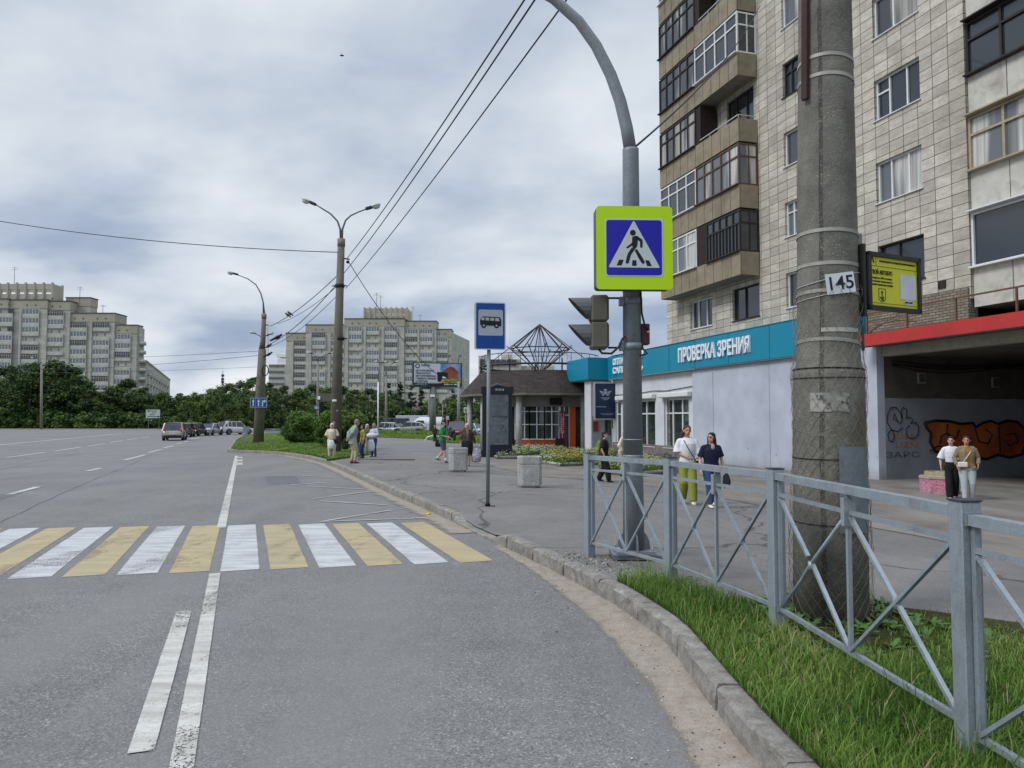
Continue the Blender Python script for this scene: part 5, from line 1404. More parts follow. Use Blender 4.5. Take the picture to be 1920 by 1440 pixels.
# ================================================================== STREET FURNITURE
def galv(name, base='8f979e', k=1.0, spang=38, metal=.45):
    t = NT(name); b = hexc(base)
    v = t.vor(spang, out='Color'); sx = t.N('ShaderNodeSeparateColor'); t.L(v, sx.inputs[0])
    f = t.math('ADD', t.math('MULTIPLY', sx.outputs[0], .5), t.math('MULTIPLY', t.noise(7, 5, .6), .5))
    c = t.ramp(f, [(.25, tuple(x * .86 * k for x in b)), (.5, tuple(x * k for x in b)), (.8, tuple(min(1, x * 1.12 * k) for x in b))])
    c = t.mix(t.math('MULTIPLY', t.ramp(t.noise(5, 7, .75, sc=(1, 1, .3)), [(.50, 0.0), (.70, .6)]), 1.0), c, (.16, .14, .115))
    t.bump(t.noise(30, 4, .6), .08, .004)
    return t.fin(c, t.ramp(f, [(.3, .42), (.7, .6)]), metal, .5)
M_GALV = galv('galvanised_steel', '98a2aa', 1.0, 150); M_GALVD = galv('weathered_galvanised_steel', '7f868d', 1.0, 60, .15)
M_RUBB = mat('black_cable', '191a1c', .6, var=.1)
def fpost(p, top, w=.085, d=.085):
    pass
fence = thing('metal_railing', 'galvanised pedestrian railing with crossed bars along the grassy kerb', 'railing', (FENCE[2].x, FENCE[2].y, gz(FENCE[2])))
f0 = Vector((FENCE[2].x, FENCE[2].y, gz(FENCE[2])))
tops = [1.405, 1.42, 1.42, 1.41, 1.41, 1.41]
pw = .102
for i, p in enumerate(FENCE):
    z0 = gz(p); m = MB(); q = p - Vector((f0.x, f0.y, 0))
    nx = FENCE[min(i + 1, 5)] - FENCE[max(i - 1, 0)]; rz = math.atan2(nx.y, nx.x); Mr = Matrix.Rotation(rz, 4, 'Z')
    Mq = Matrix.Translation((q.x, q.y, -f0.z)) @ Mr
    m.box((0, 0, (z0 - .15 + tops[i]) / 2), (pw, pw, tops[i] - z0 + .15), 0, Mq, bev=.006)
    po = m.build('post', M_GALV, fence)
    c = MB(); c.box((0, 0, tops[i] + .004), (pw + .006, pw + .006, .008), 0, Mq); c.build('cap', mat('dark_cap', '3c4044', .5), po)
def rail_panel(a, b, za, zb, bent=False):
    """a,b: post centres; za, zb: top heights"""
    d = (b - a); L = d.length; d.normalize(); A = a + d * (pw / 2 + .012); B = b - d * (pw / 2 + .012)
    def P(t, h):   # t along, h height measured below the top
        v_ = A.lerp(B, t); zt = za + (zb - za) * t; return Vector((v_.x - f0.x, v_.y - f0.y, zt - h - f0.z))
    m = MB(); m.bar(P(-.006, .033), P(1.006, .033), .068, .052); top = m.build('top_rail', M_GALV, fence)
    m = MB(); s_ = .03
    for t in (0.004, .996): m.bar(P(t, .05), P(t, 1.06), .025, .03, up=d)
    m.bar(P(0, 1.045), P(1, 1.045), .03, .03); m.bar(P(0, .175), P(.485, .175), .026, .026); m.bar(P(.515, .175), P(1, .175), .026, .026)
    m.build('panel_frame', M_GALV, fence)
    m = MB(); m.bar(P(.5, .05), P(.5, 1.03), .026, .026, up=d); m.build('upright', M_GALV, fence)
    m = MB(); m.bar(P(.5, .085), P(.5, .26), .075, .045, up=d); m.build('joint_block', M_GALV, fence)
    for t0, t1 in ((.012, .488), (.512, .988)):
        m = MB(); tm = (t0 + t1) / 2
        if bent and t0 < .1:
            m.bar(P(t0, .20), P(tm - .02, .56), .026, .022); m.bar(P(tm + .01, .60), P(t1, 1.03), .026, .022)
            m.tube([P(t0 + .0, 1.03), P(tm - .07, .74), P(tm, .60), P(t1, .20)], .014, 6)
        else:
            m.bar(P(t0, .20), P(t1, 1.03), .026, .022); o1 = Vector((0.012 * d.y, -.012 * d.x, 0))
            m.bar(P(t0, 1.03) + o1, P(tm, .615) + o1, .024, .02); m.bar(P(tm, .615) + o1, P(t1, .20) + o1, .024, .02)
        m.tube([P(tm, .585), P(tm, .645)], .024, 8); m.build('cross_brace', M_GALV, fence)
    for t in (-.004, 1.004): 
        m = MB(); m.bar(P(t, -.001), P(t, .062), .075, .03, up=d); m.build('bracket', M_GALVD, fence)
        m = MB(); m.bar(P(t, 1.02), P(t, 1.07), .05, .04, up=d); m.build('bracket', M_GALVD, fence)
for i in range(5): rail_panel(FENCE[i], FENCE[i + 1], tops[i] - .02 - (.03 if i == 3 else 0), tops[i + 1] - .02 - (.03 if i == 3 else 0), bent=(i == 2))

# ---- concrete pole 145 -------------------------------------------------------------------------
CPX = Vector((2.665, 6.33, 0)); CPX.z = gz(CPX) - .05
def pole_mat():
    t = NT('aged_pole_concrete')
    c = t.ramp(t.noise(2.6, 8, .7), [(.3, hexc('605f58')), (.5, hexc('78766e')), (.7, hexc('8d8b82'))])
    sp = t.vor(26, out='Distance'); n = t.noise(9, 5, .7)
    f = t.math('MULTIPLY', t.ramp(t.vor(42, rnd=1.0), [(.0, 1.0), (.16, .9), (.24, 0.0)]), t.ramp(t.noise(5, 4, .7, sc=(1, 1, .5)), [(.47, 0.0), (.58, 1.0)]))
    c = t.mix(f, c, hexc('c0bcae'))
    sx = t.N('ShaderNodeSeparateXYZ'); t.L(t.obj(), sx.inputs[0])
    # mould seam with chipped stones running up the left front
    ang = t.math('ARCTAN2', sx.outputs[1], sx.outputs[0]); d = t.math('ABSOLUTE', t.math('ADD', t.math('ADD', ang, 2.06), t.math('MULTIPLY', t.noise(1.6, 4, .6), .16)))
    seam = t.math('MULTIPLY', t.ramp(d, [(0, 1.0), (.045, 1.0), (.075, 0.0)]), t.ramp(t.noise(7, 6, .8, sc=(1, 1, 1.5)), [(.42, 0.0), (.55, 1.0)]))
    c = t.mix(t.math('MULTIPLY', seam, .35), c, (.03, .03, .027)); c = t.mix(t.math('MULTIPLY', seam, t.ramp(t.vor(60), [(.0, 1.0), (.3, 0.0)])), c, hexc('d5d1c4'))
    rust = t.math('MULTIPLY', t.ramp(t.noise(1.5, 6, .6, sc=(1, 1, .35), loc=(4, 1, 0)), [(.60, 0.0), (.72, .6)]), 1.0); c = t.mix(rust, c, hexc('5e3f26'))
    t.bump(t.math('SUBTRACT', t.math('ADD', t.noise(28, 7, .75), t.math('MULTIPLY', f, .5)), seam), .9, .02)
    return t.fin(c, .95, 0, .2)
M_POLE = pole_mat()
pole = thing('concrete_pole', 'big weathered concrete pole numbered 145 wrapped in wire netting', 'pole', tuple(CPX)); pole.rotation_euler = (0, .0105, 0)
r_at = lambda z: .325 - .0085 * z * 1.9 if z > 2.35 else .345
zp = lambda py: zat(py, CPX.y - .3) - CPX.z
PPR = [(.297, 0), (.292, .9), (.285, zp(712)), (.288, zp(700)), (.283, zp(692)), (.256, zp(676)), (.249, zp(640)), (.240, zp(400)), (.228, zp(200)), (.216, zp(0)), (.205, 7.2), (.19, 9.3)]
m = MB(); m.lathe(PPR, n=48)
m.build('shaft', M_POLE, pole)
def rp(z):
    prof = PPR
    for (r0, z0), (r1, z1) in zip(prof, prof[1:]):
        if z <= z1: return r0 + (r1 - r0) * (z - z0) / (z1 - z0)
    return .235
zp = lambda py: zat(py, CPX.y - .3) - CPX.z
def band(py, tilt, wd=.03, col=None, th=.006):
    """steel strap round the pole; tilt = height difference across"""
    z = zp(py); m = MB(); V = []; n = 48
    for j in range(n):
        a = 2 * math.pi * j / n; r = rp(z) + th; dz = -tilt * math.sin(a + .3) * .5 - tilt * .25 * math.cos(a)
        for k in (-1, 1): V.append((r * math.cos(a), r * math.sin(a), z + dz + k * wd / 2))
    m.add(V, [(2 * j, 2 * ((j + 1) % n), 2 * ((j + 1) % n) + 1, 2 * j + 1) for j in range(n)], 0, True); return m.build('strap', col or mat('dull_strap', '9a988f', .5, .2, var=.2), pole)
for py, tl in ((95, .04), (132, .04), (428, .02), (490, .01), (545, .03), (640, .05)): band(py, tl)
band(690, .01, .012, M_BLACK); band(706, -.01, .008, M_BLACK); band(860, -.02, .008, M_BLACK); band(985, -.02, .008, M_BLACK)
# rusty flat bar held at the top left
m = MB(); a = R(-152); rr_ = .262
m.bar((rr_ * math.cos(a) * .98, rr_ * math.sin(a), zp(170)), (rr_ * math.cos(a) * .86, rr_ * math.sin(a) * .9, zp(-260)), .055, .03, up=(math.cos(a), math.sin(a), 0)); m.build('rusty_bar', mat('rusted_steel', '3b2a26', .8, var=.3), pole)
# netting
m = MB(); Zt = zp(525); n = 22; pitch = 2 * math.pi / n; Rn = lambda z: rp(z) + .016 + .012 * math.sin(3.1 * z)
for sg in (-1, 1):
    for j in range(n):
        pts = []; z = -.05; a = j * pitch; k = 0
        while z < Zt:
            wob = .006 * math.sin(7 * z + j) ; pts.append(((Rn(z) + wob + (.006 if k % 2 else 0)) * math.cos(a), (Rn(z) + wob + (.006 if k % 2 else 0)) * math.sin(a), z)); a += sg * pitch / 2; z += .062; k += 1
        m.tube(pts, .0016, 3, caps=False)
m.build('wire_netting', mat('netting_wire', '8a7f70', .6, .4, var=.25), pole)
# number plate
pc = at(1573, 529, CPX.y - .30); lc = pc - CPX
aa = math.atan2(lc.y, lc.x); rad = rp(lc.z) + .012
org = Vector((rad * math.cos(aa), rad * math.sin(aa), lc.z)); xd = Vector((-math.sin(aa), math.cos(aa), 0)) + Vector((0, 0, .13))
up_ = Vector((-.0, 0, 1)) - Vector(xd) * .13
Mp = frame_M(org, xd, up=(xd.z * -.1, 0, 1)); 
m = MB(); m.prism(rrect(.235, .17, .004), .002, M=Mp); pl_ = m.build('number_plate', mat('white_plate', 'cfd3d8', .5, var=.04), pole)
m = MB(); text_mb(m, '145', .155, Mp @ Matrix.Translation((0, -.002, .003)), depth=.0008, width=.195, bold=.012); m.build('number', mat('navy_print', '11162e', .5), pl_)
# twisted tie wires
m = MB()
for zoff, tl in ((.06, .12), (-.07, .10)):
    pts = []
    for k in range(40):
        a = 2 * math.pi * k / 39; r = rp(lc.z) + .008; pts.append((r * math.cos(a), r * math.sin(a), lc.z + zoff + tl * .5 * math.sin((a - aa)) ))
    m.tube(pts, .0035, 4, caps=False)
m.tube([org + Vector((-.18, -.02, -.09)), org + Vector((-.2, -.04, -.07)), org + Vector((-.17, -.05, -.06))], .004, 4); m.build('tie_wire', M_SILL, pole)
# old paper remains and the grey metal sleeve plate
def curved_plate(name, px0, px1, py0, py1, mt, off, seg=10):
    """plate wrapped on the pole between two angles"""
    def ang(px, z):
        # visible front angle of a pixel column
        k = (px - 960) / 1400; r = rp(z) + off
        best = min((abs((CPX.x + r * math.cos(a)) / (CPX.y + r * math.sin(a)) - k), a) for a in np.linspace(-math.pi, 0, 400)); return best[1]
    z0, z1 = zp(py1), zp(py0); a0, a1 = ang(px0, z0), ang(px1, z0); m = MB(); V = []
    for i in range(seg + 1):
        a = a0 + (a1 - a0) * i / seg
        for z in (z0, z1):
            r = rp(z) + off; V.append((r * math.cos(a), r * math.sin(a), z))
    m.add(V, [(2 * i, 2 * i + 2, 2 * i + 3, 2 * i + 1) for i in range(seg)], 0, True); return m.build(name, mt, pole)
def torn():
    t = NT('torn_paper'); c = t.ramp(t.noise(6, 5, .7), [(.35, hexc('75736c')), (.6, hexc('a5a49d'))])
    a = t.math('GREATER_THAN', t.noise(11, 6, .75), .44); return t.fin(c, .9, alpha=a)
M_TORN = torn()
curved_plate('paper_remains', 1514, 1588, 736, 772, M_TORN, .006)
curved_plate('paper_remains', 1536, 1606, 612, 620, mat('paint_smear', 'b5b3ab', .8), .005)
curved_plate('steel_plate', 1568, 1622, 838, 1000, galv('dull_plate', '7d858c', .9), .020)
curved_plate('blue_sticker', 1612.5, 1622, 592, 652, mat('cyan_sticker', '1e93b4', .5), .030)
m = MB(); m.box((rp(zp(440)) * 1.0 + .02, .02, zp(440)), (.06, .10, .17), bev=.008); m.build('cable_box', mat('grey_box', '8d8a7c', .7), pole)
# yellow information sign on its dark frame
a0 = at(1622, 520, 6.20); sgn = thing('bus_notice_sign', 'yellow bus information sign in a dark frame strapped to the concrete pole', 'sign', tuple(Vector((a0.x, a0.y, at(1622, 525, 6.2).z))))
zc_ = at(1622, 525, 6.2).z
# plane: from (1622..) Y 6.2 to (1727) ; tops drop to the right -> plane recedes slightly
pL = at(1622, 470, 6.18); pR_ = at(1724, 486, 6.9)
hL = at(1622, 470, 6.18).z - at(1622, 575, 6.18).z
pR = Vector((at(1724, 535, 6.48).x, 6.48, 0)); pL = Vector((at(1626, 525, 6.18).x, 6.18, 0))
xd = (pR - pL); Ws = xd.length; xd.normalize(); Hs = .485
zt0 = at(1626, 471, 6.18).z
Ms = frame_M((pL.x - a0.x, pL.y - a0.y, zt0 - Hs / 2 - zc_), xd)
M_SFR = mat('dark_sign_frame', '2d2b27', .55, var=.15)
m = MB(); fw = .035
for (cx, cy, w_, h_) in ((Ws / 2, Hs / 2 - fw / 2, Ws, fw), (Ws / 2, -Hs / 2 + fw / 2, Ws, fw), (fw / 2, 0, fw, Hs), (Ws - fw / 2, 0, fw, Hs)): m.box((cx, cy, -.01), (w_, h_, .06), M=Ms)
m.box((-.03, 0, -.02), (.03, Hs * 1.25, .05), M=Ms); m.box((-.015, .2, -.02), (.05, .03, .03), M=Ms); m.box((-.015, -.2, -.02), (.05, .03, .03), M=Ms)
m.build('frame', M_SFR, sgn)
M_YEL = mat('yellow_sign_face', 'd3d02e', .45, var=.03); M_INK = mat('black_ink', '1b1c1a', .5)
m = MB(); m.box((Ws / 2, 0, -.005), (Ws - 2 * fw + .004, Hs - 2 * fw + .004, .012), M=Ms); fc = m.build('face', M_YEL, sgn)
T = lambda x, y: Ms @ Matrix.Translation((x, y, .003))
w_ = Ws - 2 * fw; m = MB()
text_mb(m, 'А', .07, T(fw + .03, .175), width=.05, bold=.02); text_mb(m, 'ИНФОРМАЦИОННО-ГОРОДСКОЙ СПРАВОЧНЫЙ ЦЕНТР', .02, T(fw + w_ * .58, .172), width=w_ * .76)
text_mb(m, 'ТВОЙ АВТОБУС', .048, T(fw + w_ * .24, .075), width=w_ * .45, bold=.02)
for i, s_ in enumerate(('Отправьте СМС на номер', 'остановки транспорта и', 'узнайте прибытие онлайн')): text_mb(m, s_, .022, T(fw + w_ * .24, .028 - .028 * i), width=w_ * (.42 + .02 * i))
m.box((fw + w_ * .5, .128, .003), (w_ * .98, .003, .001), M=Ms); m.box((fw + w_ * .125, .165, .003), (.003, .075, .001), M=Ms); m.box((fw + w_ * .5, -.183, .003), (w_ * .96, .003, .001), M=Ms)
m.build('lettering', M_INK, fc)
m = MB(); cx, cy = fw + w_ * .24, -.115; sh = [(-.042, .055), (.042, .055), (.042, -.035), (.02, -.05), (0, -.058), (-.02, -.05), (-.042, -.035)]
for (x0, y0), (x1, y1) in zip(sh, sh[1:] + sh[:1]): m.bar(Ms @ Vector((cx + x0, cy + y0, .003)), Ms @ Vector((cx + x1, cy + y1, .003)), .004, .002, up=Ms.to_3x3() @ Vector((0, 0, 1)))
for pts in ([(-.018, .04), (-.006, .012), (.006, .012), (.018, .04), (.007, .026), (0, .042), (-.007, .026)], [(-.006, .010), (.006, .010), (.004, -.012), (-.004, -.012)], [(-.03, -.008), (-.01, -.02), (.012, -.008), (.03, -.022), (.012, -.026), (-.008, -.036), (-.02, -.03)], [(-.012, -.036), (.02, -.03), (.024, -.042), (0, -.048)]):
    m.prism([(cx + x, cy + y) for x, y in pts], .001, M=Ms @ Matrix.Translation((0, 0, .002)))
m.build('emblem', M_INK, fc)
m = MB(); m.prism(rrect(w_ * .34, .215, .006), .0015, M=T(fw + w_ * .80, -.025)); m.build('white_square', mat('sign_white', 'cfd0d6', .5), fc)
m = MB(); m.prism([(.062 * math.cos(R(a)), .024 * math.sin(R(a))) for a in range(0, 360, 18)], .001, M=T(fw + w_ * .80, -.158)); m.build('oval_logo', mat('sign_white', 'cfd0d6', .5), fc)
m = MB(); text_mb(m, 'АВТО', .022, T(fw + w_ * .80 - .03, -.158) @ Matrix.Translation((0, 0, .002)), width=.04); text_mb(m, 'ТРАНС', .022, T(fw + w_ * .80 + .03, -.158) @ Matrix.Translation((0, 0, .002)), width=.04)
m.box((fw + w_ * .80, -.158, .005), (.009, .02, .001), M=Ms); m.build('lettering', mat('navy_print', '11162e', .5), fc)

# ---- steel lamp column with the crossing sign ---------------------------------------------------
LP = Vector((1.445, 8.95, 0)); LP.z = gz(LP)
lamp = thing('lamp_column', 'tall galvanised steel column curving over the road and carrying the crossing sign', 'lamp post', tuple(LP))
zL = lambda py: zat(py, LP.y) - LP.z
m = MB(); m.tube([(0, 0, .10), (0, 0, 1.2), (0, 0, 1.22)], [.128, .118, .118], 24); m.tube([(0, 0, 1.22), (0, 0, zL(285)), (-.0, 0, zL(280))], [.118, .098, .1], 24)
m.build('column', M_GALVD, lamp)
m = MB(); m.tube([(0, 0, zL(825)), (0, 0, zL(823))], .1195, 24); m.tube([(0, 0, zL(548)), (0, 0, zL(546))], .112, 24); m.build('joint_ring', M_GALV, lamp)
m = MB(); arm = []
for px, py in ((1179, 285), (1175, 240), (1163, 190), (1145, 140), (1118, 86), (1085, 40), (1038, -2), (980, -35), (900, -66), (800, -88), (690, -98)): 
    p = at(px, py, LP.y) - LP; arm.append(p)
arm[0] = Vector((0, 0, zL(285)))
m.tube(arm, [.078, .076, .074, .071, .068, .065, .062, .058, .054, .05, .046], 20); m.build('arm', M_GALVD, lamp)
m = MB(); e_ = arm[-1]; m.box(e_ + Vector((-.3, 0, .02)), (.75, .26, .11), bev=.03); lh = m.build('lamp_head', mat('lamp_housing', '4a4d52', .5), lamp)
m = MB(); m.box((.02, .03, .035), (.56, .44, .05)); m.box((.0, -.02, .085), (.44, .40, .04)); m.build('base_plate', M_GALVD, lamp)
m = MB(); 
for x, y in ((-.22, -.16), (.22, -.16), (.22, .16), (-.22, .16)): m.lathe([(.014, .05), (.014, .15)], (x * .9, y * .9, 0), 8)
m.build('bolt', M_GALV, lamp)
for a in (0, 90, 180, 270):
    m = MB(); Mr = Matrix.Rotation(R(a + 8), 4, 'Z'); m.prism([(.11, .10), (.20, .10), (.19, .2), (.155, .27), (.11, .32)], .012, M=Mr @ Matrix.Rotation(R(90), 4, 'X')); m.build('gusset', M_GALVD, lamp)
m = MB(); m.lathe([(.10, -.16), (.10, .01)], n=20); m.build('footing', mat('rusty_footing', '3f2e25', .9, var=.3), lamp)
# crossing sign (light box)
cs = thing('crossing_sign', 'square pedestrian crossing sign with fluorescent yellow green border on the steel column', 'sign', (LP.x, LP.y - .2, LP.z))
YF = LP.y - .32
tl = at(1117, 387, YF); br_ = at(1262, 543, YF); Sx = br_.x - tl.x; Sz = tl.z - br_.z
cen = Vector(((tl.x + br_.x) / 2 - cs.location.x, YF - cs.location.y, (tl.z + br_.z) / 2 - cs.location.z))
xd = Vector((1, .03, 0)); Mc = frame_M(cen, xd)
M_FLY = mat('fluorescent_yellow_green', 'b6dc0d', .35, var=.015); M_BLU = mat('sign_blue', '1512a0', .32, var=.03); M_SWH = mat('sign_reflective_white', 'bfc6cc', .4, var=.02); M_SBK = mat('sign_black', '0b0b12', .4)
m = MB(); m.prism(rrect(Sx, Sz, .045, 6), .012, M=Mc); m.build('border', M_FLY, cs)
m = MB(); m.prism(rrect(Sx * .985, Sz * .985, .045, 6), .17, M=Mc @ Matrix.Translation((-.012, 0, -.17))); m.build('housing', mat('sign_housing', '50565b', .6, var=.08), cs)
iS = Sx * .735
m = MB(); m.prism(rrect(iS * 1.035, iS * 1.035, .03), .003, M=Mc @ Matrix.Translation((-.005, 0, .012))); m.build('white_edge', M_SWH, cs)
m = MB(); m.prism(rrect(iS * .985, iS * .985, .03), .003, M=Mc @ Matrix.Translation((-.005, 0, .015))); m.build('blue_field', M_BLU, cs)
k = iS / 440.0
def sp(x, y): return ((x - 520) * k, -(y - 497) * k)      # coordinates read off the enlarged photograph
m = MB(); m.prism([sp(*p) for p in ((322, 643), (323, 650), (330, 654), (708, 656), (717, 653), (716, 645), (523, 292), (517, 288), (511, 293))][::-1], .003, M=Mc @ Matrix.Translation((-.005, 0, .018))); m.build('triangle', M_SWH, cs)
m = MB(); Mk = Mc @ Matrix.Translation((-.005, 0, .021))
def pr(pts):
    pp = [sp(*p) for p in pts]; ar = sum(a[0] * b[1] - b[0] * a[1] for a, b in zip(pp, pp[1:] + pp[:1]))
    m.prism(pp if ar > 0 else pp[::-1], .0015, M=Mk)
m.prism([(sp(510, 381)[0] + 23 * k * math.cos(R(a)), sp(510, 381)[1] + 23 * k * math.sin(R(a))) for a in range(0, 360, 20)], .0015, M=Mk)
pr([(505, 412), (528, 405), (540, 406), (549, 420), (546, 478), (541, 492), (522, 516), (508, 500), (503, 478)])
pr([(530, 404), (545, 406), (583, 434), (587, 446), (585, 494), (580, 500), (570, 499), (566, 492), (566, 452), (545, 436)])
pr([(505, 450), (500, 462), (475, 482), (459, 494), (458, 502), (465, 505), (474, 502), (508, 478)])
pr([(502, 496), (522, 516), (496, 552), (486, 582), (476, 620), (464, 625), (453, 620), (453, 610), (464, 560), (472, 540)])
pr([(524, 520), (540, 508), (575, 562), (600, 606), (600, 618), (590, 627), (579, 621), (556, 586)])
pr([(401, 594), (437, 594), (419, 639), (382, 638)]); pr([(505, 597), (536, 597), (538, 641), (501, 641)]); pr([(605, 596), (636, 598), (657, 643), (619, 642)])
m.build('walking_figure', M_SBK, cs)
m = MB(); m.box(cen + Vector((0, .24, .22)), (.28, .14, .05)); m.box(cen + Vector((0, .24, -.22)), (.28, .14, .05)); m.build('clamp', M_GALVD, cs)
# traffic light, seen from its side
tlt = thing('traffic_light', 'grey traffic light with two hooded lamps seen from its side on the steel column', 'traffic light', (LP.x, LP.y, LP.z))
YT = LP.y; 
def TP(px, py, dy=0): p = at(px, py, YT); return Vector((p.x - LP.x, dy, p.z - LP.z))
c0, c1 = TP(1108, 556), TP(1140, 655); M_TL = mat('traffic_light_grey', '5e5c52', .6, var=.08); M_TH = mat('hood_grey', '5a5f60', .55, var=.06)
for z0, z1 in ((c1.z, (c0.z + c1.z) / 2 - .003), ((c0.z + c1.z) / 2 + .003, c0.z)):
    m = MB(); m.box(((c0.x + c1.x) / 2 - .01, 0, (z0 + z1) / 2), ((c1.x - c0.x) * 1.0, .30, z1 - z0), bev=.02); m.box((c1.x - .03, 0, (z0 + z1) / 2), (.06, .26, (z1 - z0) * .9), bev=.015); m.build('housing', M_TL, tlt)
    zc2 = (z0 + z1) / 2 + .005; hx = c0.x - .01
    # hood: half tunnel longer at the top
    h = MB(); V = []; n = 14; rr_ = .14
    for j in range(n + 1):
        a = R(-55 + 290 * j / n) ; y_, z_ = rr_ * math.cos(a), rr_ * math.sin(a)
        ln_ = .02 + .245 * max(0, min(1, (z_ + rr_) / (2 * rr_))) ** 1.0
        V += [(hx, y_, zc2 + z_), (hx - ln_, y_ * .97, zc2 + z_ * .96 + .015 * ln_), (hx, y_ * .95, zc2 + z_ * .95), (hx - ln_, y_ * .92, zc2 + z_ * .92 + .015 * ln_)]
    F = []
    for j in range(n): a, b = 4 * j, 4 * (j + 1); F += [(a, a + 1, b + 1, b), (a + 2, b + 2, b + 3, a + 3), (a + 1, a + 3, b + 3, b + 1)]
    h.add(V, F, 0, False)
    h.build('hood', M_TH, tlt)
    l = MB(); l.ell((hx + .005, 0, zc2), (.035, .12, .12), nu=20, nv=12); l.build('lens', mat('dark_lens', '2a1415' if z1 > c0.z - .01 else '14231a', .2, spec=.8), tlt)
b_ = MB(); b_.ell(TP(1105, 600, -.06), .022); b_.build('stop_lamp', mat('red_reflector', '8c2a35', .3), tlt)
for py in (559, 652): m = MB(); p = TP(1140, py); m.bar(p, (-.10, 0, p.z), .03, .02); m.build('bracket', M_BLACK, tlt)
for py in (566, 650):
    m = MB(); m.tube([(0, 0, zL(py + 6)), (0, 0, zL(py - 6))], .128, 20); m.box((-.13, -.02, zL(py)), (.05, .12, .1)); m.build('clamp', M_GALVD, tlt)
m = MB(); pts = [TP(1122, 655, -.02), TP(1128, 663, -.05), TP(1145, 664, -.08), TP(1158, 652, -.1), TP(1164, 638, -.11), TP(1170, 632, -.09)]; m.tube(pts, .014, 8)
m.build('cable', mat('brown_cable', '3a2a28', .6), tlt)
jb = thing('junction_box', 'small maroon junction box on the back of the steel column', 'junction box', (LP.x, LP.y, LP.z))
p = TP(1209, 627); m = MB(); m.box((p.x + .0, .02, p.z), (.105, .14, TP(0, 607).z - TP(0, 646).z), bev=.01); m.build('box', mat('maroon_box', '4b2426', .5, var=.12), jb)
m = MB(); m.tube([TP(1199, 545, -.08), TP(1201, 590, -.09), TP(1207, 612, -.07), TP(1213, 622, -.09)], .012, 8); m.tube([TP(1202, 645, -.06), TP(1203, 655, -.08), TP(1212, 664, -.06), TP(1198, 668, -.10)], .013, 8); m.build('cable', M_RUBB, jb)
m = MB(); m.ell(TP(1213, 624, -.09), .018); m.build('gland', M_GALV, jb)

# ---- bus stop sign -------------------------------------------------------------------------------
BS = G(914.5, 949); bs = thing('bus_stop_sign', 'blue bus stop sign with a bus pictogram on a plain grey post', 'sign', tuple(BS))
zb = lambda py: zat(py, BS.y) - BS.z
m = MB(); m.tube([(0, 0, -.05), (.02, 0, zb(600))], .036, 16); m.build('post', galv('painted_post', '7b8388', 1.0, 80, .1), bs)
m = MB(); m.tube([(0, 0, 0), (0, 0, .05)], .05, 12); m.box((.06, 0, .006), (.16, .05, .008)); m.build('collar', M_BLACK, bs)
YS_ = BS.y - .06; cx_ = (at(891, 612, YS_).x + at(948, 612, YS_).x) / 2 - BS.x; sw = at(948, 612, YS_).x - at(890, 612, YS_).x; sh_ = at(0, 568, YS_).z - at(0, 657, YS_).z
Mb = frame_M((cx_, -.06, zb(612)), (1, .16, 0))
m = MB(); m.prism(rrect(sw, sh_, .035), .006, M=Mb); m.prism(rrect(sw * .99, sh_ * .99, .035), .05, M=Mb @ Matrix.Translation((-.006, 0, -.05)), mi=1); pb = m.build('plate', [M_SWH, mat('plate_back', '3a3f45', .6)], bs)
M_BL2 = mat('stop_sign_blue', '0b3f8c', .35, var=.06)
m = MB(); m.prism(rrect(sw * .93, sh_ * .955, .025), .002, M=Mb @ Matrix.Translation((0, 0, .006))); m.build('blue_field', M_BL2, pb)
m = MB(); m.prism(rrect(sw * .80, sw * .84, .03), .002, M=Mb @ Matrix.Translation((.005, sh_ * .07, .008))); m.build('white_square', mat('stop_sign_white', '9ea6ae', .45, var=.04), pb)
kk = sw * .93 / 650; q_ = lambda x, y: ((x - 480) * kk + .004, -(y - 550) * kk + sh_ * .07)
m = MB(); m.prism([q_(*p) for p in ((240, 600), (238, 500), (262, 450), (285, 415), (305, 408), (690, 425), (712, 470), (722, 520), (720, 630), (560, 625), (260, 612))], .0015, M=Mb @ Matrix.Translation((0, 0, .010))); 
for cx2 in (322, 612): m.lathe([(56 * kk, 0), (56 * kk, .003)], n=20, M=Mb @ Matrix.Translation((*q_(cx2, 618), .0105)))
m.build('bus_pictogram', M_SBK, pb)
m = MB()
for pts in (((262, 495), (285, 432), (335, 432), (335, 500)), ((362, 435), (445, 438), (445, 505), (362, 500)), ((472, 440), (558, 443), (558, 508), (472, 505)), ((583, 445), (668, 448), (682, 515), (583, 512))):
    m.prism([q_(*p) for p in pts], .0008, M=Mb @ Matrix.Translation((0, 0, .012)))
for cx2 in (322, 612): m.lathe([(22 * kk, 0), (22 * kk, .001)], n=14, M=Mb @ Matrix.Translation((*q_(cx2, 618), .0136)))
m.build('pictogram_windows', mat('stop_sign_white', '9ea6ae', .45), pb)
m = MB(); m.box((.0, -.038, zb(770)), (.03, .003, .06)); m.box((.005, -.037, zb(770) - .25), (.022, .002, .3)); m.build('sticker', M_TORN, bs)

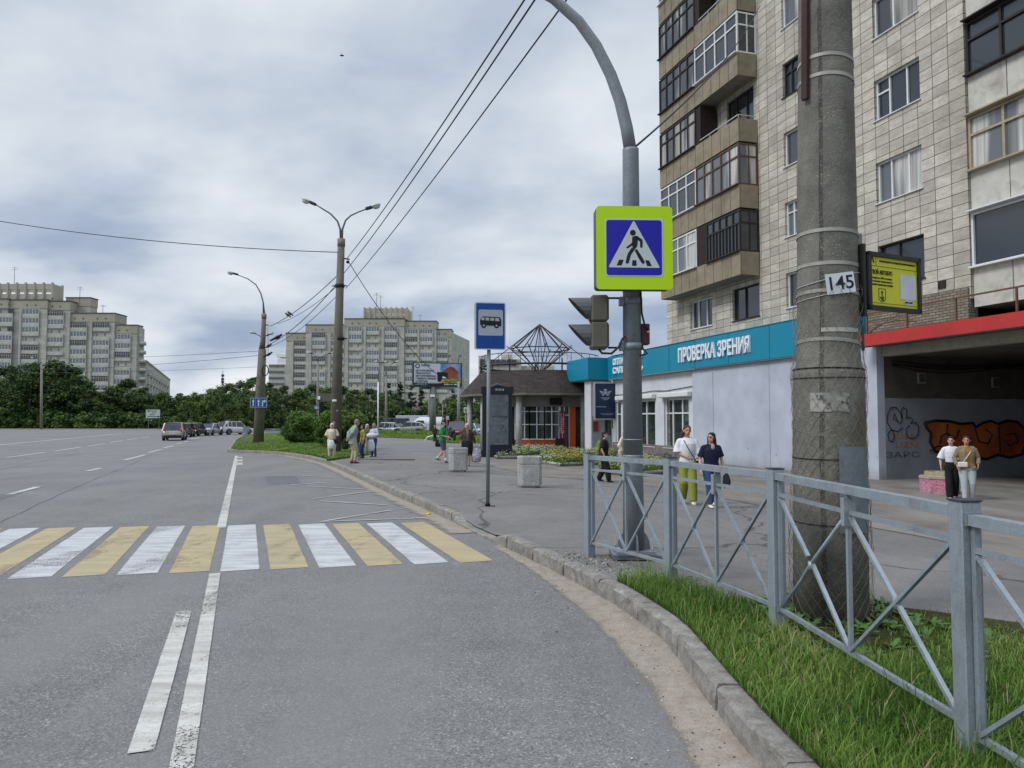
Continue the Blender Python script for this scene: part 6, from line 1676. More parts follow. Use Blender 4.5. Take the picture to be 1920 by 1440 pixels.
# ---- lamp posts -----------------------------------------------------------------------------------
M_PC = mat('post_concrete', '6b655b', .92, var=.16, scale=3, bump=.3, dirt='4b463e', dscale=.8)
M_PCL = mat('post_concrete_pale', '857f75', .92, var=.14, scale=3, bump=.3, dirt='5f5a50')
M_ARM = mat('grey_steel_arm', '656d72', .5, .3, var=.1)
def lamp_head(parent, p, d, s=1.0, drop=True):
    """cobra head at p pointing along d"""
    d = Vector(d).normalized(); m = MB(); M = frame_M(p, d); m.box((.16 * s, .01, 0), (.34 * s, .13 * s, .2 * s), 0, M, bev=.03); lh = m.build('lamp_head', mat('dark_ballast', '2b2e33', .5), parent)
    m = MB(); m.ell((.50 * s, .03 * s, 0), (.25 * s, .09 * s, .15 * s), M=M); m.build('reflector', M_SILL, lh)
    m = MB(); m.ell((.52 * s, -.03 * s, 0), (.19 * s, .12 * s, .12 * s), M=M); m.build('glass_bowl', mat('clear_bowl', 'b9c0c2', .15, var=.02, spec=.8), lh)
D2 = Vector((xat(629, 35.5), 35.5, .35)); dp = thing('double_lamp_post', 'dark concrete lamp post with two curved arms beside the round shrub', 'lamp post', tuple(D2))
zd = lambda py: zat(py, 35.5) - D2.z; xdp = lambda px, py: at(px, py, 35.5).x - D2.x
m = MB(); m.tube([(0, 0, -.3), (xdp(634, 640), 0, zd(640)), (xdp(640, 452), 0, zd(452))], [.285, .215, .165], 16); m.build('shaft', M_PC, dp)
m = MB(); c_ = xdp(640, 450); m.tube([(c_, 0, zd(462)), (c_, 0, zd(448))], .19, 14); m.build('cap', M_PCL, dp)
m = MB(); m.tube([(c_ - .03, 0, zd(452)), (xdp(638, 430), 0, zd(430)), (xdp(633, 415), 0, zd(415)), (xdp(620, 401), 0, zd(401)), (xdp(604, 391), 0, zd(391)), (xdp(591, 383), 0, zd(383))], [.05, .05, .045, .04, .035, .032], 8); m.build('arm', M_ARM, dp)
m = MB(); m.tube([(c_ + .03, 0, zd(452)), (xdp(642, 430), 0, zd(430)), (xdp(648, 413), 0, zd(413)), (xdp(658, 404), 0, zd(404)), (xdp(673, 397), 0, zd(397)), (xdp(687, 392), 0, zd(392))], [.05, .05, .045, .04, .035, .032], 8); m.build('arm', M_ARM, dp)
lamp_head(dp, (xdp(592, 384), 0, zd(384)), (-1, 0, .42), 1.0); lamp_head(dp, (xdp(686, 392), 0, zd(392)), (1, 0, .3), 1.0)
for py in (536, 635): 
    m = MB(); m.tube([(xdp(637, py), 0, zd(py + 3)), (xdp(637, py), 0, zd(py - 3))], .23, 14); m.bar((-.35 + xdp(637, py), 0, zd(py)), (.35 + xdp(637, py), 0, zd(py)), .05, .05); m.build('strap', M_RUBB, dp)
m = MB(); m.bar((xdp(640, 482), 0, zd(484)), (xdp(656, 487), -.1, zd(487)), .06, .06); m.ell((xdp(653, 490), -.1, zd(492)), .08); m.build('bracket', M_RUBB, dp)
m = MB(); m.box((xdp(610, 745), -.05, zd(745)), (.62, .06, .38)); m.box((xdp(599, 746), -.09, zd(746)), (.12, .06, .16), 1); m.build('cross_plate', [mat('grey_board', '5c5a56', .8), M_LET], dp)
m = MB(); m.box((xdp(629, 751), -.245, zd(751)), (.2, .01, .1)); m.build('number_plate', M_LET, dp)
m = MB(); m.box((xdp(628, 792), -.26, zd(792)), (.14, .01, .1)); m.box((xdp(634, 770), -.26, zd(770)), (.1, .01, .06)); m.build('paper_scrap', M_TORN, dp)
S2 = Vector((xat(483, 50), 50, .25)); sp_ = thing('single_lamp_post', 'concrete lamp post with one long curved arm and a blue lane sign', 'lamp post', tuple(S2))
zs = lambda py: zat(py, 50) - S2.z; xs_ = lambda px, py: at(px, py, 50).x - S2.x
m = MB(); m.tube([(xs_(484, 835), 0, -.3), (xs_(489, 720), 0, zs(720)), (xs_(492, 655), 0, zs(655))], [.36, .30, .25], 14); m.tube([(xs_(491, 655), 0, zs(655)), (xs_(493, 640), 0, zs(640)), (xs_(495, 594), 0, zs(594))], [.2, .17, .14], 14); m.build('shaft', M_PC, sp_)
m = MB(); m.tube([(xs_(495, 597), 0, zs(597)), (xs_(495, 588), 0, zs(588))], .17, 12); m.build('cap', M_PCL, sp_)
m = MB(); m.tube([(xs_(495, 590), 0, zs(590)), (xs_(493.5, 567), 0, zs(567)), (xs_(489, 550), 0, zs(550)), (xs_(480, 534), 0, zs(534)), (xs_(465, 523), 0, zs(523)), (xs_(445, 515), 0, zs(515))], [.09, .05, .045, .04, .035, .03], 8); m.build('arm', M_ARM, sp_)
lamp_head(sp_, (xs_(446, 515), 0, zs(515)), (-1, 0, .25), 1.0)
m = MB(); m.tube([(xs_(491, 632), 0, zs(632)), (xs_(478, 625), 0, zs(625))], .03, 6); m.tube([(xs_(495, 633), -.1, zs(633)), (xs_(502, 631), -.1, zs(629))], .03, 6); m.build('arm', M_ARM, sp_)
lamp_head(sp_, (xs_(480, 626), 0, zs(626)), (-1, 0, .3), .62); lamp_head(sp_, (xs_(501, 630), -.1, zs(630)), (1, 0, .5), .7)
m = MB(); m.bar((xs_(490, 609), 0, zs(609)), (xs_(505, 610), -.1, zs(610)), .06, .06); m.tube([(xs_(503, 613), -.1, zs(613)), (xs_(504, 668), -.1, zs(668))], .012, 4); m.build('bracket', M_RUBB, sp_)
m = MB(); m.tube([(.42 * math.cos(a) * .5 + xs_(500, 693), -.28, zs(695) + .35 * math.sin(a)) for a in np.linspace(0, 6.28, 14)], .035, 5); m.build('cable_coil', M_RUBB, sp_)
ls = thing('lane_sign', 'blue lane direction sign with three white arrows on the concrete post', 'sign', (S2.x, S2.y - .4, S2.z))
wL = at(500.5, 755, 49.6).x - at(469.5, 755, 49.6).x; hL = at(0, 746, 49.6).z - at(0, 764, 49.6).z
Ml = frame_M((at(485, 755, 49.6).x - S2.x, 0, zat(755, 49.6) - S2.z), (1, 0, 0))
m = MB(); m.prism(rrect(wL, hL, .03), .02, M=Ml); m.build('plate', M_SWH, ls); m = MB(); m.prism(rrect(wL * .96, hL * .93, .03), .004, M=Ml @ Matrix.Translation((0, 0, .02))); m.build('blue_field', M_BL2, ls)
m = MB(); Mz = Ml @ Matrix.Translation((0, 0, .024))
for cx in (-.32, 0.0):
    x = cx * wL; m.prism([(x - .035, -hL * .38), (x + .035, -hL * .38), (x + .035, hL * .1), (x - .035, hL * .1)], .003, M=Mz); m.prism([(x - .085, hL * .1), (x + .085, hL * .1), (x, hL * .38)], .003, M=Mz)
x = .28 * wL; m.prism([(x - .07, -hL * .38), (x, -hL * .38), (x, hL * .08), (x + .08, hL * .08), (x + .08, hL * .22), (x - .07, hL * .22)], .003, M=Mz); m.prism([(x + .08, -hL * .02), (x + .20, hL * .15), (x + .08, hL * .34)], .003, M=Mz)
for q in (-.17, .15):
    for i in range(3): m.box((q * wL, (-.3 + .28 * i) * hL, .0), (.02, hL * .14, .003), M=Mz)
m.build('arrows', M_SWH, ls)
def far_post(px, pyb, pyt, Y, label, arms=(), col=None, r=.13, cat='lamp post', group=None):
    p = Vector((xat(px, Y), Y, 0)); t_ = thing('street_lamp', label, cat, tuple(p), 0, group); z1 = zat(pyt, Y); m = MB(); m.tube([(0, 0, 0), (at(px, pyt, Y).x - p.x, 0, z1)], [r, r * .7], 8); m.build('shaft', col or M_PCL, t_)
    for dx, dy in arms:
        m = MB(); a = Vector((at(px, pyt, Y).x - p.x, 0, z1)); b = a + Vector((dx * Y / 1400, 0, dy * Y / 1400)); m.tube([a, a + Vector((dx * .15 * Y / 1400, 0, dy * .6 * Y / 1400)), b], .05, 5); m.build('arm', M_ARM, t_); lamp_head(t_, b, (1 if dx > 0 else -1, 0, .25), 1.1)
    return t_
far_post(78, 800, 684, 148, 'concrete street lamp among the dark trees at the far roadside', [(-13, 12)], r=.28)
far_post(596, 800, 679, 100, 'double armed street lamp behind the round shrubs', [(-10, 16), (20, 16)], r=.2)
far_post(709, 806, 716, 98, 'thin pale street lamp left of the white truck', [(6, 36)], col=M_LET, r=.11)
far_post(724, 806, 706, 104, 'brown concrete street lamp above the dark van', [(-12, 26), (14, 26)], r=.2)
far_post(804, 802, 729, 110, 'slim grey post rising beside the billboard leg', [], r=.13, cat='post')
far_post(860, 812, 715, 84, 'blue grey street lamp between the billboard and the pavilion', [(-18, 4)], col=M_GALVD, r=.2)
far_post(830, 815, 757, 92, 'thin yellowish post behind the man in the green shirt', [], r=.08, cat='post')
# ---- overhead wires and birds
def wire(label, pts3, sag=0.0, r=.011, n=24, group=None):
    m = MB(); a, b = pts3; P_ = [a.lerp(b, i / n) - Vector((0, 0, sag * 4 * (i / n) * (1 - i / n))) for i in range(n + 1)]; m.tube(P_, r, 5); o = m.build('overhead_wire', M_RUBB); tag(o, label, 'wire', group); return P_
top = CPX + Vector((0, 0, 9.0))
A1, A2, A3 = at(651, 484, 35.4), at(642, 545, 35.4) , at(650, 540, 35.4)
W1 = wire('uppermost of three wires rising from the double armed lamp post', (A1, at(972, 0, 12.4) + (at(972, 0, 12.4) - A1) * .25), .25, .016)
wire('middle of three wires rising from the double armed lamp post', (at(645, 512, 35.4), at(991, 0, 12.2) + (at(991, 0, 12.2) - at(645, 512, 35.4)) * .25), .25, .016)
wire('lowest of three wires rising from the double armed lamp post', (at(648, 541, 35.4), at(1040, 12, 11.8) + (at(1040, 12, 11.8) - at(648, 541, 35.4)) * .25), .25, .014)
B1 = at(506, 612, 49.8)
Wb = wire('uppermost wire between the two concrete lamp posts', (B1, at(632, 517, 35.6)), .25, .02)
wire('second wire between the two concrete lamp posts', (at(520, 607, 49.8), at(633, 536, 35.6)), .25, .014)
Wc = wire('third wire between the two concrete lamp posts', (at(500, 648, 49.8), at(628, 537, 35.6)), .35, .02)
wire('lowest wire between the two concrete lamp posts', (at(500, 652, 49.8), at(630, 556, 35.6)), .35, .014)
wire('black cable crossing the open sky to the double armed lamp post', (at(633, 473, 35.4), at(-150, 388, 40)), .45, .02)
wire('long slack cable from the double armed lamp post down to the pavilion', (at(655, 493, 35.4), at(880, 733, 52)), 1.2, .018)
wire('thin upper wire running left from the single armed post', (at(490, 658, 50), at(-60, 668, 120)), .5, .014)
wire('thin lower wire running left from the single armed post', (at(490, 666, 50), at(-60, 684, 120)), .8, .016)
wire('faint bottom wire running left from the single armed post', (at(484, 688, 50), at(-60, 692, 140)), .5, .01)
wire('black service cable from the steel column up to the tower', (at(1190, 276, LP.y), at(1425, 10, 28)), .35, .014)
def bird(p, label, rz=0.0, s=1.0):
    t_ = thing('bird', label, 'bird', tuple(p), rz, 'crows on the wires'); m = MB()
    m.ell((0, 0, .11 * s), (.16 * s, .075 * s, .075 * s), rot=Matrix.Rotation(R(-30), 3, 'Y')); m.ell((.14 * s, 0, .21 * s), .05 * s); m.tube([(.17 * s, 0, .215 * s), (.24 * s, 0, .20 * s)], [.02 * s, .004], 6)
    m.tube([(-.10 * s, 0, .06 * s), (-.30 * s, 0, -.05 * s)], [(.05 * s, .02 * s), (.035 * s, .008 * s)], 6); m.tube([(0, .03 * s, .06 * s), (0, .03 * s, 0)], .008, 4); m.tube([(0, -.03 * s, .06 * s), (0, -.03 * s, 0)], .008, 4)
    m.build('body', mat('crow_black', '17181c', .7), t_)
bird(Wb[8], 'crow on the upper wire, the lower of the touching pair', 2.6); bird(Wb[8].lerp(Wb[9], .9), 'crow on the upper wire, the upper of the touching pair', 2.6)
bird(Wc[5], 'bulky crow on the wire just right of the single armed post', .3, 1.5); bird(at(504, 652, 49.8), 'small crow low beside the single armed post', .2); bird(at(504, 668, 49.8), 'crow on the bracket beside the single armed post', .2, 1.2)
m = MB(); bp = at(641, 104, 60); m.ell((0, 0, 0), (.18, .06, .06)); m.tube([(0, -.35, .06), (0, 0, 0), (0, .35, .08)], [.02, .06, .02], 5, flat=.3); o = m.build('bird', mat('crow_black', '17181c', .7)); o.location = bp; tag(o, 'single bird flying high in the open sky', 'bird')

# ---- litter bins ------------------------------------------------------------------------------------
M_BIN = concrete_rough('bin_exposed_aggregate', hexc('a9a9a7'), hexc('858583'), hexc('cdccca'), 14)
def bin_(px, pyb, label, rz):
    p = G(px, pyb); t_ = thing('litter_bin', label, 'litter bin', tuple(p), rz, 'concrete litter bins'); m = MB()
    w_ = .245
    def oc(r, c): return [(r, -r + c), (r, r - c), (r - c, r), (-r + c, r), (-r, r - c), (-r, -r + c), (-r + c, -r), (r - c, -r)]
    def ring(z0, r0, z1, r1, mi=0):
        a, b = oc(r0, .07), oc(r1, .07); V = [(x, y, z0) for x, y in a] + [(x, y, z1) for x, y in b]; m.add(V, [(i, (i + 1) % 8, 8 + (i + 1) % 8, 8 + i) for i in range(8)], mi)
    ring(.0, .20, .05, .205); ring(.05, .245, .49, .252); ring(.49, .252, .505, .235); ring(.505, .235, .52, .252); ring(.52, .252, .66, .255); ring(.66, .255, .675, .245); ring(.675, .245, .675, .17); ring(.675, .17, .3, .16)
    m.add([(x, y, .05) for x, y in oc(.245, .07)], [tuple(range(8))])
    m.add([(x, y, .32) for x, y in oc(.16, .07)], [tuple(range(8))], 0); b = m.build('bin_body', M_BIN, t_); b.scale = (1.12, 1.12, 1.13)
    l = MB(); l.add([(x, y, .45) for x, y in oc(.166, .07)], [tuple(range(8))]); l.build('liner', M_BLACK, t_); return t_
bin_(859, 884, 'speckled concrete litter bin in front of the walking pair', .25); bin_(993, 913, 'speckled concrete litter bin in front of the flower bed', .1)
# pink painted concrete planter by the passage
p = gp(1762, 928, -.24); pk = thing('concrete_planter', 'concrete ring painted pink standing before the passage', 'planter', tuple(p), .2)
def pinkm():
    t = NT('pink_scrawl_paint'); c = t.ramp(t.noise(9, 5, .7, sc=(1, 1, 1.6), dist=1.5), [(.38, hexc('c06a8c')), (.47, hexc('8d4b80')), (.52, hexc('c8a49a')), (.62, hexc('b9568b')), (.7, hexc('cdbfae'))]); return t.fin(c, .85)
m = MB(); m.lathe([(.50, 0), (.50, .46)], n=8, smooth=False); m.build('painted_ring', pinkm(), pk); m = MB(); m.lathe([(.52, .46), (.52, .52), (.38, .53), (.38, .64), (.30, .64), (.28, .3)], n=8, smooth=False, caps=False); m.build('rim', mat('old_rim', 'a89e84', .9, var=.2, dirt='6c6454'), pk)
# ---- advertising column, flower beds
p = G(932, 861); p.y = 36.5; p = Vector((xat(932, 36.5), 36.5, 0)); p.z = gz(p)
ad = thing('advertising_column', 'dark navy advertising column with an empty grey panel by the flower bed', 'advertising column', tuple(p), .12)
za_ = lambda py: zat(py, 36.5) - p.z; M_NAVY = mat('navy_steel', '161c2b', .45, var=.1)
hw_ = 29 * 36.5 / 1400
m = MB(); m.box((0, 0, .12), (hw_ * 2.25, .62, .24)); m.box((0, 0, .3), (hw_ * 2.05, .5, .16)); m.box((0, 0, (za_(736) + .3) / 2), (hw_ * 1.9, .34, za_(736) - .3)); m.box((0, 0, za_(732)), (hw_ * 2.1, .44, .35)); m.tube([(-hw_ * .75, 0, za_(728)), (0, 0, za_(723)), (hw_ * .75, 0, za_(728))], [(.05, .2), (.12, .22), (.05, .2)], 8)
m.build('casing', M_NAVY, ad)
gpn = NT('grey_poster_back'); cc = gpn.ramp(gpn.noise(3.5, 6, .7, dist=.6), [(.36, hexc('474d55')), (.5, hexc('5b626a')), (.7, hexc('6b727a'))]); M_GP = gpn.fin(cc, .35)
m = MB(); m.box((0, -.178, (za_(740) + .62) / 2), (hw_ * 1.42, .012, za_(740) - .62)); m.build('panel', M_GP, ad)
m = MB(); m.box((.12, -.225, za_(731)), (hw_ * .9, .01, .13)); text_mb(m, '35-35-35', .12, frame_M((.1, -.232, za_(731)), (1, 0, 0)), mi=1); m.build('header_print', [M_NAVY, M_LET], ad)
m = MB(); text_mb(m, 'место свободно', .16, frame_M((.15, -.186, za_(781)), (1, 0, 0)), width=hw_ * 1.05); m.tube([(.22 + .1 * math.cos(a), -.187, za_(800) + .09 * math.sin(a * 1.2)) for a in np.linspace(0, 6, 16)], .008, 4); m.build('scribble', mat('dark_marker', '23282f', .6), ad)
M_BEDK = mat('whitewashed_kerb', 'b9b9b5', .85, var=.12, dirt='77736b')
fl_m = [mat('petal_white', 'c4c8b0', .6, var=.05), mat('petal_yellow', 'b38b22', .6, var=.1), mat('petal_purple', '5a4a6a', .7, var=.2), mat('petal_cream', 'bdb97e', .6, var=.08)]
def bed(label, poly, hb, mix_, seed, dens=120):
    """flower bed: low kerb, soil, foliage and blossoms"""
    rw2 = random.Random(seed); c = sum(poly, Vector()) / len(poly); c.z = gz(c); t_ = thing('flower_bed', label, 'flower bed', tuple(c)); m = MB(); n = len(poly)
    for i in range(n):
        a, b = poly[i] - c, poly[(i + 1) % n] - c; a.z = gz(poly[i]) - c.z; b.z = gz(poly[(i + 1) % n]) - c.z
        m.bar(a + Vector((0, 0, hb * .3)), b + Vector((0, 0, hb * .3)), .10, hb * 1.4, 1); m.bar(a + Vector((0, 0, hb)), b + Vector((0, 0, hb)), .16, .06)
    m.build('border', [M_BEDK, M_KERB], t_)
    m = MB(); m.add([(q.x - c.x, q.y - c.y, gz(q) - c.z + hb * .8) for q in poly], [tuple(range(n))]); m.build('soil', M_SOIL, t_)
    mf = MB(); ml = MB(); ml.m = []
    xs = [q.x for q in poly]; ys = [q.y for q in poly]
    def inside(x, y):
        k = False
        for i in range(n):
            a, b = poly[i], poly[(i + 1) % n]
            if (a.y > y) != (b.y > y) and x < (b.x - a.x) * (y - a.y) / (b.y - a.y) + a.x: k = not k
        return k
    cnt = 0; area = (max(xs) - min(xs)) * (max(ys) - min(ys)); N = int(area * dens)
    cen = []; 
    while cnt < N:
        x, y = rw2.uniform(min(xs), max(xs)), rw2.uniform(min(ys), max(ys)); cnt += 1
        if not inside(x, y): continue
        h = rw2.uniform(.16, .34); cen.append((x - c.x, y - c.y, hb + h * .5)); z = hb + h
        f_ = (x - min(xs)) / (max(xs) - min(xs)); mi = mix_(f_, rw2)
        if mi is None or rw2.random() < .45: continue
        for _ in range(rw2.randint(2, 4)):
            q = Vector((x - c.x + rw2.gauss(0, .07), y - c.y + rw2.gauss(0, .07), z + rw2.uniform(-.04, .07))); s_ = rw2.uniform(.014, .028)
            mf.ell(q, (s_, s_, s_ * .6), mi, 6, 4)
    me = leaf_cloud('foliage', M_LEAF3, cen, [.17] * len(cen), 16, .05, seed, [rw2.uniform(.1, .7) for _ in cen]); o = bpy.data.objects.new('foliage', me); COL.objects.link(o); o.parent = t_
    mf.build('blossom', fl_m, t_)
P_ = lambda a, b: Vector((G(a, b).x, G(a, b).y, 0))
bed('flower bed of white blossoms between the advertising column and the round pavilion', [P_(930, 861), P_(974, 861), P_(1040, 857), P_(1062, 853), P_(1020, 848), P_(950, 848)], .12, lambda f, r: None if r.random() < .25 else (1 if r.random() < .05 else (0 if r.random() < .5 else 3)), 3, 45)
bed('flower bed of white and yellow blossoms right behind the litter bin', [P_(1016, 870), P_(1047, 875), P_(1100, 873), P_(1150, 869), P_(1150, 858), P_(1060, 856), P_(1016, 862)], .12, lambda f, r: None if r.random() < .3 else ((1 if r.random() < .5 else 3) if (.15 < f < .45 or f > .75) else (0 if r.random() < .6 else 3)), 4, 60)
bed('flower bed with purple blossoms seen through the first railing panel', [P_(1130, 890), P_(1205, 893), P_(1262, 888), P_(1262, 872), P_(1205, 872), P_(1130, 876)], .13, lambda f, r: 2 if f > .7 or r.random() < .25 else (3 if r.random() < .6 else 0), 5, 60)
# weeds at the walls
wp = []
for _ in range(70):
    q = W(rw.uniform(14.2, 15.2), .5 + rw.random() * .5, 0); 
    wp.append(W(15.3 + rw.random() * 1.2, -rw.uniform(.1, 2.6), -.42))
weeds('weeds', wp, 'dark weeds growing at the foot of the graffiti wall', M_WEED, (.12, .3), (8, 14), 6)
wp = [W(rw.uniform(10.5, 12.2), .25 + rw.random() * .3, -.40) for _ in range(26)]
weeds('weeds', wp, 'small weeds at the foot of the pale blank wall', M_WEED, (.08, .2), (6, 10), 7)
# ================================================================== PEOPLE
def fuse(mb, name, mats, parent, voxel=.012, smooth=2, sel=None):
    """one continuous skin over the laid-out volumes"""
    o = mb.build(name, mats, parent)
    r = o.modifiers.new('r', 'REMESH'); r.mode = 'VOXEL'; r.voxel_size = voxel; r.use_smooth_shade = True
    if smooth:
        s = o.modifiers.new('s', 'SMOOTH'); s.factor = .5; s.iterations = smooth
    dg = bpy.context.evaluated_depsgraph_get(); dg.update()
    me = bpy.data.meshes.new_from_object(o.evaluated_get(dg)); o.modifiers.clear(); old = o.data; o.data = me; bpy.data.meshes.remove(old)
    me.materials.clear()
    for m in (mats if isinstance(mats, (list, tuple)) else [mats]): me.materials.append(m)
    me.polygons.foreach_set('use_smooth', [True] * len(me.polygons))
    if sel:
        for p in me.polygons: p.material_index = sel(p.center)
    else: me.polygons.foreach_set('material_index', [0] * len(me.polygons))
    me.update(); return o
M_SKIN = mat('skin', 'b98a72', .55, var=.08, scale=12); M_SKIN2 = mat('skin_fair', 'c79f8a', .55, var=.06, scale=12)
M_FEAT = mat('face_features', '4a2e28', .6); M_LIP = mat('lips', '9a4f4a', .5)
def cloth(name, c, **k): return mat('cloth_' + name, c, .9, var=k.pop('var', .10), scale=k.pop('scale', 9), bump=.35, bscale=16, **k)
def pattern_cloth(name, cols, s=22, stripes=False):
    t = NT('cloth_' + name)
    if stripes:
        o = t.obj(); w1 = t.N('ShaderNodeTexWave'); w1.inputs['Scale'].default_value = s; t.L(o, w1.inputs[0]); w2 = t.N('ShaderNodeTexWave', bands_direction='Z'); w2.inputs['Scale'].default_value = s; t.L(o, w2.inputs[0])
        f = t.math('MULTIPLY', t.math('ADD', w1.outputs[1], w2.outputs[1]), .5)
    else: f = t.noise(s, 3, .6)
    c = t.ramp(f, [(.3 + .4 * i / (len(cols) - 1), hexc(x)) for i, x in enumerate(cols)], 'CONSTANT' if not stripes else 'LINEAR')
    t.bump(t.noise(14, 4), .35, .01); return t.fin(c, .9)
def person(label, px, pyf, pyh, rz=0, build=1.0, arms=None, legs=None, lean=0, side_lean=0, head=(0, 0), skin=None, hair=('3a2a22', 'short'), top=('white', 'short'), bottom=('trousers', 'cloth'), shoes='shoe', over=None, group=None, pos=None, vox=.013, stoop=0, female=True):
    """local frame: the person looks along -Y; x to their left. All lengths are in units of the height H"""
    p = pos if pos is not None else G(px, pyf)
    H = zat(pyh, p.y) - p.z
    H = H / (1 - .0004 * abs(lean) ** 1.6) 
    t_ = thing('person', label, 'person', tuple(p), rz, group)
    skin = skin or M_SKIN; b = build
    Lr = Matrix.Rotation(R(lean), 3, 'X'); Ls = Matrix.Rotation(R(side_lean), 3, 'Y')
    piv = Vector((0, 0, .53))
    def B(v): return (piv + Lr @ (Ls @ (Vector(v) - piv))) * H
    legs = legs or {'L': (.06, 0, 0), 'R': (-.06, 0, 0)}      # foot x, y (forward negative), lift
    arms = arms or {'L': ((.035, .01, -.165), (.03, -.03, -.30)), 'R': ((.035, .01, -.165), (.03, -.03, -.30))}
    J = {}
    for s, sg in (('L', 1), ('R', -1)):
        sh = Vector((sg * .098 * (b * .5 + .5), 0, .805)); J['sh' + s] = B(sh)
        (ex, ey, ez), (wx_, wy_, wz_) = arms[s]
        J['el' + s] = B(sh + Vector((sg * ex, ey, ez))); J['wr' + s] = B(sh + Vector((sg * wx_, wy_, wz_)))
        hip = Vector((sg * .052 * b, 0, .515)) * H; fx, fy, fl = legs[s]; an = Vector((fx, fy, .045 + fl)) * H
        d = an - hip; L = d.length; l1, l2 = .245 * H, .235 * H
        if L > (l1 + l2) * .998: l1 = l2 = L / 1.996
        a = (l1 * l1 - l2 * l2 + L * L) / (2 * L); h = math.sqrt(max(0, l1 * l1 - a * a)); dn = d.normalized(); fwd = Vector((0, -1, 0)); fwd = (fwd - dn * fwd.dot(dn)).normalized()
        J['hp' + s] = hip; J['kn' + s] = hip + dn * a + fwd * h; J['an' + s] = an
    hy, ht = head; Hm = Matrix.Rotation(R(hy), 3, 'Z') @ Matrix.Rotation(R(ht), 3, 'X'); nk = Vector((0, -.004 - stoop * .5, .865)); hc = B(Vector((0, -.012 - stoop, .93 - stoop * .4)))
    def HD(v): return hc + Hm @ (Vector(v) * H)
    m = MB()
    tor = [((0, 0, .475), (.082 * b, .060 * b)), ((0, .004, .53), (.096 * b, .066 * b)), ((0, .0, .60), (.078 * b, .056 * b)), ((0, -.004, .69), (.088 * b, .062 * b)), ((0, -.004, .76), (.094 * b, .060 * b)), ((0, .004, .81), (.080, .044)), ((0, .006, .835), (.04, .036))]
    def torso(mb, off, z0=None, zmax=None, flare=1.0):
        pts, rd = [], []
        for c, (a_, b_) in tor:
            if z0 is not None and c[2] < z0: continue
            if zmax is not None and c[2] > zmax: continue
            pts.append(B(c)); rd.append(((a_ * H + off), (b_ * H + off)))
        if z0 is not None:
            pts.insert(0, B((0, 0, z0))); r0 = rd[0]; rd.insert(0, (r0[0] * flare, r0[1] * flare))
        mb.tube(pts, rd, 16, side=(1, 0, 0))
    torso(m, 0); m.tube([J['shL'] + Vector((0, 0, -.010 * H)), B((.03, .006, .815)), B((-.03, .006, .815)), J['shR'] + Vector((0, 0, -.010 * H))], [.020 * H, .024 * H, .024 * H, .020 * H], 10)
    m.tube([B((0, .006, .81)), hc + Vector((0, .01 * H, -.03 * H))], .031 * H, 10)
    m.ell(hc + Hm @ Vector((0, .008 * H, .012 * H)), (.046 * H, .056 * H, .056 * H), rot=Hm); m.ell(HD((0, -.012, -.028)), (.034 * H, .038 * H, .040 * H), rot=Hm)
    m.ell(HD((0, -.052, -.010)), (.008 * H, .011 * H, .014 * H), rot=Hm, nu=8, nv=6)
    for sg in (-1, 1): m.ell(HD((sg * .047, .008, -.004)), (.006 * H, .012 * H, .019 * H), rot=Hm, nu=8, nv=6)
    hands = {}
    for s, sg in (('L', 1), ('R', -1)):
        sh, el_, wr = J['sh' + s], J['el' + s], J['wr' + s]
        m.tube([sh, sh.lerp(el_, .5), el_, el_.lerp(wr, .4), wr], [.023 * H, .025 * H, .021 * H, .022 * H, .0145 * H], 10); m.ell(sh - Vector((0, 0, .008 * H)), .024 * H)
        d = (wr - el_).normalized(); inn = Vector((-sg, 0, 0)); inn = (inn - d * inn.dot(d)).normalized(); fw = d.cross(inn) * (1 if s == 'L' else 1)
        if fw.y > 0: fw = -fw
        pc = wr + d * .032 * H
        Rm = Matrix((fw, inn, d)).transposed()
        m.ell(pc, (.023 * H, .011 * H, .034 * H), rot=Rm); hands[s] = wr + d * .06 * H
        for k, (o_, l_) in enumerate(((-.016, .030), (-.0055, .040), (.0055, .043), (.016, .037))):
            a0 = pc + d * .026 * H + fw * (-o_) * H; a1 = a0 + d * l_ * .55 * H + inn * .006 * H; a2 = a1 + d * l_ * .35 * H + inn * .016 * H; m.tube([a0, a1, a2], [.0052 * H, .005 * H, .004 * H], 6)
        a0 = pc + fw * .018 * H - d * .004 * H; m.tube([a0, a0 + fw * .014 * H + d * .012 * H, a0 + fw * .017 * H + d * .030 * H + inn * .006 * H], [.0062 * H, .0058 * H, .0045 * H], 6)
        hp, kn, an = J['hp' + s], J['kn' + s], J['an' + s]
        m.tube([hp + Vector((0, 0, .02 * H)), hp.lerp(kn, .35), kn, kn.lerp(an, .3), an], [.052 * H * b, .047 * H * b, .031 * H, .033 * H * (b * .5 + .5), .019 * H], 12)
        m.ell(kn, .031 * H)
        m.tube([an + Vector((0, .02 * H, -.028 * H)), an + Vector((0, -.03 * H, -.03 * H)), an + Vector((0, -.085 * H, -.036 * H))], [(.018 * H, .02 * H), (.024 * H, .016 * H), (.02 * H, .008 * H)], 8); m.tube([an, an + Vector((0, .004 * H, -.03 * H))], .018 * H, 8)
    ey = [HD((sg * .018, -.044, .004)) for sg in (-1, 1)]; br = [HD((sg * .018, -.046, .018)) for sg in (-1, 1)]; lp = HD((0, -.046, -.038))
    def sel(c):
        for e in ey:
            if abs((c - e).x) < .009 * H and (c - e).length < .0095 * H: return 1
        for e in br:
            if abs(c.z - e.z) < .0035 * H and (c - e).length < .014 * H: return 1
        if abs(c.z - lp.z) < .004 * H and (c - lp).length < .014 * H: return 2
        return 0
    fuse(m, 'body', [skin, M_FEAT, M_LIP], t_, vox * .8, 2, sel)
    # hair
    hcol, hst = hair; hm = mat('hair_' + hcol, hcol, .75, var=.3, scale=30, bump=.5)
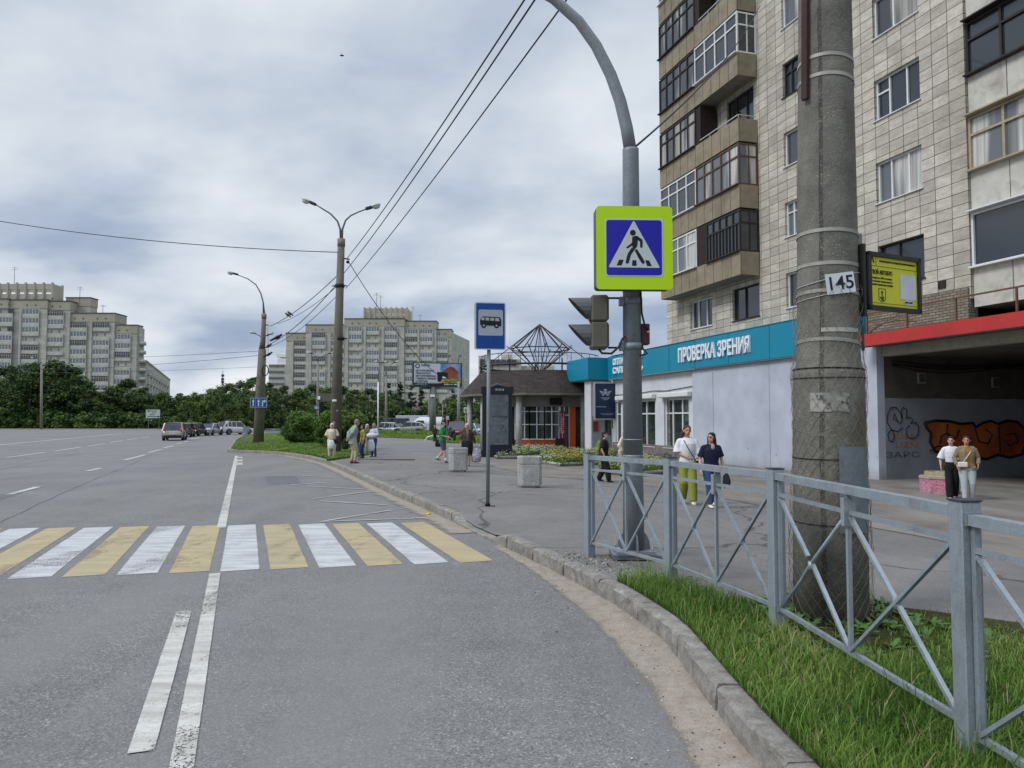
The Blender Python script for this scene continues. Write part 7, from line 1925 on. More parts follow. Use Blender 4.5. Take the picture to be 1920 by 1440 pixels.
    h = MB()
    if hst != 'cap':
        h.ell(HD((0, .016, .026)), (.052 * H, .058 * H, .050 * H), rot=Hm); h.ell(HD((0, .030, .0)), (.050 * H, .042 * H, .056 * H), rot=Hm)
        if hst in ('bob', 'long'):
            for sg in (-1, 1): h.ell(HD((sg * .044, .012, -.012)), (.014 * H, .030 * H, .048 * H), rot=Hm)
        if hst == 'long':
            for sg in (-1, 1): h.tube([HD((sg * .046, .012, .0)), HD((sg * .050, .018, -.06)), HD((sg * .055, .022, -.115))], [.018 * H, .020 * H, .012 * H], 8)
            h.tube([HD((0, .045, 0)), HD((0, .055, -.07)), HD((0, .05, -.13))], [(.045 * H, .022 * H), (.048 * H, .022 * H), (.035 * H, .012 * H)], 8)
        if hst == 'side':
            h.tube([HD((-.035, .03, .0)), HD((-.060, .028, -.045)), HD((-.068, .02, -.095)), HD((-.075, .01, -.12))], [.024 * H, .026 * H, .020 * H, .008 * H], 8)
        if hst == 'bun': h.ell(HD((0, .07, .02)), .022 * H)
        fuse(h, 'hair', hm, t_, vox * .8, 1)
    else:
        h.ell(HD((0, .026, .0)), (.049 * H, .040 * H, .048 * H), rot=Hm); fuse(h, 'hair', hm, t_, vox * .8, 1)
    # trousers, shorts or skirt
    kind, bm_ = bottom[0], bottom[1]
    if kind in ('trousers', 'wide', 'shorts', 'slim'):
        q = MB(); torso(q, .010, .475, .60)
        for s in 'LR':
            hp, kn, an = J['hp' + s], J['kn' + s], J['an' + s]; k = {'trousers': (1.0, .046, .040), 'wide': (1.05, .058, .056), 'shorts': (1.1, .054, .05), 'slim': (1.0, .042, .030)}[kind]
            e_ = kn.lerp(hp, .12) if kind == 'shorts' else an.lerp(kn, .04 if kind != 'wide' else -.02)
            if kind == 'shorts': q.tube([hp + Vector((0, 0, .02 * H)), hp.lerp(kn, .4), e_], [.060 * H * b, .057 * H * b, .050 * H * b], 14)
            else: q.tube([hp + Vector((0, 0, .02 * H)), hp.lerp(kn, .4), kn, kn.lerp(an, .5), e_], [.060 * H * b * k[0], .056 * H * b * k[0], k[1] * H * (b * .4 + .6), (k[1] + k[2]) / 2 * H, k[2] * H * .9], 14)
        fuse(q, {'shorts': 'shorts'}.get(kind, 'trousers'), bm_, t_, vox, 1)
    else:
        zend = bottom[2]; q = MB(); kk = bottom[3] if len(bottom) > 3 else 1.1
        fl = (J['anL'] + J['anR']) / 2; mid_ = Vector((fl.x * .5, fl.y * .5, 0))
        q.tube([B((0, 0, .60)), B((0, .003, .53)), Vector((0, 0, .44 * H)) + mid_ * .3, Vector((0, 0, zend * H)) + mid_], [(.088 * b * H, .066 * b * H), (.112 * b * H, .086 * b * H), (.115 * b * H, .098 * b * H), (.108 * b * kk * H, .10 * b * kk * H)], 18, side=(1, 0, 0)); fuse(q, 'skirt', bm_, t_, vox, 2)
    # shoes
    sm = shoes if not isinstance(shoes, str) else cloth('shoe_black', '1d1c1d')
    sms = sm if isinstance(sm, tuple) else (sm, sm)
    for s in 'LR':
        an = J['an' + s]; q = MB(); tl = legs[s][2] * 2.2
        q.tube([an + Vector((0, .030 * H, -.020 * H)), an + Vector((0, -.01 * H, -.022 * H)), an + Vector((0, -.05 * H, -.030 * H - tl * .02 * H)), an + Vector((0, -.095 * H, -.034 * H - tl * .06 * H))], [(.022 * H, .022 * H), (.026 * H, .026 * H), (.028 * H, .018 * H), (.020 * H, .010 * H)], 10, side=(1, 0, 0))
        so = fuse(q, 'shoe', sms[0], t_, vox * .7, 1)
        q = MB(); q.tube([an + Vector((0, .034 * H, -.040 * H)), an + Vector((0, -.03 * H, -.040 * H)), an + Vector((0, -.10 * H, -.040 * H - tl * .04 * H))], [(.022 * H, .006 * H), (.028 * H, .006 * H), (.020 * H, .006 * H)], 8, side=(1, 0, 0)); q.build('sole', sms[1], so)
    # top
    def shirt(mt, name, sleeve, hem, off=.010, wide=1.0, flare=1.0, z1=None):
        q = MB(); torso(q, off, hem, z1, flare)
        ko = min(off, .016); dz = Vector((0, 0, -.008 * H)); q.tube([J['shL'] + dz, B((.035, .004, .815)), B((-.035, .004, .815)), J['shR'] + dz], [.024 * H + ko, .026 * H + ko, .026 * H + ko, .024 * H + ko], 12)
        for s in 'LR':
            sh, el_, wr = J['sh' + s], J['el' + s], J['wr' + s]
            q.ell(sh - Vector((0, 0, .006 * H)), (.024 * H + ko))
            if sleeve == 'none': continue
            if sleeve == 'short': q.tube([sh, sh.lerp(el_, .4), sh.lerp(el_, .85)], [.027 * H + ko * .8, .031 * H * (wide * .5 + .5) + off * .5, .034 * H * wide + off * .5], 12)
            elif sleeve == 'elbow': q.tube([sh, sh.lerp(el_, .6), el_.lerp(wr, .15)], [.027 * H + ko * .8, .031 * H * (wide * .5 + .5) + off * .5, .034 * H * wide + off * .5], 12)
            else: q.tube([sh, sh.lerp(el_, .6), el_, wr.lerp(el_, .08)], [.027 * H + ko * .8, .030 * H * (wide * .5 + .5) + off * .4, .027 * H * wide + off * .4, .022 * H * wide + off * .3], 12); q.ell(el_, .031 * H * wide + off * .4)
        return fuse(q, name, mt, t_, vox, 2)
    shirt(top[0], top[1], top[2], top[3], top[4] if len(top) > 4 else .012, top[5] if len(top) > 5 else 1.0, top[6] if len(top) > 6 else 1.0)
    if over:   # an open garment worn on top: back and sides only
        q = MB(); 
        torso(q, .026, over[3], None, 1.12); q.tube([J['shL'], B((.035, .008, .815)), B((-.035, .008, .815)), J['shR']], .024 * H + .024, 12)
        for s in 'LR':
            sh, el_, wr = J['sh' + s], J['el' + s], J['wr' + s]; q.tube([sh, sh.lerp(el_, .6), el_, wr.lerp(el_, .06)], [.036 * H, .037 * H, .034 * H, .029 * H], 12)
        q2 = fuse(q, over[1], over[0], t_, vox, 2)
        # open front: clear a wedge
        import bmesh as _b
        bm = _b.new(); bm.from_mesh(q2.data); fr = [f for f in bm.faces if abs((f.calc_center_median()).x) < (.030 + .10 * max(0, .62 - f.calc_center_median().z / H)) * H and f.calc_center_median().y < B((0, 0, f.calc_center_median().z / H)).y - .01]
        _b.ops.delete(bm, geom=fr, context='FACES'); bm.to_mesh(q2.data); bm.free()
    WH = lambda v: Matrix.Rotation(rz, 3, 'Z') @ v + p
    return dict(root=t_, H=H, hand={k: WH(v) for k, v in hands.items()}, B=lambda v: WH(B(v)), HD=lambda v: WH(HD(v)), HDl=HD, Hm=Hm, p=p, J=J)
CL = dict(white=cloth('white', 'dcdde2', var=.06), cream=cloth('cream', 'cfc6ae'), beige=cloth('beige', 'aaa28f'), greyj=cloth('grey_jacket', '8b9899'), jeans=cloth('jeans', '2f4a6e', var=.2), jeansd=cloth('dark_jeans', '23305a', var=.2), jeansl=cloth('light_jeans', 'a9b0b3'), navy=cloth('navy', '191b35'), black=cloth('black', '17161a'), green=cloth('green_tee', '1f7f52'), greysh=cloth('grey_shorts', '4c565c'), khaki=cloth('khaki_green', '8a8f3e'), lav=cloth('lavender', 'b3b4cc', var=.12), taupe=cloth('taupe', '6d6253'), olive=pattern_cloth('olive_cardigan', ('2e2a20', '4b4630', '5b5436'), 8), brown=cloth('dark_brown', '3f342f'),
          yel=pattern_cloth('yellow_print', ('3f3a1c', '8c7f38', 'a89a55', '5c5528'), 16), plaid=pattern_cloth('plaid', ('5f4f3a', '8e7f64', 'b8ab8c', '6d5a42'), 9, True), must=cloth('mustard', '8f6a34'), whsh=cloth('white_shoe', 'd8cfc8'), dksh=cloth('dark_shoe', '26262b'), red=cloth('red_sandal', '7d2f2c'), socks=cloth('sock', 'd0cfca'), print_=pattern_cloth('printed_tee', ('dcdde2', 'dcdde2', 'dcdde2', 'bdb6aa'), 14))
def obj_thing(name, label, cat, loc, mb, part, mt, group=None, rz=0):
    t_ = thing(name, label, cat, tuple(loc), rz, group); mb.build(part, mt, t_); return t_
def bag(label, loc, w, h, mt, name='plastic_bag', handle=.12, d=None, rz=0.0, group=None):
    m = MB(); d = d or w * .45
    m.tube([(0, 0, -h), (0, 0, -h * .9), (.01, 0, -h * .55), (0, 0, -h * .18), (0, 0, -h * .05)], [(w * .28, d * .25), (w * .48, d * .5), (w * .5, d * .5), (w * .36, d * .28), (w * .2, d * .1)], 12, side=(1, 0, 0))
    t_ = thing(name, label, 'bag', tuple(loc), rz, group); o = m.build('bag_body', mt, t_)
    m = MB(); m.tube([(-w * .2, 0, -h * .08), (-w * .1, 0, handle * .7), (0, 0, handle), (w * .1, 0, handle * .7), (w * .2, 0, -h * .08)], .007, 6); m.build('handle', mt, t_); return t_
M_PLB = pattern_cloth('plastic_white', ('c9cbd2', 'd6d7db', 'c2c4cc'), 7); M_PLR = pattern_cloth('plastic_white_red', ('d6d7db', 'c9cbd2', 'd6d7db', 'b0403f'), 5); M_PLP = pattern_cloth('plastic_patterned', ('b9b5c2', '8f8896', 'd2d0d6', '6d6670'), 12)
# 1 woman in cream
A = {'L': ((.055, .0, -.15), (-.045, -.09, -.225)), 'R': ((.055, .0, -.15), (-.045, -.09, -.225))}
w1 = person('elderly woman all in cream holding a white bag before the lamp post', 622, 860.5, 793.5, rz=.15, build=1.18, arms=A, hair=('cfc8bb', 'bob'), top=(CL['cream'], 'blouse', 'elbow', .44, .02, 1.5), bottom=('trousers', CL['cream']), shoes=(CL['whsh'], CL['dksh']))
bag('white plastic bag hanging from the hands of the woman in cream', w1['B']((-.01, -.12, .555)), .30, .42, M_PLB, handle=.06)
bag('small black handbag at the hip of the woman in cream', w1['B']((.085, -.07, .56)), .26, .2, CL['black'], 'handbag', .5, .1)
# 2 man in grey jacket, hands behind
A = {'L': ((.035, .07, -.14), (-.05, .105, -.27)), 'R': ((.035, .07, -.14), (-.07, .11, -.27))}
person('tall stooping man in a grey jacket with hands clasped behind his back', 661, 868.5, 785.5, rz=R(118), build=1.12, lean=9, stoop=.03, arms=A, hair=('7f7d74', 'short'), head=(0, 14), top=(CL['greyj'], 'jacket', 'long', .42, .024, 1.35, 1.06), bottom=('trousers', CL['beige']), shoes=(CL['red'], CL['red']), legs={'L': (.05, .01, 0), 'R': (-.05, -.04, 0)})
bp_ = G(647, 858); bag('black bag with a white mark beside the grey jacketed man', bp_ + Vector((0, 0, .66)), .3, .3, CL['black'], 'handbag', .12)
# 3, 4 women behind
p3 = G(680, 859); w3 = person('woman in a yellow printed blouse and dark blue jeans facing the man', 680, 859, 796, rz=R(-60), build=1.05, hair=('2d2420', 'bob'), top=(pattern_cloth('yellow_print2', ('3f3a1c', '8c7f38', 'a89a55', '5c5528'), 16), 'blouse', 'long', .46, .016, 1.2), bottom=('trousers', CL['jeansd']), shoes=(CL['dksh'], CL['dksh']))
w4 = person('white haired woman half hidden behind the woman in the yellow print', 688, 852, 795, rz=R(40), build=1.0, hair=('cfcabd', 'long'), top=(pattern_cloth('sage_print', ('5c6040', '7d7c50', '8c8a68'), 12), 'blouse', 'long', .46, .016, 1.1), bottom=('trousers', CL['beige']), shoes=(CL['whsh'], CL['whsh']))
bag('white plastic bag held low beside the woman in dark blue jeans', w3['p'] + Vector((.33, .1, .82)), .34, .52, M_PLB, handle=.16)
# 5 woman lavender with a bag in her arms
A = {'L': ((.05, -.02, -.14), (-.05, -.12, -.165)), 'R': ((.05, -.02, -.14), (-.06, -.12, -.20))}
w5 = person('grey haired woman in a pale lavender blouse and jeans hugging a bag', 701, 856, 794, rz=R(-22), build=1.0, arms=A, hair=('8d8878', 'short'), top=(CL['lav'], 'blouse', 'long', .47, .014, 1.15), bottom=('trousers', CL['jeans']), shoes=(CL['dksh'], CL['dksh']))
t_ = thing('plastic_bag', 'white and red plastic bag hugged by the grey haired woman', 'bag', tuple(w5['B']((0, -.13, .64)))); m = MB(); m.ell((0, 0, 0), (.24, .10, .12)); m.ell((.17, 0, .02), (.12, .07, .06)); m.build('bag_body', M_PLR, t_)
# 6 distant person
person('distant person in dark clothes standing by the grass verge', 815, 829, 797.5, rz=R(30), build=1.0, hair=('8a8680', 'short'), top=(CL['brown'], 'jacket', 'long', .46, .02, 1.2), bottom=('trousers', CL['black']), vox=.02)
# 7 man in green walking right
A = {'L': ((.03, .05, -.155), (.01, -.05, -.20)), 'R': ((.03, -.02, -.16), (.0, -.14, -.19))}
w7 = person('man in a green tee and grey shorts walking past with a dark cap', 829.5, 868, 788, rz=R(78), build=1.1, arms=A, lean=3, head=(0, 10), hair=('2a2420', 'cap'), skin=M_SKIN2, top=(CL['green'], 'tee', 'short', .45, .022, 1.2, 1.03), bottom=('shorts', CL['greysh']), shoes=(CL['dksh'], CL['whsh']), legs={'L': (.045, .15, .06), 'R': (-.05, -.10, 0)})
m = MB(); Hh = w7['H']; m.ell(w7['HDl']((0, .004, .045)), (.056 * Hh, .062 * Hh, .032 * Hh), rot=w7['Hm']); m.tube([w7['HDl']((0, -.04, .035)), w7['HDl']((0, -.10, .028))], [(.045 * Hh, .006 * Hh), (.036 * Hh, .004 * Hh)], 10, side=(1, 0, 0)); fuse(m, 'cap', CL['dksh'], w7['root'], .008, 1)
m = MB()
for s in 'LR': a, k = w7['J']['an' + s], w7['J']['kn' + s]; m.tube([a - Vector((0, 0, .01)), a.lerp(k, .28)], [.024 * Hh, .027 * Hh], 10)
m.build('sock', CL['socks'], w7['root'])
bag('small black shoulder bag behind the man in the green tee', w7['B']((-.02, .10, .55)), .26, .3, CL['black'], 'handbag', .3, .1)
# 8 woman walking, headscarf, black skirt
A = {'L': ((.045, .02, -.15), (.075, -.02, -.285)), 'R': ((.05, .0, -.14), (.055, -.08, -.22))}
w8 = person('woman in an olive cardigan and black skirt walking behind the litter bin', 876, 873.5, 793.5, rz=R(4), build=1.22, arms=A, skin=M_SKIN, hair=('c4b8a2', 'bob'), top=(CL['taupe'], 'blouse', 'short', .50, .014), bottom=('skirt', CL['black'], .24, .95), over=(CL['olive'], 'cardigan', 'long', .44), shoes=(CL['taupe'], CL['dksh']), legs={'L': (.035, -.05, 0), 'R': (-.045, .09, .015)})
bag('heavy patterned shopping bag carried by the woman in the olive cardigan', w8['hand']['L'] + Vector((.02, 0, -.03)), .36, .56, M_PLP, handle=.14)
# 9 old woman in navy by the column
pz = Vector((xat(951.5, 37.2), 37.2, 0)); pz.z = gz(pz)
w9 = person('bald looking elderly person in a navy coat beside the advertising column', 952, 846, 800.5, rz=R(-25), build=1.15, pos=pz, skin=M_SKIN2, arms={'L': ((.045, .0, -.15), (.02, -.06, -.26)), 'R': ((.06, -.03, -.11), (-.02, -.09, -.04))}, hair=('b5aaa2', 'cap'), top=(CL['navy'], 'coat', 'long', .34, .028, 1.3, 1.08), bottom=('trousers', CL['black']))
bag('small white bag held by the elderly person in navy', w9['B']((.05, -.09, .56)), .16, .28, M_PLB, handle=.06)
# 10 woman in black, facing right
w10 = person('short haired woman in a black tunic and trousers walking to the optician', 1134, 903.5, 809, rz=R(72), build=1.08, arms={'L': ((.035, .03, -.16), (.02, .0, -.30)), 'R': ((.035, .03, -.16), (.02, -.02, -.29))}, hair=('2a1f1e', 'short'), skin=M_SKIN2, top=(CL['black'], 'tunic', 'short', .40, .022, 1.3, 1.08), bottom=('wide', CL['black']), shoes=(CL['dksh'], CL['dksh']), legs={'L': (.05, .13, .015), 'R': (-.05, -.09, 0)})
t_ = thing('shoulder_bag', 'yellow green bag slung on the back of the woman in black', 'bag', tuple(w10['B']((.05, .09, .70)))); m = MB(); m.tube([(0, 0, .18), (-.05, .0, .05), (-.10, 0, -.2), (-.10, 0, -.32)], [(.04, .03), (.07, .06), (.085, .07), (.07, .05)], 12, side=(1, 0, 0)); m.build('bag_body', pattern_cloth('lime_bag', ('6f7a35', '93a04c', 'a6b25e'), 8), t_); m = MB(); m.tube([(.0, 0, .16), (.06, -.06, .26), (.12, -.14, .2)], .015, 6); m.build('strap', CL['dksh'], t_)
# 11 person in white with cap
p11 = G(1167, 893); w11 = person('person in an off white suit and white cap behind the steel column', 1167, 893, 806, rz=R(60), build=1.0, lean=6, stoop=.015, hair=('b8b4aa', 'cap'), arms={'L': ((.05, .0, -.15), (.03, -.07, -.24)), 'R': ((.05, .02, -.15), (.03, -.05, -.27))}, top=(CL['cream'], 'jacket', 'long', .46, .02, 1.35), bottom=('trousers', CL['beige']), shoes=(CL['dksh'], CL['dksh']))
m = MB(); Hh = w11['H']; m.ell(w11['HDl']((0, .0, .045)), (.055 * Hh, .062 * Hh, .034 * Hh), rot=w11['Hm']); m.tube([w11['HDl']((0, -.04, .03)), w11['HDl']((0, -.085, .024))], [(.042 * Hh, .006 * Hh), (.034 * Hh, .004 * Hh)], 10, side=(1, 0, 0)); fuse(m, 'cap', CL['white'], w11['root'], .009, 1)
hd = w11['hand']['R']; m = MB(); m.tube([(0, 0, hd.z - w11['p'].z), (.0, .0, 0)], .012, 6); m.tube([(-.06, 0, hd.z - w11['p'].z), (.05, 0, hd.z - w11['p'].z + .01)], .015, 6); obj_thing('walking_stick', 'dark walking stick held by the person in off white', 'walking stick', (hd.x, hd.y, w11['p'].z), m, 'stick', CL['dksh'])
# 12 white tee, green trousers
A = {'L': ((.045, .01, -.155), (.06, -.045, -.275)), 'R': ((.045, .015, -.145), (-.065, -.10, -.205))}
w12 = person('woman in a white printed tee and wide green trousers walking arm in front', 1290, 944, 797.5, rz=R(-4), build=1.0, arms=A, head=(6, 0), hair=('4a2424', 'side'), skin=M_SKIN, top=(CL['print_'], 'tee', 'elbow', .47, .026, 1.5, 1.05), bottom=('wide', CL['khaki']), shoes=(CL['whsh'], CL['whsh']), legs={'L': (.05, -.10, 0), 'R': (-.055, .08, .02)}, vox=.011)
m = MB(); Hh = w12['H']; bl = lambda v: Matrix.Rotation(R(4), 3, 'Z') @ (w12['B'](v) - w12['p'])
m.tube([bl((-.055, .01, .835)), bl((-.05, -.066, .80)), bl((0, -.090, .70)), bl((.06, -.086, .60)), bl((.10, -.03, .54))], [(.012, .005)] * 5, 8); m.build('strap', CL['black'], w12['root'])
bag('black crossbody bag at the hip of the woman in green trousers', w12['B']((.125, .02, .55)), .2, .16, CL['black'], 'handbag', .05, .09)
t_ = thing('sunglasses', 'pale sunglasses dangling from the hand of the woman in green trousers', 'sunglasses', tuple(w12['hand']['L'] + Vector((0, -.01, -.05)))); m = MB(); m.ell((-.03, 0, 0), (.03, .006, .02)); m.ell((.035, 0, 0), (.03, .006, .02)); m.tube([(-.06, 0, 0), (-.055, .03, .06)], .004, 5); m.build('frame', CL['whsh'], t_)
# 13 navy v-neck, jeans
A = {'L': ((.045, .02, -.15), (.06, -.02, -.285)), 'R': ((.045, .015, -.155), (.055, -.03, -.29))}
w13 = person('woman in a navy shirt and blue jeans with dark hair and glasses', 1334.5, 951, 811, rz=R(6), build=1.12, arms=A, head=(-48, 0), hair=('241c1d', 'long'), skin=M_SKIN2, top=(CL['navy'], 'shirt', 'short', .48, .018, 1.25), bottom=('trousers', CL['jeans']), shoes=(CL['whsh'], CL['dksh']), legs={'L': (.055, .10, .02), 'R': (-.05, -.09, 0)}, vox=.011)
m = MB(); m.ell(w13['J']['shL'].lerp(w13['J']['shR'], .5) + Vector((0, -.052 * w13['H'] * 1.15 - .016, .01)), (.038, .012, .06)); m.build('neckline_skin', M_SKIN2, w13['root'])
m = MB()
for sg in (-1, 1):
    c = w13['HDl']((sg * .019, -.050, .004)); m.tube([c + w13['Hm'] @ Vector((.024 * math.cos(a), 0, .018 * math.sin(a))) for a in np.linspace(0, 6.28, 13)], .0025, 5)
m.build('glasses', mat('spectacle_frame', '7a4a48', .4), w13['root'])
bag('dark rolled bag held at the side of the woman in navy', w13['hand']['L'] + Vector((.03, 0, 0)), .16, .3, CL['dksh'], 'handbag', .05, .12)
# 14, 15 friends by the passage
p14 = gp(1786, 936, -.22); p15 = gp(1815, 940, -.22)
A = {'L': ((.03, .02, -.155), (.05, -.04, -.24)), 'R': ((.06, .02, -.14), (.06, -.03, -.275))}
w14 = person('slim woman in a white blouse and black flared trousers arm in arm', 0, 0, 818.5, rz=R(-24), pos=p14, build=.92, arms=A, head=(-18, 0), hair=('2b2020', 'bun'), skin=M_SKIN2, top=(CL['white'], 'blouse', 'elbow', .59, .022, 1.4), bottom=('wide', CL['black']), shoes=(CL['whsh'], CL['whsh']), legs={'L': (.045, .11, .01), 'R': (-.045, -.10, 0)}, vox=.011)
A = {'L': ((.055, .02, -.145), (.035, -.06, -.24)), 'R': ((.06, .0, -.145), (.045, -.07, -.25))}
w15 = person('woman in a plaid shirt jacket and pale jeans with a crossbody bag', 0, 0, 817.5, rz=R(-20), pos=p15, build=1.12, arms=A, head=(-14, 0), hair=('3a2624', 'short'), skin=M_SKIN, top=(CL['must'], 'tee', 'short', .50, .012), bottom=('trousers', CL['jeansl']), over=(CL['plaid'], 'shirt_jacket', 'long', .48), shoes=(CL['whsh'], CL['whsh']), legs={'L': (.06, .02, 0), 'R': (-.055, -.09, 0)}, vox=.011)
t_ = thing('crossbody_bag', 'small cream crossbody bag on the woman in the plaid jacket', 'bag', tuple(w15['B']((-.075, -.10, .565))), R(-20)); m = MB(); m.box((0, 0, 0), (.22, .07, .13), bev=.02); m.build('bag_body', CL['whsh'], t_)
m = MB(); bw = lambda v: Matrix.Rotation(R(20), 3, 'Z') @ (w15['B'](v) - Vector(t_.location)); m.tube([bw((-.075, -.10, .59)), bw((-.03, -.098, .66)), bw((.03, -.092, .75)), bw((.05, -.03, .83))], [(.012, .004)] * 4, 6); m.build('strap', CL['whsh'], t_)
# ================================================================== VEHICLES
def paint_mat(name, c, metal=.3): return mat('paint_' + name, c, .28, metal, var=.04, scale=2, spec=.6)
M_TYRE = mat('tyre_rubber', '17181a', .85, var=.1); M_RIM = mat('alloy_rim', '9a9da1', .35, .7, var=.08); M_CGL = mat('car_glass', '141a1f', .06, var=.1, spec=.9); M_TRIM = mat('car_trim', '1c1d1f', .6)
M_RLT = mat('tail_lens', '7a1012', .25, spec=.8); M_HLT = mat('head_lens', 'c4c8cc', .15, spec=.9); M_PLT = mat('number_plate', 'c9cbcc', .5)
def lit(name, c, s):
    t = NT(name); t.b.inputs['Emission Color'].default_value = (*hexc(c), 1); t.b.inputs['Emission Strength'].default_value = s; return t.fin(hexc(c), .3)
M_BRK = lit('lit_brake_lens', 'a8201c', .9); M_IND = lit('lit_indicator_lens', 'e0883a', 1.4)
PROF = {   # side outlines: x from nose (0) to tail (1), (belt height, roof height) plus windscreen and rear glass positions
    'hatch': dict(L=4.1, W=1.72, H=1.52, low=[(0, .32), (.02, .55), (.10, .66), (.26, .76), (.30, .80), (.62, .84), (.90, .86), (.985, .80), (1, .45)], gh=[(.27, .0), (.42, 1.0), (.80, 1.0), (.93, .80), (.97, .0)]),
    'van7': dict(L=4.2, W=1.74, H=1.60, low=[(0, .34), (.02, .58), (.10, .70), (.22, .82), (.28, .86), (.62, .90), (.93, .92), (.99, .84), (1, .48)], gh=[(.20, .0), (.38, .92), (.50, 1.0), (.88, .98), (.97, .10), (.98, .0)]),
    'sedan': dict(L=4.5, W=1.76, H=1.46, low=[(0, .32), (.02, .54), (.08, .64), (.27, .76), (.32, .82), (.62, .86), (.82, .90), (.97, .88), (1, .50)], gh=[(.28, .0), (.43, 1.0), (.66, 1.0), (.84, .12), (.85, .0)]),
    'suv': dict(L=4.6, W=1.86, H=1.68, low=[(0, .42), (.02, .66), (.08, .80), (.26, .90), (.30, .94), (.62, .99), (.92, 1.02), (.985, .94), (1, .55)], gh=[(.26, .0), (.41, .96), (.55, 1.0), (.84, .94), (.96, .10), (.97, .0)]),
    'coupe_suv': dict(L=4.4, W=1.88, H=1.62, low=[(0, .42), (.015, .68), (.07, .82), (.25, .92), (.30, .96), (.62, 1.02), (.93, 1.08), (.985, .98), (1, .55)], gh=[(.26, .0), (.44, 1.0), (.58, 1.0), (.86, .84), (.965, .08), (.97, .0)]),
    'bus': dict(L=5.4, W=1.95, H=2.1, low=[(0, .45), (.01, .75), (.06, .95), (.14, 1.10), (.18, 1.15), (.6, 1.15), (.95, 1.15), (.99, 1.05), (1, .55)], gh=[(.13, .0), (.26, .96), (.34, 1.0), (.94, 1.0), (.98, .10), (.985, .0)])}
def interp(P, x):
    for (a, b), (c, d) in zip(P, P[1:]):
        if x <= c: return b + (d - b) * (x - a) / max(1e-6, c - a)
    return P[-1][1]
def car(kind, colr, loc, rz, label, brake=False, ind=None, group=None, rails=False):
    """local frame: nose towards -X... origin at the middle of the car on the ground; nose along +Y"""
    q = PROF[kind]; L, Wd, H = q['L'], q['W'], q['H']; t_ = thing('car', label, 'car', tuple(loc), rz, group)
    pm = colr; xs = sorted(set([0, .01, .02, .05, .08, .12, .18, .22, .26, .30, .36, .43, .5, .58, .66, .74, .80, .86, .90, .93, .96, .985, 1]))
    m = MB(); rings = []; n = None
    for x in xs:
        z1 = interp(q['low'], x); z0 = .22 if .05 < x < .95 else .26
        e = min(1, min(x, 1 - x) / .10); hw = Wd / 2 * (.80 + .20 * math.sqrt(max(0, e)))
        zm = z0 + (z1 - z0) * .55
        R_ = [(-hw * .86, z0), (-hw * .97, z0 + .10), (-hw, zm), (-hw * .985, z1 - .10), (-hw * .93, z1 - .01), (-hw * .5, z1 + .025), (hw * .5, z1 + .025), (hw * .93, z1 - .01), (hw * .985, z1 - .10), (hw, zm), (hw * .97, z0 + .10), (hw * .86, z0)]
        rings.append([(a, L / 2 - x * L, b) for a, b in R_]); n = len(R_)
    V = [p for r in rings for p in r]; F = [(i * n + j, (i + 1) * n + j, (i + 1) * n + (j + 1) % n, i * n + (j + 1) % n) for i in range(len(rings) - 1) for j in range(n)]
    m.add(V, F, 0, True); m.add(rings[0], [tuple(range(n))]); m.add(rings[-1], [tuple(reversed(range(n)))]); bo = m.build('body', pm, t_)
    # greenhouse: glass volume with roof and pillars
    gh = q['gh']; x0, x1 = gh[0][0], gh[-1][0]; gx = sorted(set([g[0] for g in gh] + [x0 + (x1 - x0) * i / 12 for i in range(13)])); g = MB(); rg2 = []
    def half(x, k): return Wd / 2 * (.925 - .17 * k)
    for x in gx:
        zb_ = interp(q['low'], x) - .02; k = interp(gh, x); zt2 = zb_ + (H - .04 - zb_) * k; kk = k
        rg2.append([(-half(x, 0), L / 2 - x * L, zb_), (-half(x, kk), L / 2 - x * L, max(zt2, zb_ + .01)), (half(x, kk), L / 2 - x * L, max(zt2, zb_ + .01)), (half(x, 0), L / 2 - x * L, zb_)])
    V = [p for r in rg2 for p in r]; F = [(i * 4 + j, (i + 1) * 4 + j, (i + 1) * 4 + (j + 1), i * 4 + (j + 1)) for i in range(len(rg2) - 1) for j in range(3)]
    g.add(V, F, 0, False); g.build('window', M_CGL, t_)
    def ptop(x, sg, k=1.0, out=.012):
        zb_ = interp(q['low'], x) - .02; kk = interp(gh, x) * k; return Vector((sg * (half(x, kk) + out), L / 2 - x * L, zb_ + (H - .04 - zb_) * kk + .004))
    r = MB(); xr0 = gh[1][0]; xr1 = [a for a, b in gh if b > .7][-1]; xx = [xr0 + (xr1 - xr0) * i / 8 for i in range(9)]; V = []
    for x in xx:
        a, b = ptop(x, -1, 1, .02), ptop(x, 1, 1, .02); V += [a + Vector((0, 0, -.03)), a + Vector((.05, 0, .035)), Vector((0, a.y, a.z + .06)), b + Vector((-.05, 0, .035)), b + Vector((0, 0, -.03))]
    r.add(V, [(i * 5 + j, (i + 1) * 5 + j, (i + 1) * 5 + j + 1, i * 5 + j + 1) for i in range(8) for j in range(4)], 0, True); r.build('roof', pm, t_)
    for sg in (-1, 1):
        def pil(a, b, w_, h_): pl = MB(); pl.bar(a, b, w_, h_); pl.build('pillar', pm, t_)
        pil(ptop(x0 + .01, sg, 0), ptop(xr0, sg), .06, .05); pil(ptop(x1 - .01, sg, 0), ptop(xr1, sg), .10, .06)
        for f_ in (.36, .68): x = xr0 + (xr1 - xr0) * f_; pil(Vector((sg * (half(x, 0) + .01), L / 2 - x * L, interp(q['low'], x))), ptop(x, sg, .98, .008), .07, .03)
        xe = xr1 - .02; pil(Vector((sg * (half(xe, 0) + .01), L / 2 - xe * L, interp(q['low'], xe))), ptop(xe, sg, .98, .008), .14, .03)
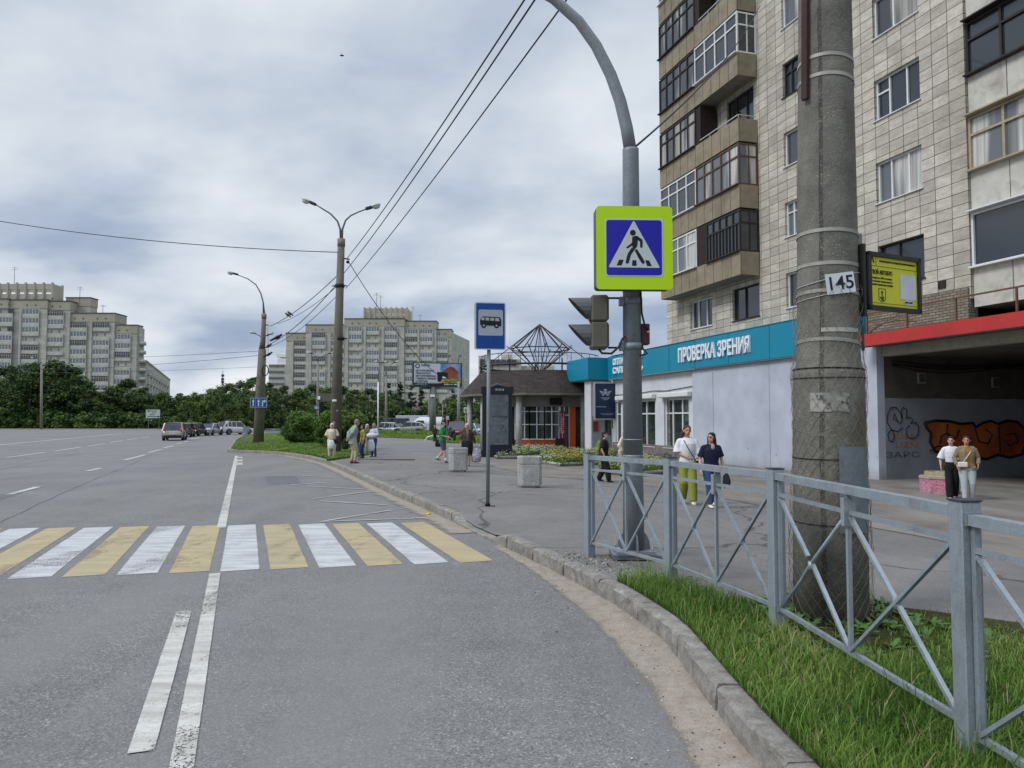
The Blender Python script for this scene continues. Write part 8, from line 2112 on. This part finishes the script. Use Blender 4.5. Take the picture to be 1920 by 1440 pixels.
    for sg in (-1, 1):
        for y in (L * .5 - L * .19, -L * .5 + L * .20):
            w = MB(); rad = .325 if H < 1.6 else .36; Mw = Matrix.Translation((sg * (Wd / 2 - .10), y, rad)) @ Matrix.Rotation(R(90), 4, 'Y'); w.lathe([(rad * .62, -.11), (rad * .97, -.10), (rad, -.04), (rad, .04), (rad * .97, .10), (rad * .62, .11)], n=22, M=Mw); wo = w.build('wheel', M_TYRE, t_)
            w = MB(); w.lathe([(rad * .62, -.115), (rad * .5, -.10), (rad * .12, -.118)], n=16, M=Mw, caps=False) if sg < 0 else w.lathe([(rad * .62, .115), (rad * .5, .10), (rad * .12, .118)], n=16, M=Mw, caps=False)
            for k in range(5): a = 2 * math.pi * k / 5; w.bar(Mw @ Vector((0, 0, sg * .116)), Mw @ Vector((rad * .6 * math.cos(a), rad * .6 * math.sin(a), sg * .116)), .06, .02)
            w.build('rim', M_RIM, wo)
            ar = MB(); ar.tube([Vector((sg * (Wd / 2 - .012), y + (rad + .06) * math.cos(a), rad + (rad + .06) * math.sin(a))) for a in np.linspace(-.2, math.pi + .2, 12)], .035, 6); ar.build('wheel_arch', M_TRIM, t_)
    bz = interp(q['low'], .985)
    for sg in (-1, 1):
        l = MB(); l.box((sg * (Wd / 2 - .17), -L / 2 + .05, bz - .10 + (.28 if kind in ('van7', 'hatch', 'bus') else 0)), (.11 if kind == 'van7' else .15, .12, .18 if kind != 'van7' else .24), bev=.02); l.build('tail_light', M_BRK if brake else M_RLT, t_)
        if ind == sg: l = MB(); l.box((sg * (Wd / 2 - .20), -L / 2 + .03, bz - .16), (.20, .14, .14), bev=.02); l.build('indicator', M_IND, t_)
        l = MB(); l.box((sg * (Wd / 2 - .28), L / 2 - .09, interp(q['low'], .02) + .02), (.36, .16, .14), bev=.03); l.build('headlight', M_HLT, t_)
        l = MB(); l.ell((sg * (Wd / 2 + .05), L / 2 - (x0 + .07) * L, interp(q['low'], x0 + .07) + .10), (.10, .06, .07)); l.build('mirror', pm, t_)
    for sg in (1, -1):
        b = MB(); b.box((0, sg * (L / 2 - .02), .38), (Wd * .86, .12, .22), bev=.04); b.build('bumper', M_TRIM if kind in ('suv', 'van7', 'coupe_suv') else pm, t_)
    b = MB(); b.box((0, -L / 2 - .045, .62 if kind != 'sedan' else .60), (.52, .02, .11)); b.build('number_plate', M_PLT, t_)
    b = MB(); b.box((0, L / 2 + .03, .40), (.52, .02, .11)); b.build('number_plate', M_PLT, t_); b = MB(); b.box((0, L / 2 - .0, .56), (Wd * .5, .06, .12), bev=.02); b.build('grille', M_TRIM, t_)
    if brake: b = MB(); b.box((0, ptop(xr1, 1).y - .02, ptop(xr1, 1).z + .0), (.16, .04, .04)); b.build('tail_light', M_BRK, t_)
    if rails:
        b = MB()
        for sg in (-1, 1): b.tube([ptop(xr0 + .04, sg, 1, -.02) + Vector((0, 0, .06)), ptop(xr1 - .04, sg, 1, -.02) + Vector((0, 0, .06))], .02, 6)
        b.build('roof_rail', M_RIM, t_)
    return t_
def cp_(px, py, Y=None):
    p = gp(px, py) if Y is None else Vector((xat(px, Y), Y, 0)); return p
RZR = math.atan2(-RA.x, RA.y)     # heading along the road
car('van7', paint_mat('bronze', '8f8a80'), cp_(308.5, 826.5) + Vector((0, 2.0, 0)), RZR - .02, 'bronze compact people carrier braking at the tail of the queue', True)
car('hatch', paint_mat('dark_red', '3d2a2c'), cp_(331, 820) + Vector((0, 2, 0)), RZR - .05, 'dark red hatchback mostly hidden beside the bronze people carrier')
car('hatch', paint_mat('black', '20232b'), cp_(352, 818) + Vector((0, 2, 0)), RZR - .28, 'dark blue hatchback with its orange indicator lit', False, 1)
car('sedan', paint_mat('silver', 'a2a7ab', .5), cp_(381, 816.8) + Vector((0, 2, 0)), RZR - .32, 'silver saloon between the dark hatchback and the white off roader')
car('suv', paint_mat('white', 'c9cccd', .1), cp_(428, 815.5) + Vector((0, 2, 0)), RZR - .95, 'white off roader turning at the far end of the queue', rails=True)
g_ = 'cars parked beyond the grass verge'
car('bus', paint_mat('navy_van', '1c2440'), Vector((xat(735, 108), 108, 0)), R(92), 'dark blue van parked left of the silver car', group=g_)
car('hatch', paint_mat('silver2', 'a9adb3', .5), Vector((xat(723, 101), 101, 0)), R(60), 'small silver car nosing out in front of the dark blue van', group=g_)
car('sedan', paint_mat('grey_car', '8f959b', .5), Vector((xat(736, 98.5), 98.5, 0)), R(64), 'grey saloon squeezed behind the nose of the silver off roader', group=g_)
car('coupe_suv', paint_mat('silver3', '9d9c97', .5), Vector((xat(767, 95), 95, 0)), R(90), 'silver off roader with a sloping roof parked side on', group=g_)
car('hatch', paint_mat('silver4', 'b2b7bb', .4), Vector((xat(776, 104), 104, 0)), R(90), 'pale car roof showing behind the silver off roader', group=g_)
car('suv', paint_mat('red_brown', '6d443c'), Vector((xat(856.5, 80), 80, 0)), R(4), 'red brown off roader seen from behind beside the walking man', group=g_)
car('sedan', paint_mat('blue_grey', '9fb0bd', .4), Vector((xat(894, 84), 84, 0)), R(28), 'pale blue saloon parked beside the advertising column', group=g_)
car('sedan', paint_mat('white2', 'c4c8c9', .1), Vector((xat(962, 66), 66, 0)), R(8), 'white car glimpsed between the advertising column and the pavilion', group=g_)
# white box truck and cab
tr_ = thing('box_truck', 'white box truck standing behind the parked cars', 'truck', (xat(768, 114), 114, 0), 0, None)
def TX(px): return xat(px, 114) - xat(768, 114)
TZ = lambda py: zat(py, 114)
M_TW = mat('truck_white', 'bfc3c5', .5, var=.05)
m = MB(); m.box(((TX(742) + TX(806)) / 2, 1, (TZ(780.5) + 1.0) / 2 + .1), (TX(806) - TX(742), 2.3, TZ(780.5) - 1.0), bev=.05)
m.build('cargo_box', M_TW, tr_)
m = MB()
for px in (762, 784): m.box((TX(px), -.17, (TZ(781) + 1.1) / 2 + .1), (.05, .02, TZ(781) - 1.2))
m.box(((TX(742) + TX(806)) / 2, -.16, TZ(781)), (TX(806) - TX(742), .03, .1)); m.build('box_edge', M_SILL, tr_)
m = MB(); m.tube([(TX(806) - .05, 1, 1.0), (TX(806) + 1.3, 1, 1.0), (TX(806) + 1.75, 1, .95)], [(.55, 1.05), (.6, 1.05), (.3, 1.0)], 4); m.box((TX(806) + .85, 1, 1.55), (1.6, 2.0, 1.1), bev=.15); m.build('cab', M_TW, tr_)
m = MB(); m.box((TX(806) + .85, -.01, 1.75), (.9, .03, .5)); m.box((TX(806) + 1.66, 1, 1.75), (.03, 1.7, .5)); m.build('window', M_CGL, tr_)
for px in (752, 800, 813):
    m = MB(); m.lathe([(.3, -.14), (.45, -.13), (.45, .13), (.3, .14)], n=16, M=Matrix.Translation((TX(px), -.05, .45)) @ Matrix.Rotation(R(90), 4, 'X')); m.build('wheel', M_TYRE, tr_)
vn = thing('cargo_van', 'white delivery van cab between the billboard leg and the silver off roader', 'van', (xat(804, 101), 101, 0), 0)
m = MB(); m.tube([(-1.9, 0, .95), (-1.7, 0, 1.15), (-1.2, 0, 1.25), (1.6, 0, 1.25), (1.75, 0, 1.2)], [(.45, .75), (.6, .9), (1.0, .92), (1.02, .92), (.95, .85)], 4, side=(0, 0, 1)); m.box((-.1, 0, .75), (3.6, 1.75, .75), bev=.12); m.build('body', M_TW, vn)
m = MB(); m.box((-1.0, -.89, 1.5), (.9, .03, .55)); m.box((-1.58, 0, 1.45), (.1, 1.4, .5)); m.build('window', M_CGL, vn)
for x in (-1.2, 1.1):
    m = MB(); m.lathe([(.2, -.1), (.34, -.1), (.34, .1), (.2, .1)], n=16, M=Matrix.Translation((x, -.82, .34)) @ Matrix.Rotation(R(90), 4, 'X')); m.build('wheel', M_TYRE, vn)
# motor scooter between the walkers
sc_ = thing('motorcycle', 'dark motorcycle with a blue screen parked behind the walking man', 'motorcycle', (xat(848, 63), 63, .1), R(20))
m = MB(); m.tube([(0, .7, .55), (0, .3, .75), (0, -.2, .7), (0, -.7, .8)], [.10, .18, .2, .08], 8); m.ell((0, .1, .5), (.22, .35, .25)); m.build('body', M_TRIM, sc_)
for y in (.75, -.65): m = MB(); m.lathe([(.2, -.06), (.31, -.05), (.31, .05), (.2, .06)], n=16, M=Matrix.Translation((0, y, .31)) @ Matrix.Rotation(R(90), 4, 'Y')); m.build('wheel', M_TYRE, sc_)
m = MB(); m.tube([(-.35, .5, 1.05), (-.1, .6, 1.0), (.1, .6, 1.0), (.35, .5, 1.05)], .02, 6); m.build('handlebar', M_RIM, sc_); m = MB(); m.ell((0, .62, 1.02), (.18, .06, .16)); m.build('windscreen', mat('blue_screen', '2c5f97', .3), sc_)

# ================================================================== BILLBOARDS AND SMALL SIGNS
YBB = 88.0
bb = thing('billboard', 'large two sided roadside billboard for metal roofing on a single leg', 'billboard', (xat(810, YBB), YBB, 0), 0)
bx_ = lambda px: xat(px, YBB) - xat(810, YBB); bz_ = lambda py: zat(py, YBB)
Wb_ = bx_(867) - bx_(774); Hb = bz_(680) - bz_(725)
Mbb = frame_M((bx_(820), 0, (bz_(680) + bz_(726)) / 2 + .02), (1, .28, 0), up=(0, 0, 1)) ; 
m = MB(); Wb2 = Wb_ * 1.02; m.box((0, 0, -.2), (Wb2, Hb * 1.03, .4), M=Mbb, bev=.04); m.build('frame', mat('billboard_frame', '43474b', .6, var=.1), bb)
m = MB(); m.tube([(bx_(811), .2, 0), (bx_(811), .2, bz_(726))], [.42, .36], 14); m.bar((bx_(790), .2, bz_(727)), (bx_(850), .35, bz_(728)), .3, .3); m.build('leg', mat('billboard_leg', '626b66', .7, var=.12), bb)
m = MB(); m.box((bx_(811), -.25, bz_(742)), (.55, .05, .25)); m.build('leg_label', M_LET, bb)
# poster print
fW, fH = Wb2 * .93, Hb * .93
pt = NT('sky_print'); sx_ = pt.N('ShaderNodeSeparateXYZ'); pt.L(pt.obj(), sx_.inputs[0]); M_PSK = pt.fin(pt.ramp(pt.noise(.5, 3, .5), [(.4, hexc('5b82b8')), (.65, hexc('a9bdd6'))]), .5)
Fz = lambda z: Mbb @ Matrix.Translation((0, 0, z))
m = MB(); m.box((0, 0, .005), (fW, fH, .02), M=Mbb); po = m.build('poster', mat('poster_white', 'c6cbd6', .5, var=.03), bb)
def R4(x0, y0, x1, y1): return [(-fW / 2 + x0 * fW, fH / 2 - y1 * fH), (-fW / 2 + x1 * fW, fH / 2 - y1 * fH), (-fW / 2 + x1 * fW, fH / 2 - y0 * fH), (-fW / 2 + x0 * fW, fH / 2 - y0 * fH)]
def PP(*pts): 
    q = [(-fW / 2 + x * fW, fH / 2 - y * fH) for x, y in pts]; a = sum(u[0] * v[1] - v[0] * u[1] for u, v in zip(q, q[1:] + q[:1])); return q if a > 0 else q[::-1]
m = MB(); m.prism(R4(.56, .0, 1, .70), .004, M=Fz(.016)); m.build('sky_print', M_PSK, po)
m = MB(); m.prism(PP((.60, .36), (.70, .20), (.78, .12), (.80, .14), (.86, .16), (.92, .30), (.96, .46), (.90, .5), (.62, .5)), .004, M=Fz(.021)); m.build('roof_print', mat('print_roof', '8c4034', .6), po)
m = MB(); m.prism(PP((.64, .34), (.74, .22), (.84, .36), (.93, .46), (.95, .68), (.64, .68)), .004, M=Fz(.026)); m.build('wall_print', mat('print_brick', '8d5540', .6, var=.2, scale=3), po)
m = MB(); m.prism(PP((.49, .37), (.72, .40), (.72, .68), (.60, .68), (.56, .82), (.50, .80)), .004, M=Fz(.031)); m.prism(R4(0, .86, 1, 1), .004, M=Fz(.021)); m.build('dark_print', mat('print_dark', '1c1626', .5), po)
m = MB(); m.prism(PP((.62, .68), (1, .68), (1, .86), (.55, .86)), .004, M=Fz(.036)); m.build('yellow_print', mat('print_yellow', 'b9a22a', .5), po)
m = MB()
tx = lambda s, x, y, sz, w=None, b=.03, al='LEFT': text_mb(m, s, sz * fH, Fz(.026) @ Matrix.Translation((-fW / 2 + x * fW, fH / 2 - y * fH, .018)), align='LEFT', width=w * fW if w else None, bold=b, depth=.002)
tx('ЭЛЕКТРО', .14, .09, .11, .20)
for i, (s, w_) in enumerate((('МЕТАЛЛОПРОКАТ', .39), ('ПРОФНАСТИЛ', .31), ('МЕТАЛЛОЧЕРЕПИЦА', .44), ('ЭЛЕМЕНТЫ КРОВЛИ', .44), ('ШТАКЕТНИК', .26))): tx(s, .03, .33 + .118 * i, .10, w_)
tx('ПОКУПАЙТЕ', .76, .73, .07, .22); tx('У ПРОИЗВОДИТЕЛЯ', .61, .81, .07, .38)
m.lathe([(.065 * fH, 0), (.105 * fH, 0), (.105 * fH, .006), (.065 * fH, .006)], n=18, M=Fz(.02) @ Matrix.Translation((-fW / 2 + .07 * fW, fH / 2 - .12 * fH, 0)), caps=False)
m.build('lettering', mat('print_ink', '22242c', .5), po)
m = MB(); tx('8-921-144-00-50', .64, .93, .09, .34); tx('г. Архангельск, Окружное шоссе', .02, .89, .045, .55, .0); tx('проезд Первый, д. 17', .02, .955, .045, .27, .0); m.build('pale_lettering', M_LET, po)
m = MB()
for px in (838, 858): m.tube([(bx_(px), .3, bz_(680)), (bx_(px) + .2, -.6, bz_(670)), (bx_(px) + .35, -1.1, bz_(669))], .03, 5); m.box((bx_(px) + .4, -1.2, bz_(669)), (.25, .15, .12))
m.build('floodlight', M_RUBB, bb)
b2 = thing('small_billboard', 'small dark red shop billboard above the white truck', 'billboard', (xat(789, 125), 125, 0)); X2 = lambda px: xat(px, 125) - xat(789, 125); Z2 = lambda py: zat(py, 125)
m = MB(); m.box((0, .1, (Z2(762) + Z2(781)) / 2), (X2(805) - X2(772), .2, Z2(762) - Z2(780)), bev=.03); m.tube([(X2(776), .2, 0), (X2(776), .2, Z2(780))], .1, 8); m.tube([(X2(801), .2, 0), (X2(801), .2, Z2(780))], .1, 8); m.build('frame', mat('dull_frame', '5a5d60', .6), b2)
m = MB(); m.box(((X2(773) + X2(788)) / 2, -.01, (Z2(763) + Z2(775)) / 2), (X2(788) - X2(773), .03, Z2(763) - Z2(775))); m.build('red_field', mat('dark_red_print', '4e1f28', .5), b2)
m = MB(); m.box(((X2(788) + X2(804)) / 2, -.01, (Z2(763) + Z2(775)) / 2), (X2(804) - X2(788), .03, Z2(763) - Z2(775))); m.build('photo_field', mat('print_mottled', '3c4a48', .5, var=.5, scale=2), b2)
m = MB(); m.box((0, -.01, (Z2(775.3) + Z2(779.6)) / 2), (X2(804) - X2(773), .03, Z2(775.3) - Z2(779.6))); m.build('orange_field', mat('print_orange', 'a65a48', .5), b2)
m = MB(); text_mb(m, 'DNS', .62, frame_M((X2(780), -.04, Z2(766.5)), (1, 0, 0)), width=1.2, bold=.03); text_mb(m, 'ТЕХНО', .32, frame_M((X2(781), -.04, Z2(771.7)), (1, 0, 0)), width=.9, bold=.02); text_mb(m, 'НАШ МАГАЗИН РЯДОМ', .3, frame_M((X2(788), -.04, Z2(777.5)), (1, 0, 0)), width=2.4, bold=.02); m.build('lettering', mat('dull_letter', 'b59a98', .5), b2)
b3 = thing('road_sign', 'pale rectangular direction board on two posts before the far trees', 'sign', (xat(286.5, 149), 149, 0)); X3 = lambda px: xat(px, 149) - xat(286.5, 149); Z3 = lambda py: zat(py, 149)
m = MB(); m.box((0, 0, (Z3(768) + Z3(784)) / 2), (X3(300) - X3(273.5), .08, Z3(768) - Z3(784))); m.build('board', mat('board_grey', 'a9b3b0', .6, var=.04), b3)
m = MB(); m.box((X3(278), .1, Z3(784) / 2), (.1, .1, Z3(784))); m.box((X3(298), .1, Z3(784) / 2), (.1, .1, Z3(784))); m.build('post', M_ARM, b3)
m = MB()
for x0, x1, y in ((279, 294, 770.5), (284, 292, 774), (281, 290, 777.5), (276, 297, 781)): m.box((X3((x0 + x1) / 2), -.05, Z3(y)), (X3(x1) - X3(x0), .02, .12))
for x, y, sg in ((277, 770.5, 1), (298, 781, -1)): m.prism([(-sg * .2, 0), (sg * .2, .2), (sg * .2, -.2)][::sg], .02, M=frame_M((X3(x), -.06, Z3(y)), (1, 0, 0)))
m.build('lettering', mat('board_ink', '3c4745', .6), b3)
def small_sign(label, px, py0, py1, w, Y, col, pole_px=None, ground=815, ink=None, name='road_sign'):
    t_ = thing(name, label, 'sign', (xat(px, Y), Y, 0)); h = zat(py0, Y) - zat(py1, Y); zc2 = (zat(py0, Y) + zat(py1, Y)) / 2; ww = w * Y / 1400
    m = MB(); m.box((0, 0, zc2), (ww, .06, h), bev=.02); m.build('plate', col, t_)
    m = MB(); m.tube([((pole_px - px) * Y / 1400 if pole_px else 0, .12, 0), ((pole_px - px) * Y / 1400 if pole_px else 0, .12, zc2)], .06, 8); m.build('post', M_PCL, t_)
    if ink: m = MB(); m.box((-ww * .18, -.035, zc2), (ww * .12, .01, h * .7)); m.box((ww * .05, -.035, zc2), (ww * .12, .01, h * .7)); m.box((ww * .27, -.035, zc2 - h * .05), (ww * .12, .01, h * .6)); m.build('arrows', ink, t_)
small_sign('little blue lane sign half hidden above the round shrubs', 593, 760, 768, 12, 98, M_BL2, 596, ink=M_SWH)
m_fl = mat('pale_green_sign', 'b9cfa0', .4)
small_sign('small crossing sign with pale green border beside the pavilion', 873, 764, 774, 6.5, 78, m_fl, 873, ink=M_BL2)
small_sign('small round blue sign beneath the far crossing sign', 877.5, 777, 784, 5.5, 76, M_BL2, 877)
small_sign('round grey back of a road sign behind the parked cars', 839, 780, 787, 6, 96, M_SILL, 838)
# low white fence under the trees
lf = thing('low_fence', 'low white ornamental fence under the dark trees past the single armed post', 'fence', (xat(515, 82), 82, .1)); m = MB()
for i in range(19): x = (xat(498, 82) - xat(515, 82)) + i * .13 * 82 / 60; m.bar((x, 0, 0), (x, 0, .75), .05, .04); m.bar((x, 0, .2), (x + .17, 0, .65), .03, .03)
x0 = xat(498, 82) - xat(515, 82); m.bar((x0, 0, .75), (x0 + 3.3, 0, .75), .05, .05); m.bar((x0, 0, .15), (x0 + 3.3, 0, .15), .05, .05); m.build('railing', mat('dull_white_fence', '8f9594', .7), lf)
gp_ = thing('guard_post', 'short grey metal guard post at the tip of the grass island', 'post', tuple(Vector((xat(462, 52), 52, .2)))); m = MB(); m.box((0, 0, .5), (.2, .06, 1.1)); m.box((0, 0, 1.0), (.45, .05, .3)); m.build('plate', M_GALVD, gp_)
hp_ = thing('park_arch', 'small white metal arch lying on the verge beside the distant person', 'arch', tuple(G(806, 827))); m = MB(); m.tube([(-.5, 0, 0), (-.2, 0, .38), (.3, 0, .5), (1.0, 0, .42), (1.1, 0, 0)], .05, 8); m.build('arch_tube', M_LET, hp_)
# yellow scrap by the crossing
m = MB(); p = gp(802, 966); m.ell((0, 0, .02), (.05, .05, .02)); m.ell((.03, .02, .04), (.03, .025, .02)); o = m.build('yellow_wrapper', mat('yellow_wrap', 'b9b423', .6)); o.location = p; tag(o, 'crumpled yellow wrapper lying by the kerb near the crossing', 'wrapper')
# windows ledge: cover over pit on pavement
m = MB(); p = G(725, 862); m.box((0, 0, .02), (2.3, .35, .04)); o = m.build('pavement_plate', M_WALK); o.location = p; tag(o, 'raised flat slab in the pavement beside the waiting women', 'slab')

# ------------------------------------------------------------------ LABEL TREES: one label each, from shape and what it stands before
def label_all():
    T_ = sorted([o for o in SC.objects if o.parent is None and o.name.startswith('broadleaf_tree')], key=lambda o: (o.get('group', ''), o.location.x / o.location.y))
    C_ = sorted([o for o in SC.objects if o.parent is None and o.name.startswith('conifer_tree')], key=lambda o: o.location.x / o.location.y)
    B_ = sorted([o for o in SC.objects if o.parent is None and o.name.startswith('roadside_bush')], key=lambda o: o.location.x / o.location.y)
    ordn = ['first', 'second', 'third', 'fourth', 'fifth', 'sixth', 'seventh', 'eighth', 'ninth', 'tenth', 'eleventh', 'twelfth', 'thirteenth', 'fourteenth', 'fifteenth', 'sixteenth', 'seventeenth', 'eighteenth', 'nineteenth', 'twentieth']
    def px(o): return 960 + 1400 * o.location.x / o.location.y
    def where(x):
        for lim, s in ((95, 'under the stepped grey block'), (215, 'before the long grey block'), (275, 'before the low pale wing'), (345, 'above the queue of cars'), (440, 'over the turning white car'), (530, 'beside the single armed lamp post'), (640, 'above the round island shrubs'), (760, 'above the parked cars'), (870, 'under the large billboard'), (1200, 'beside the round pavilion')):
            if x < lim: return s
        return 'beside the round pavilion'
    cnt = {}
    for lst, base in ((T_, 'tree'), (C_, 'conifer'), (B_, 'bush')):
        for o in lst:
            w = where(px(o)); row = ''
            if base == 'tree':
                h = o.children[0].scale[2] * 12; row = 'rear row ' if o.location.y > 173 else ''
                col = 'dark' if 'dark' in o.children[0].data.materials[0].name or 'dark' in o.children[1].data.materials[0].name else 'mid green'
                desc = f'{col} {row}tree'
            elif base == 'conifer': desc = 'dark pointed conifer'
            else: desc = 'low leafy bush'
            k = (desc, w); cnt.setdefault(k, []).append(o)
    for (desc, w), os_ in cnt.items():
        for i, o in enumerate(os_):
            o['label'] = f'{desc} {w}' if len(os_) == 1 else f'{ordn[i]} {desc} from the left {w}'
label_all()
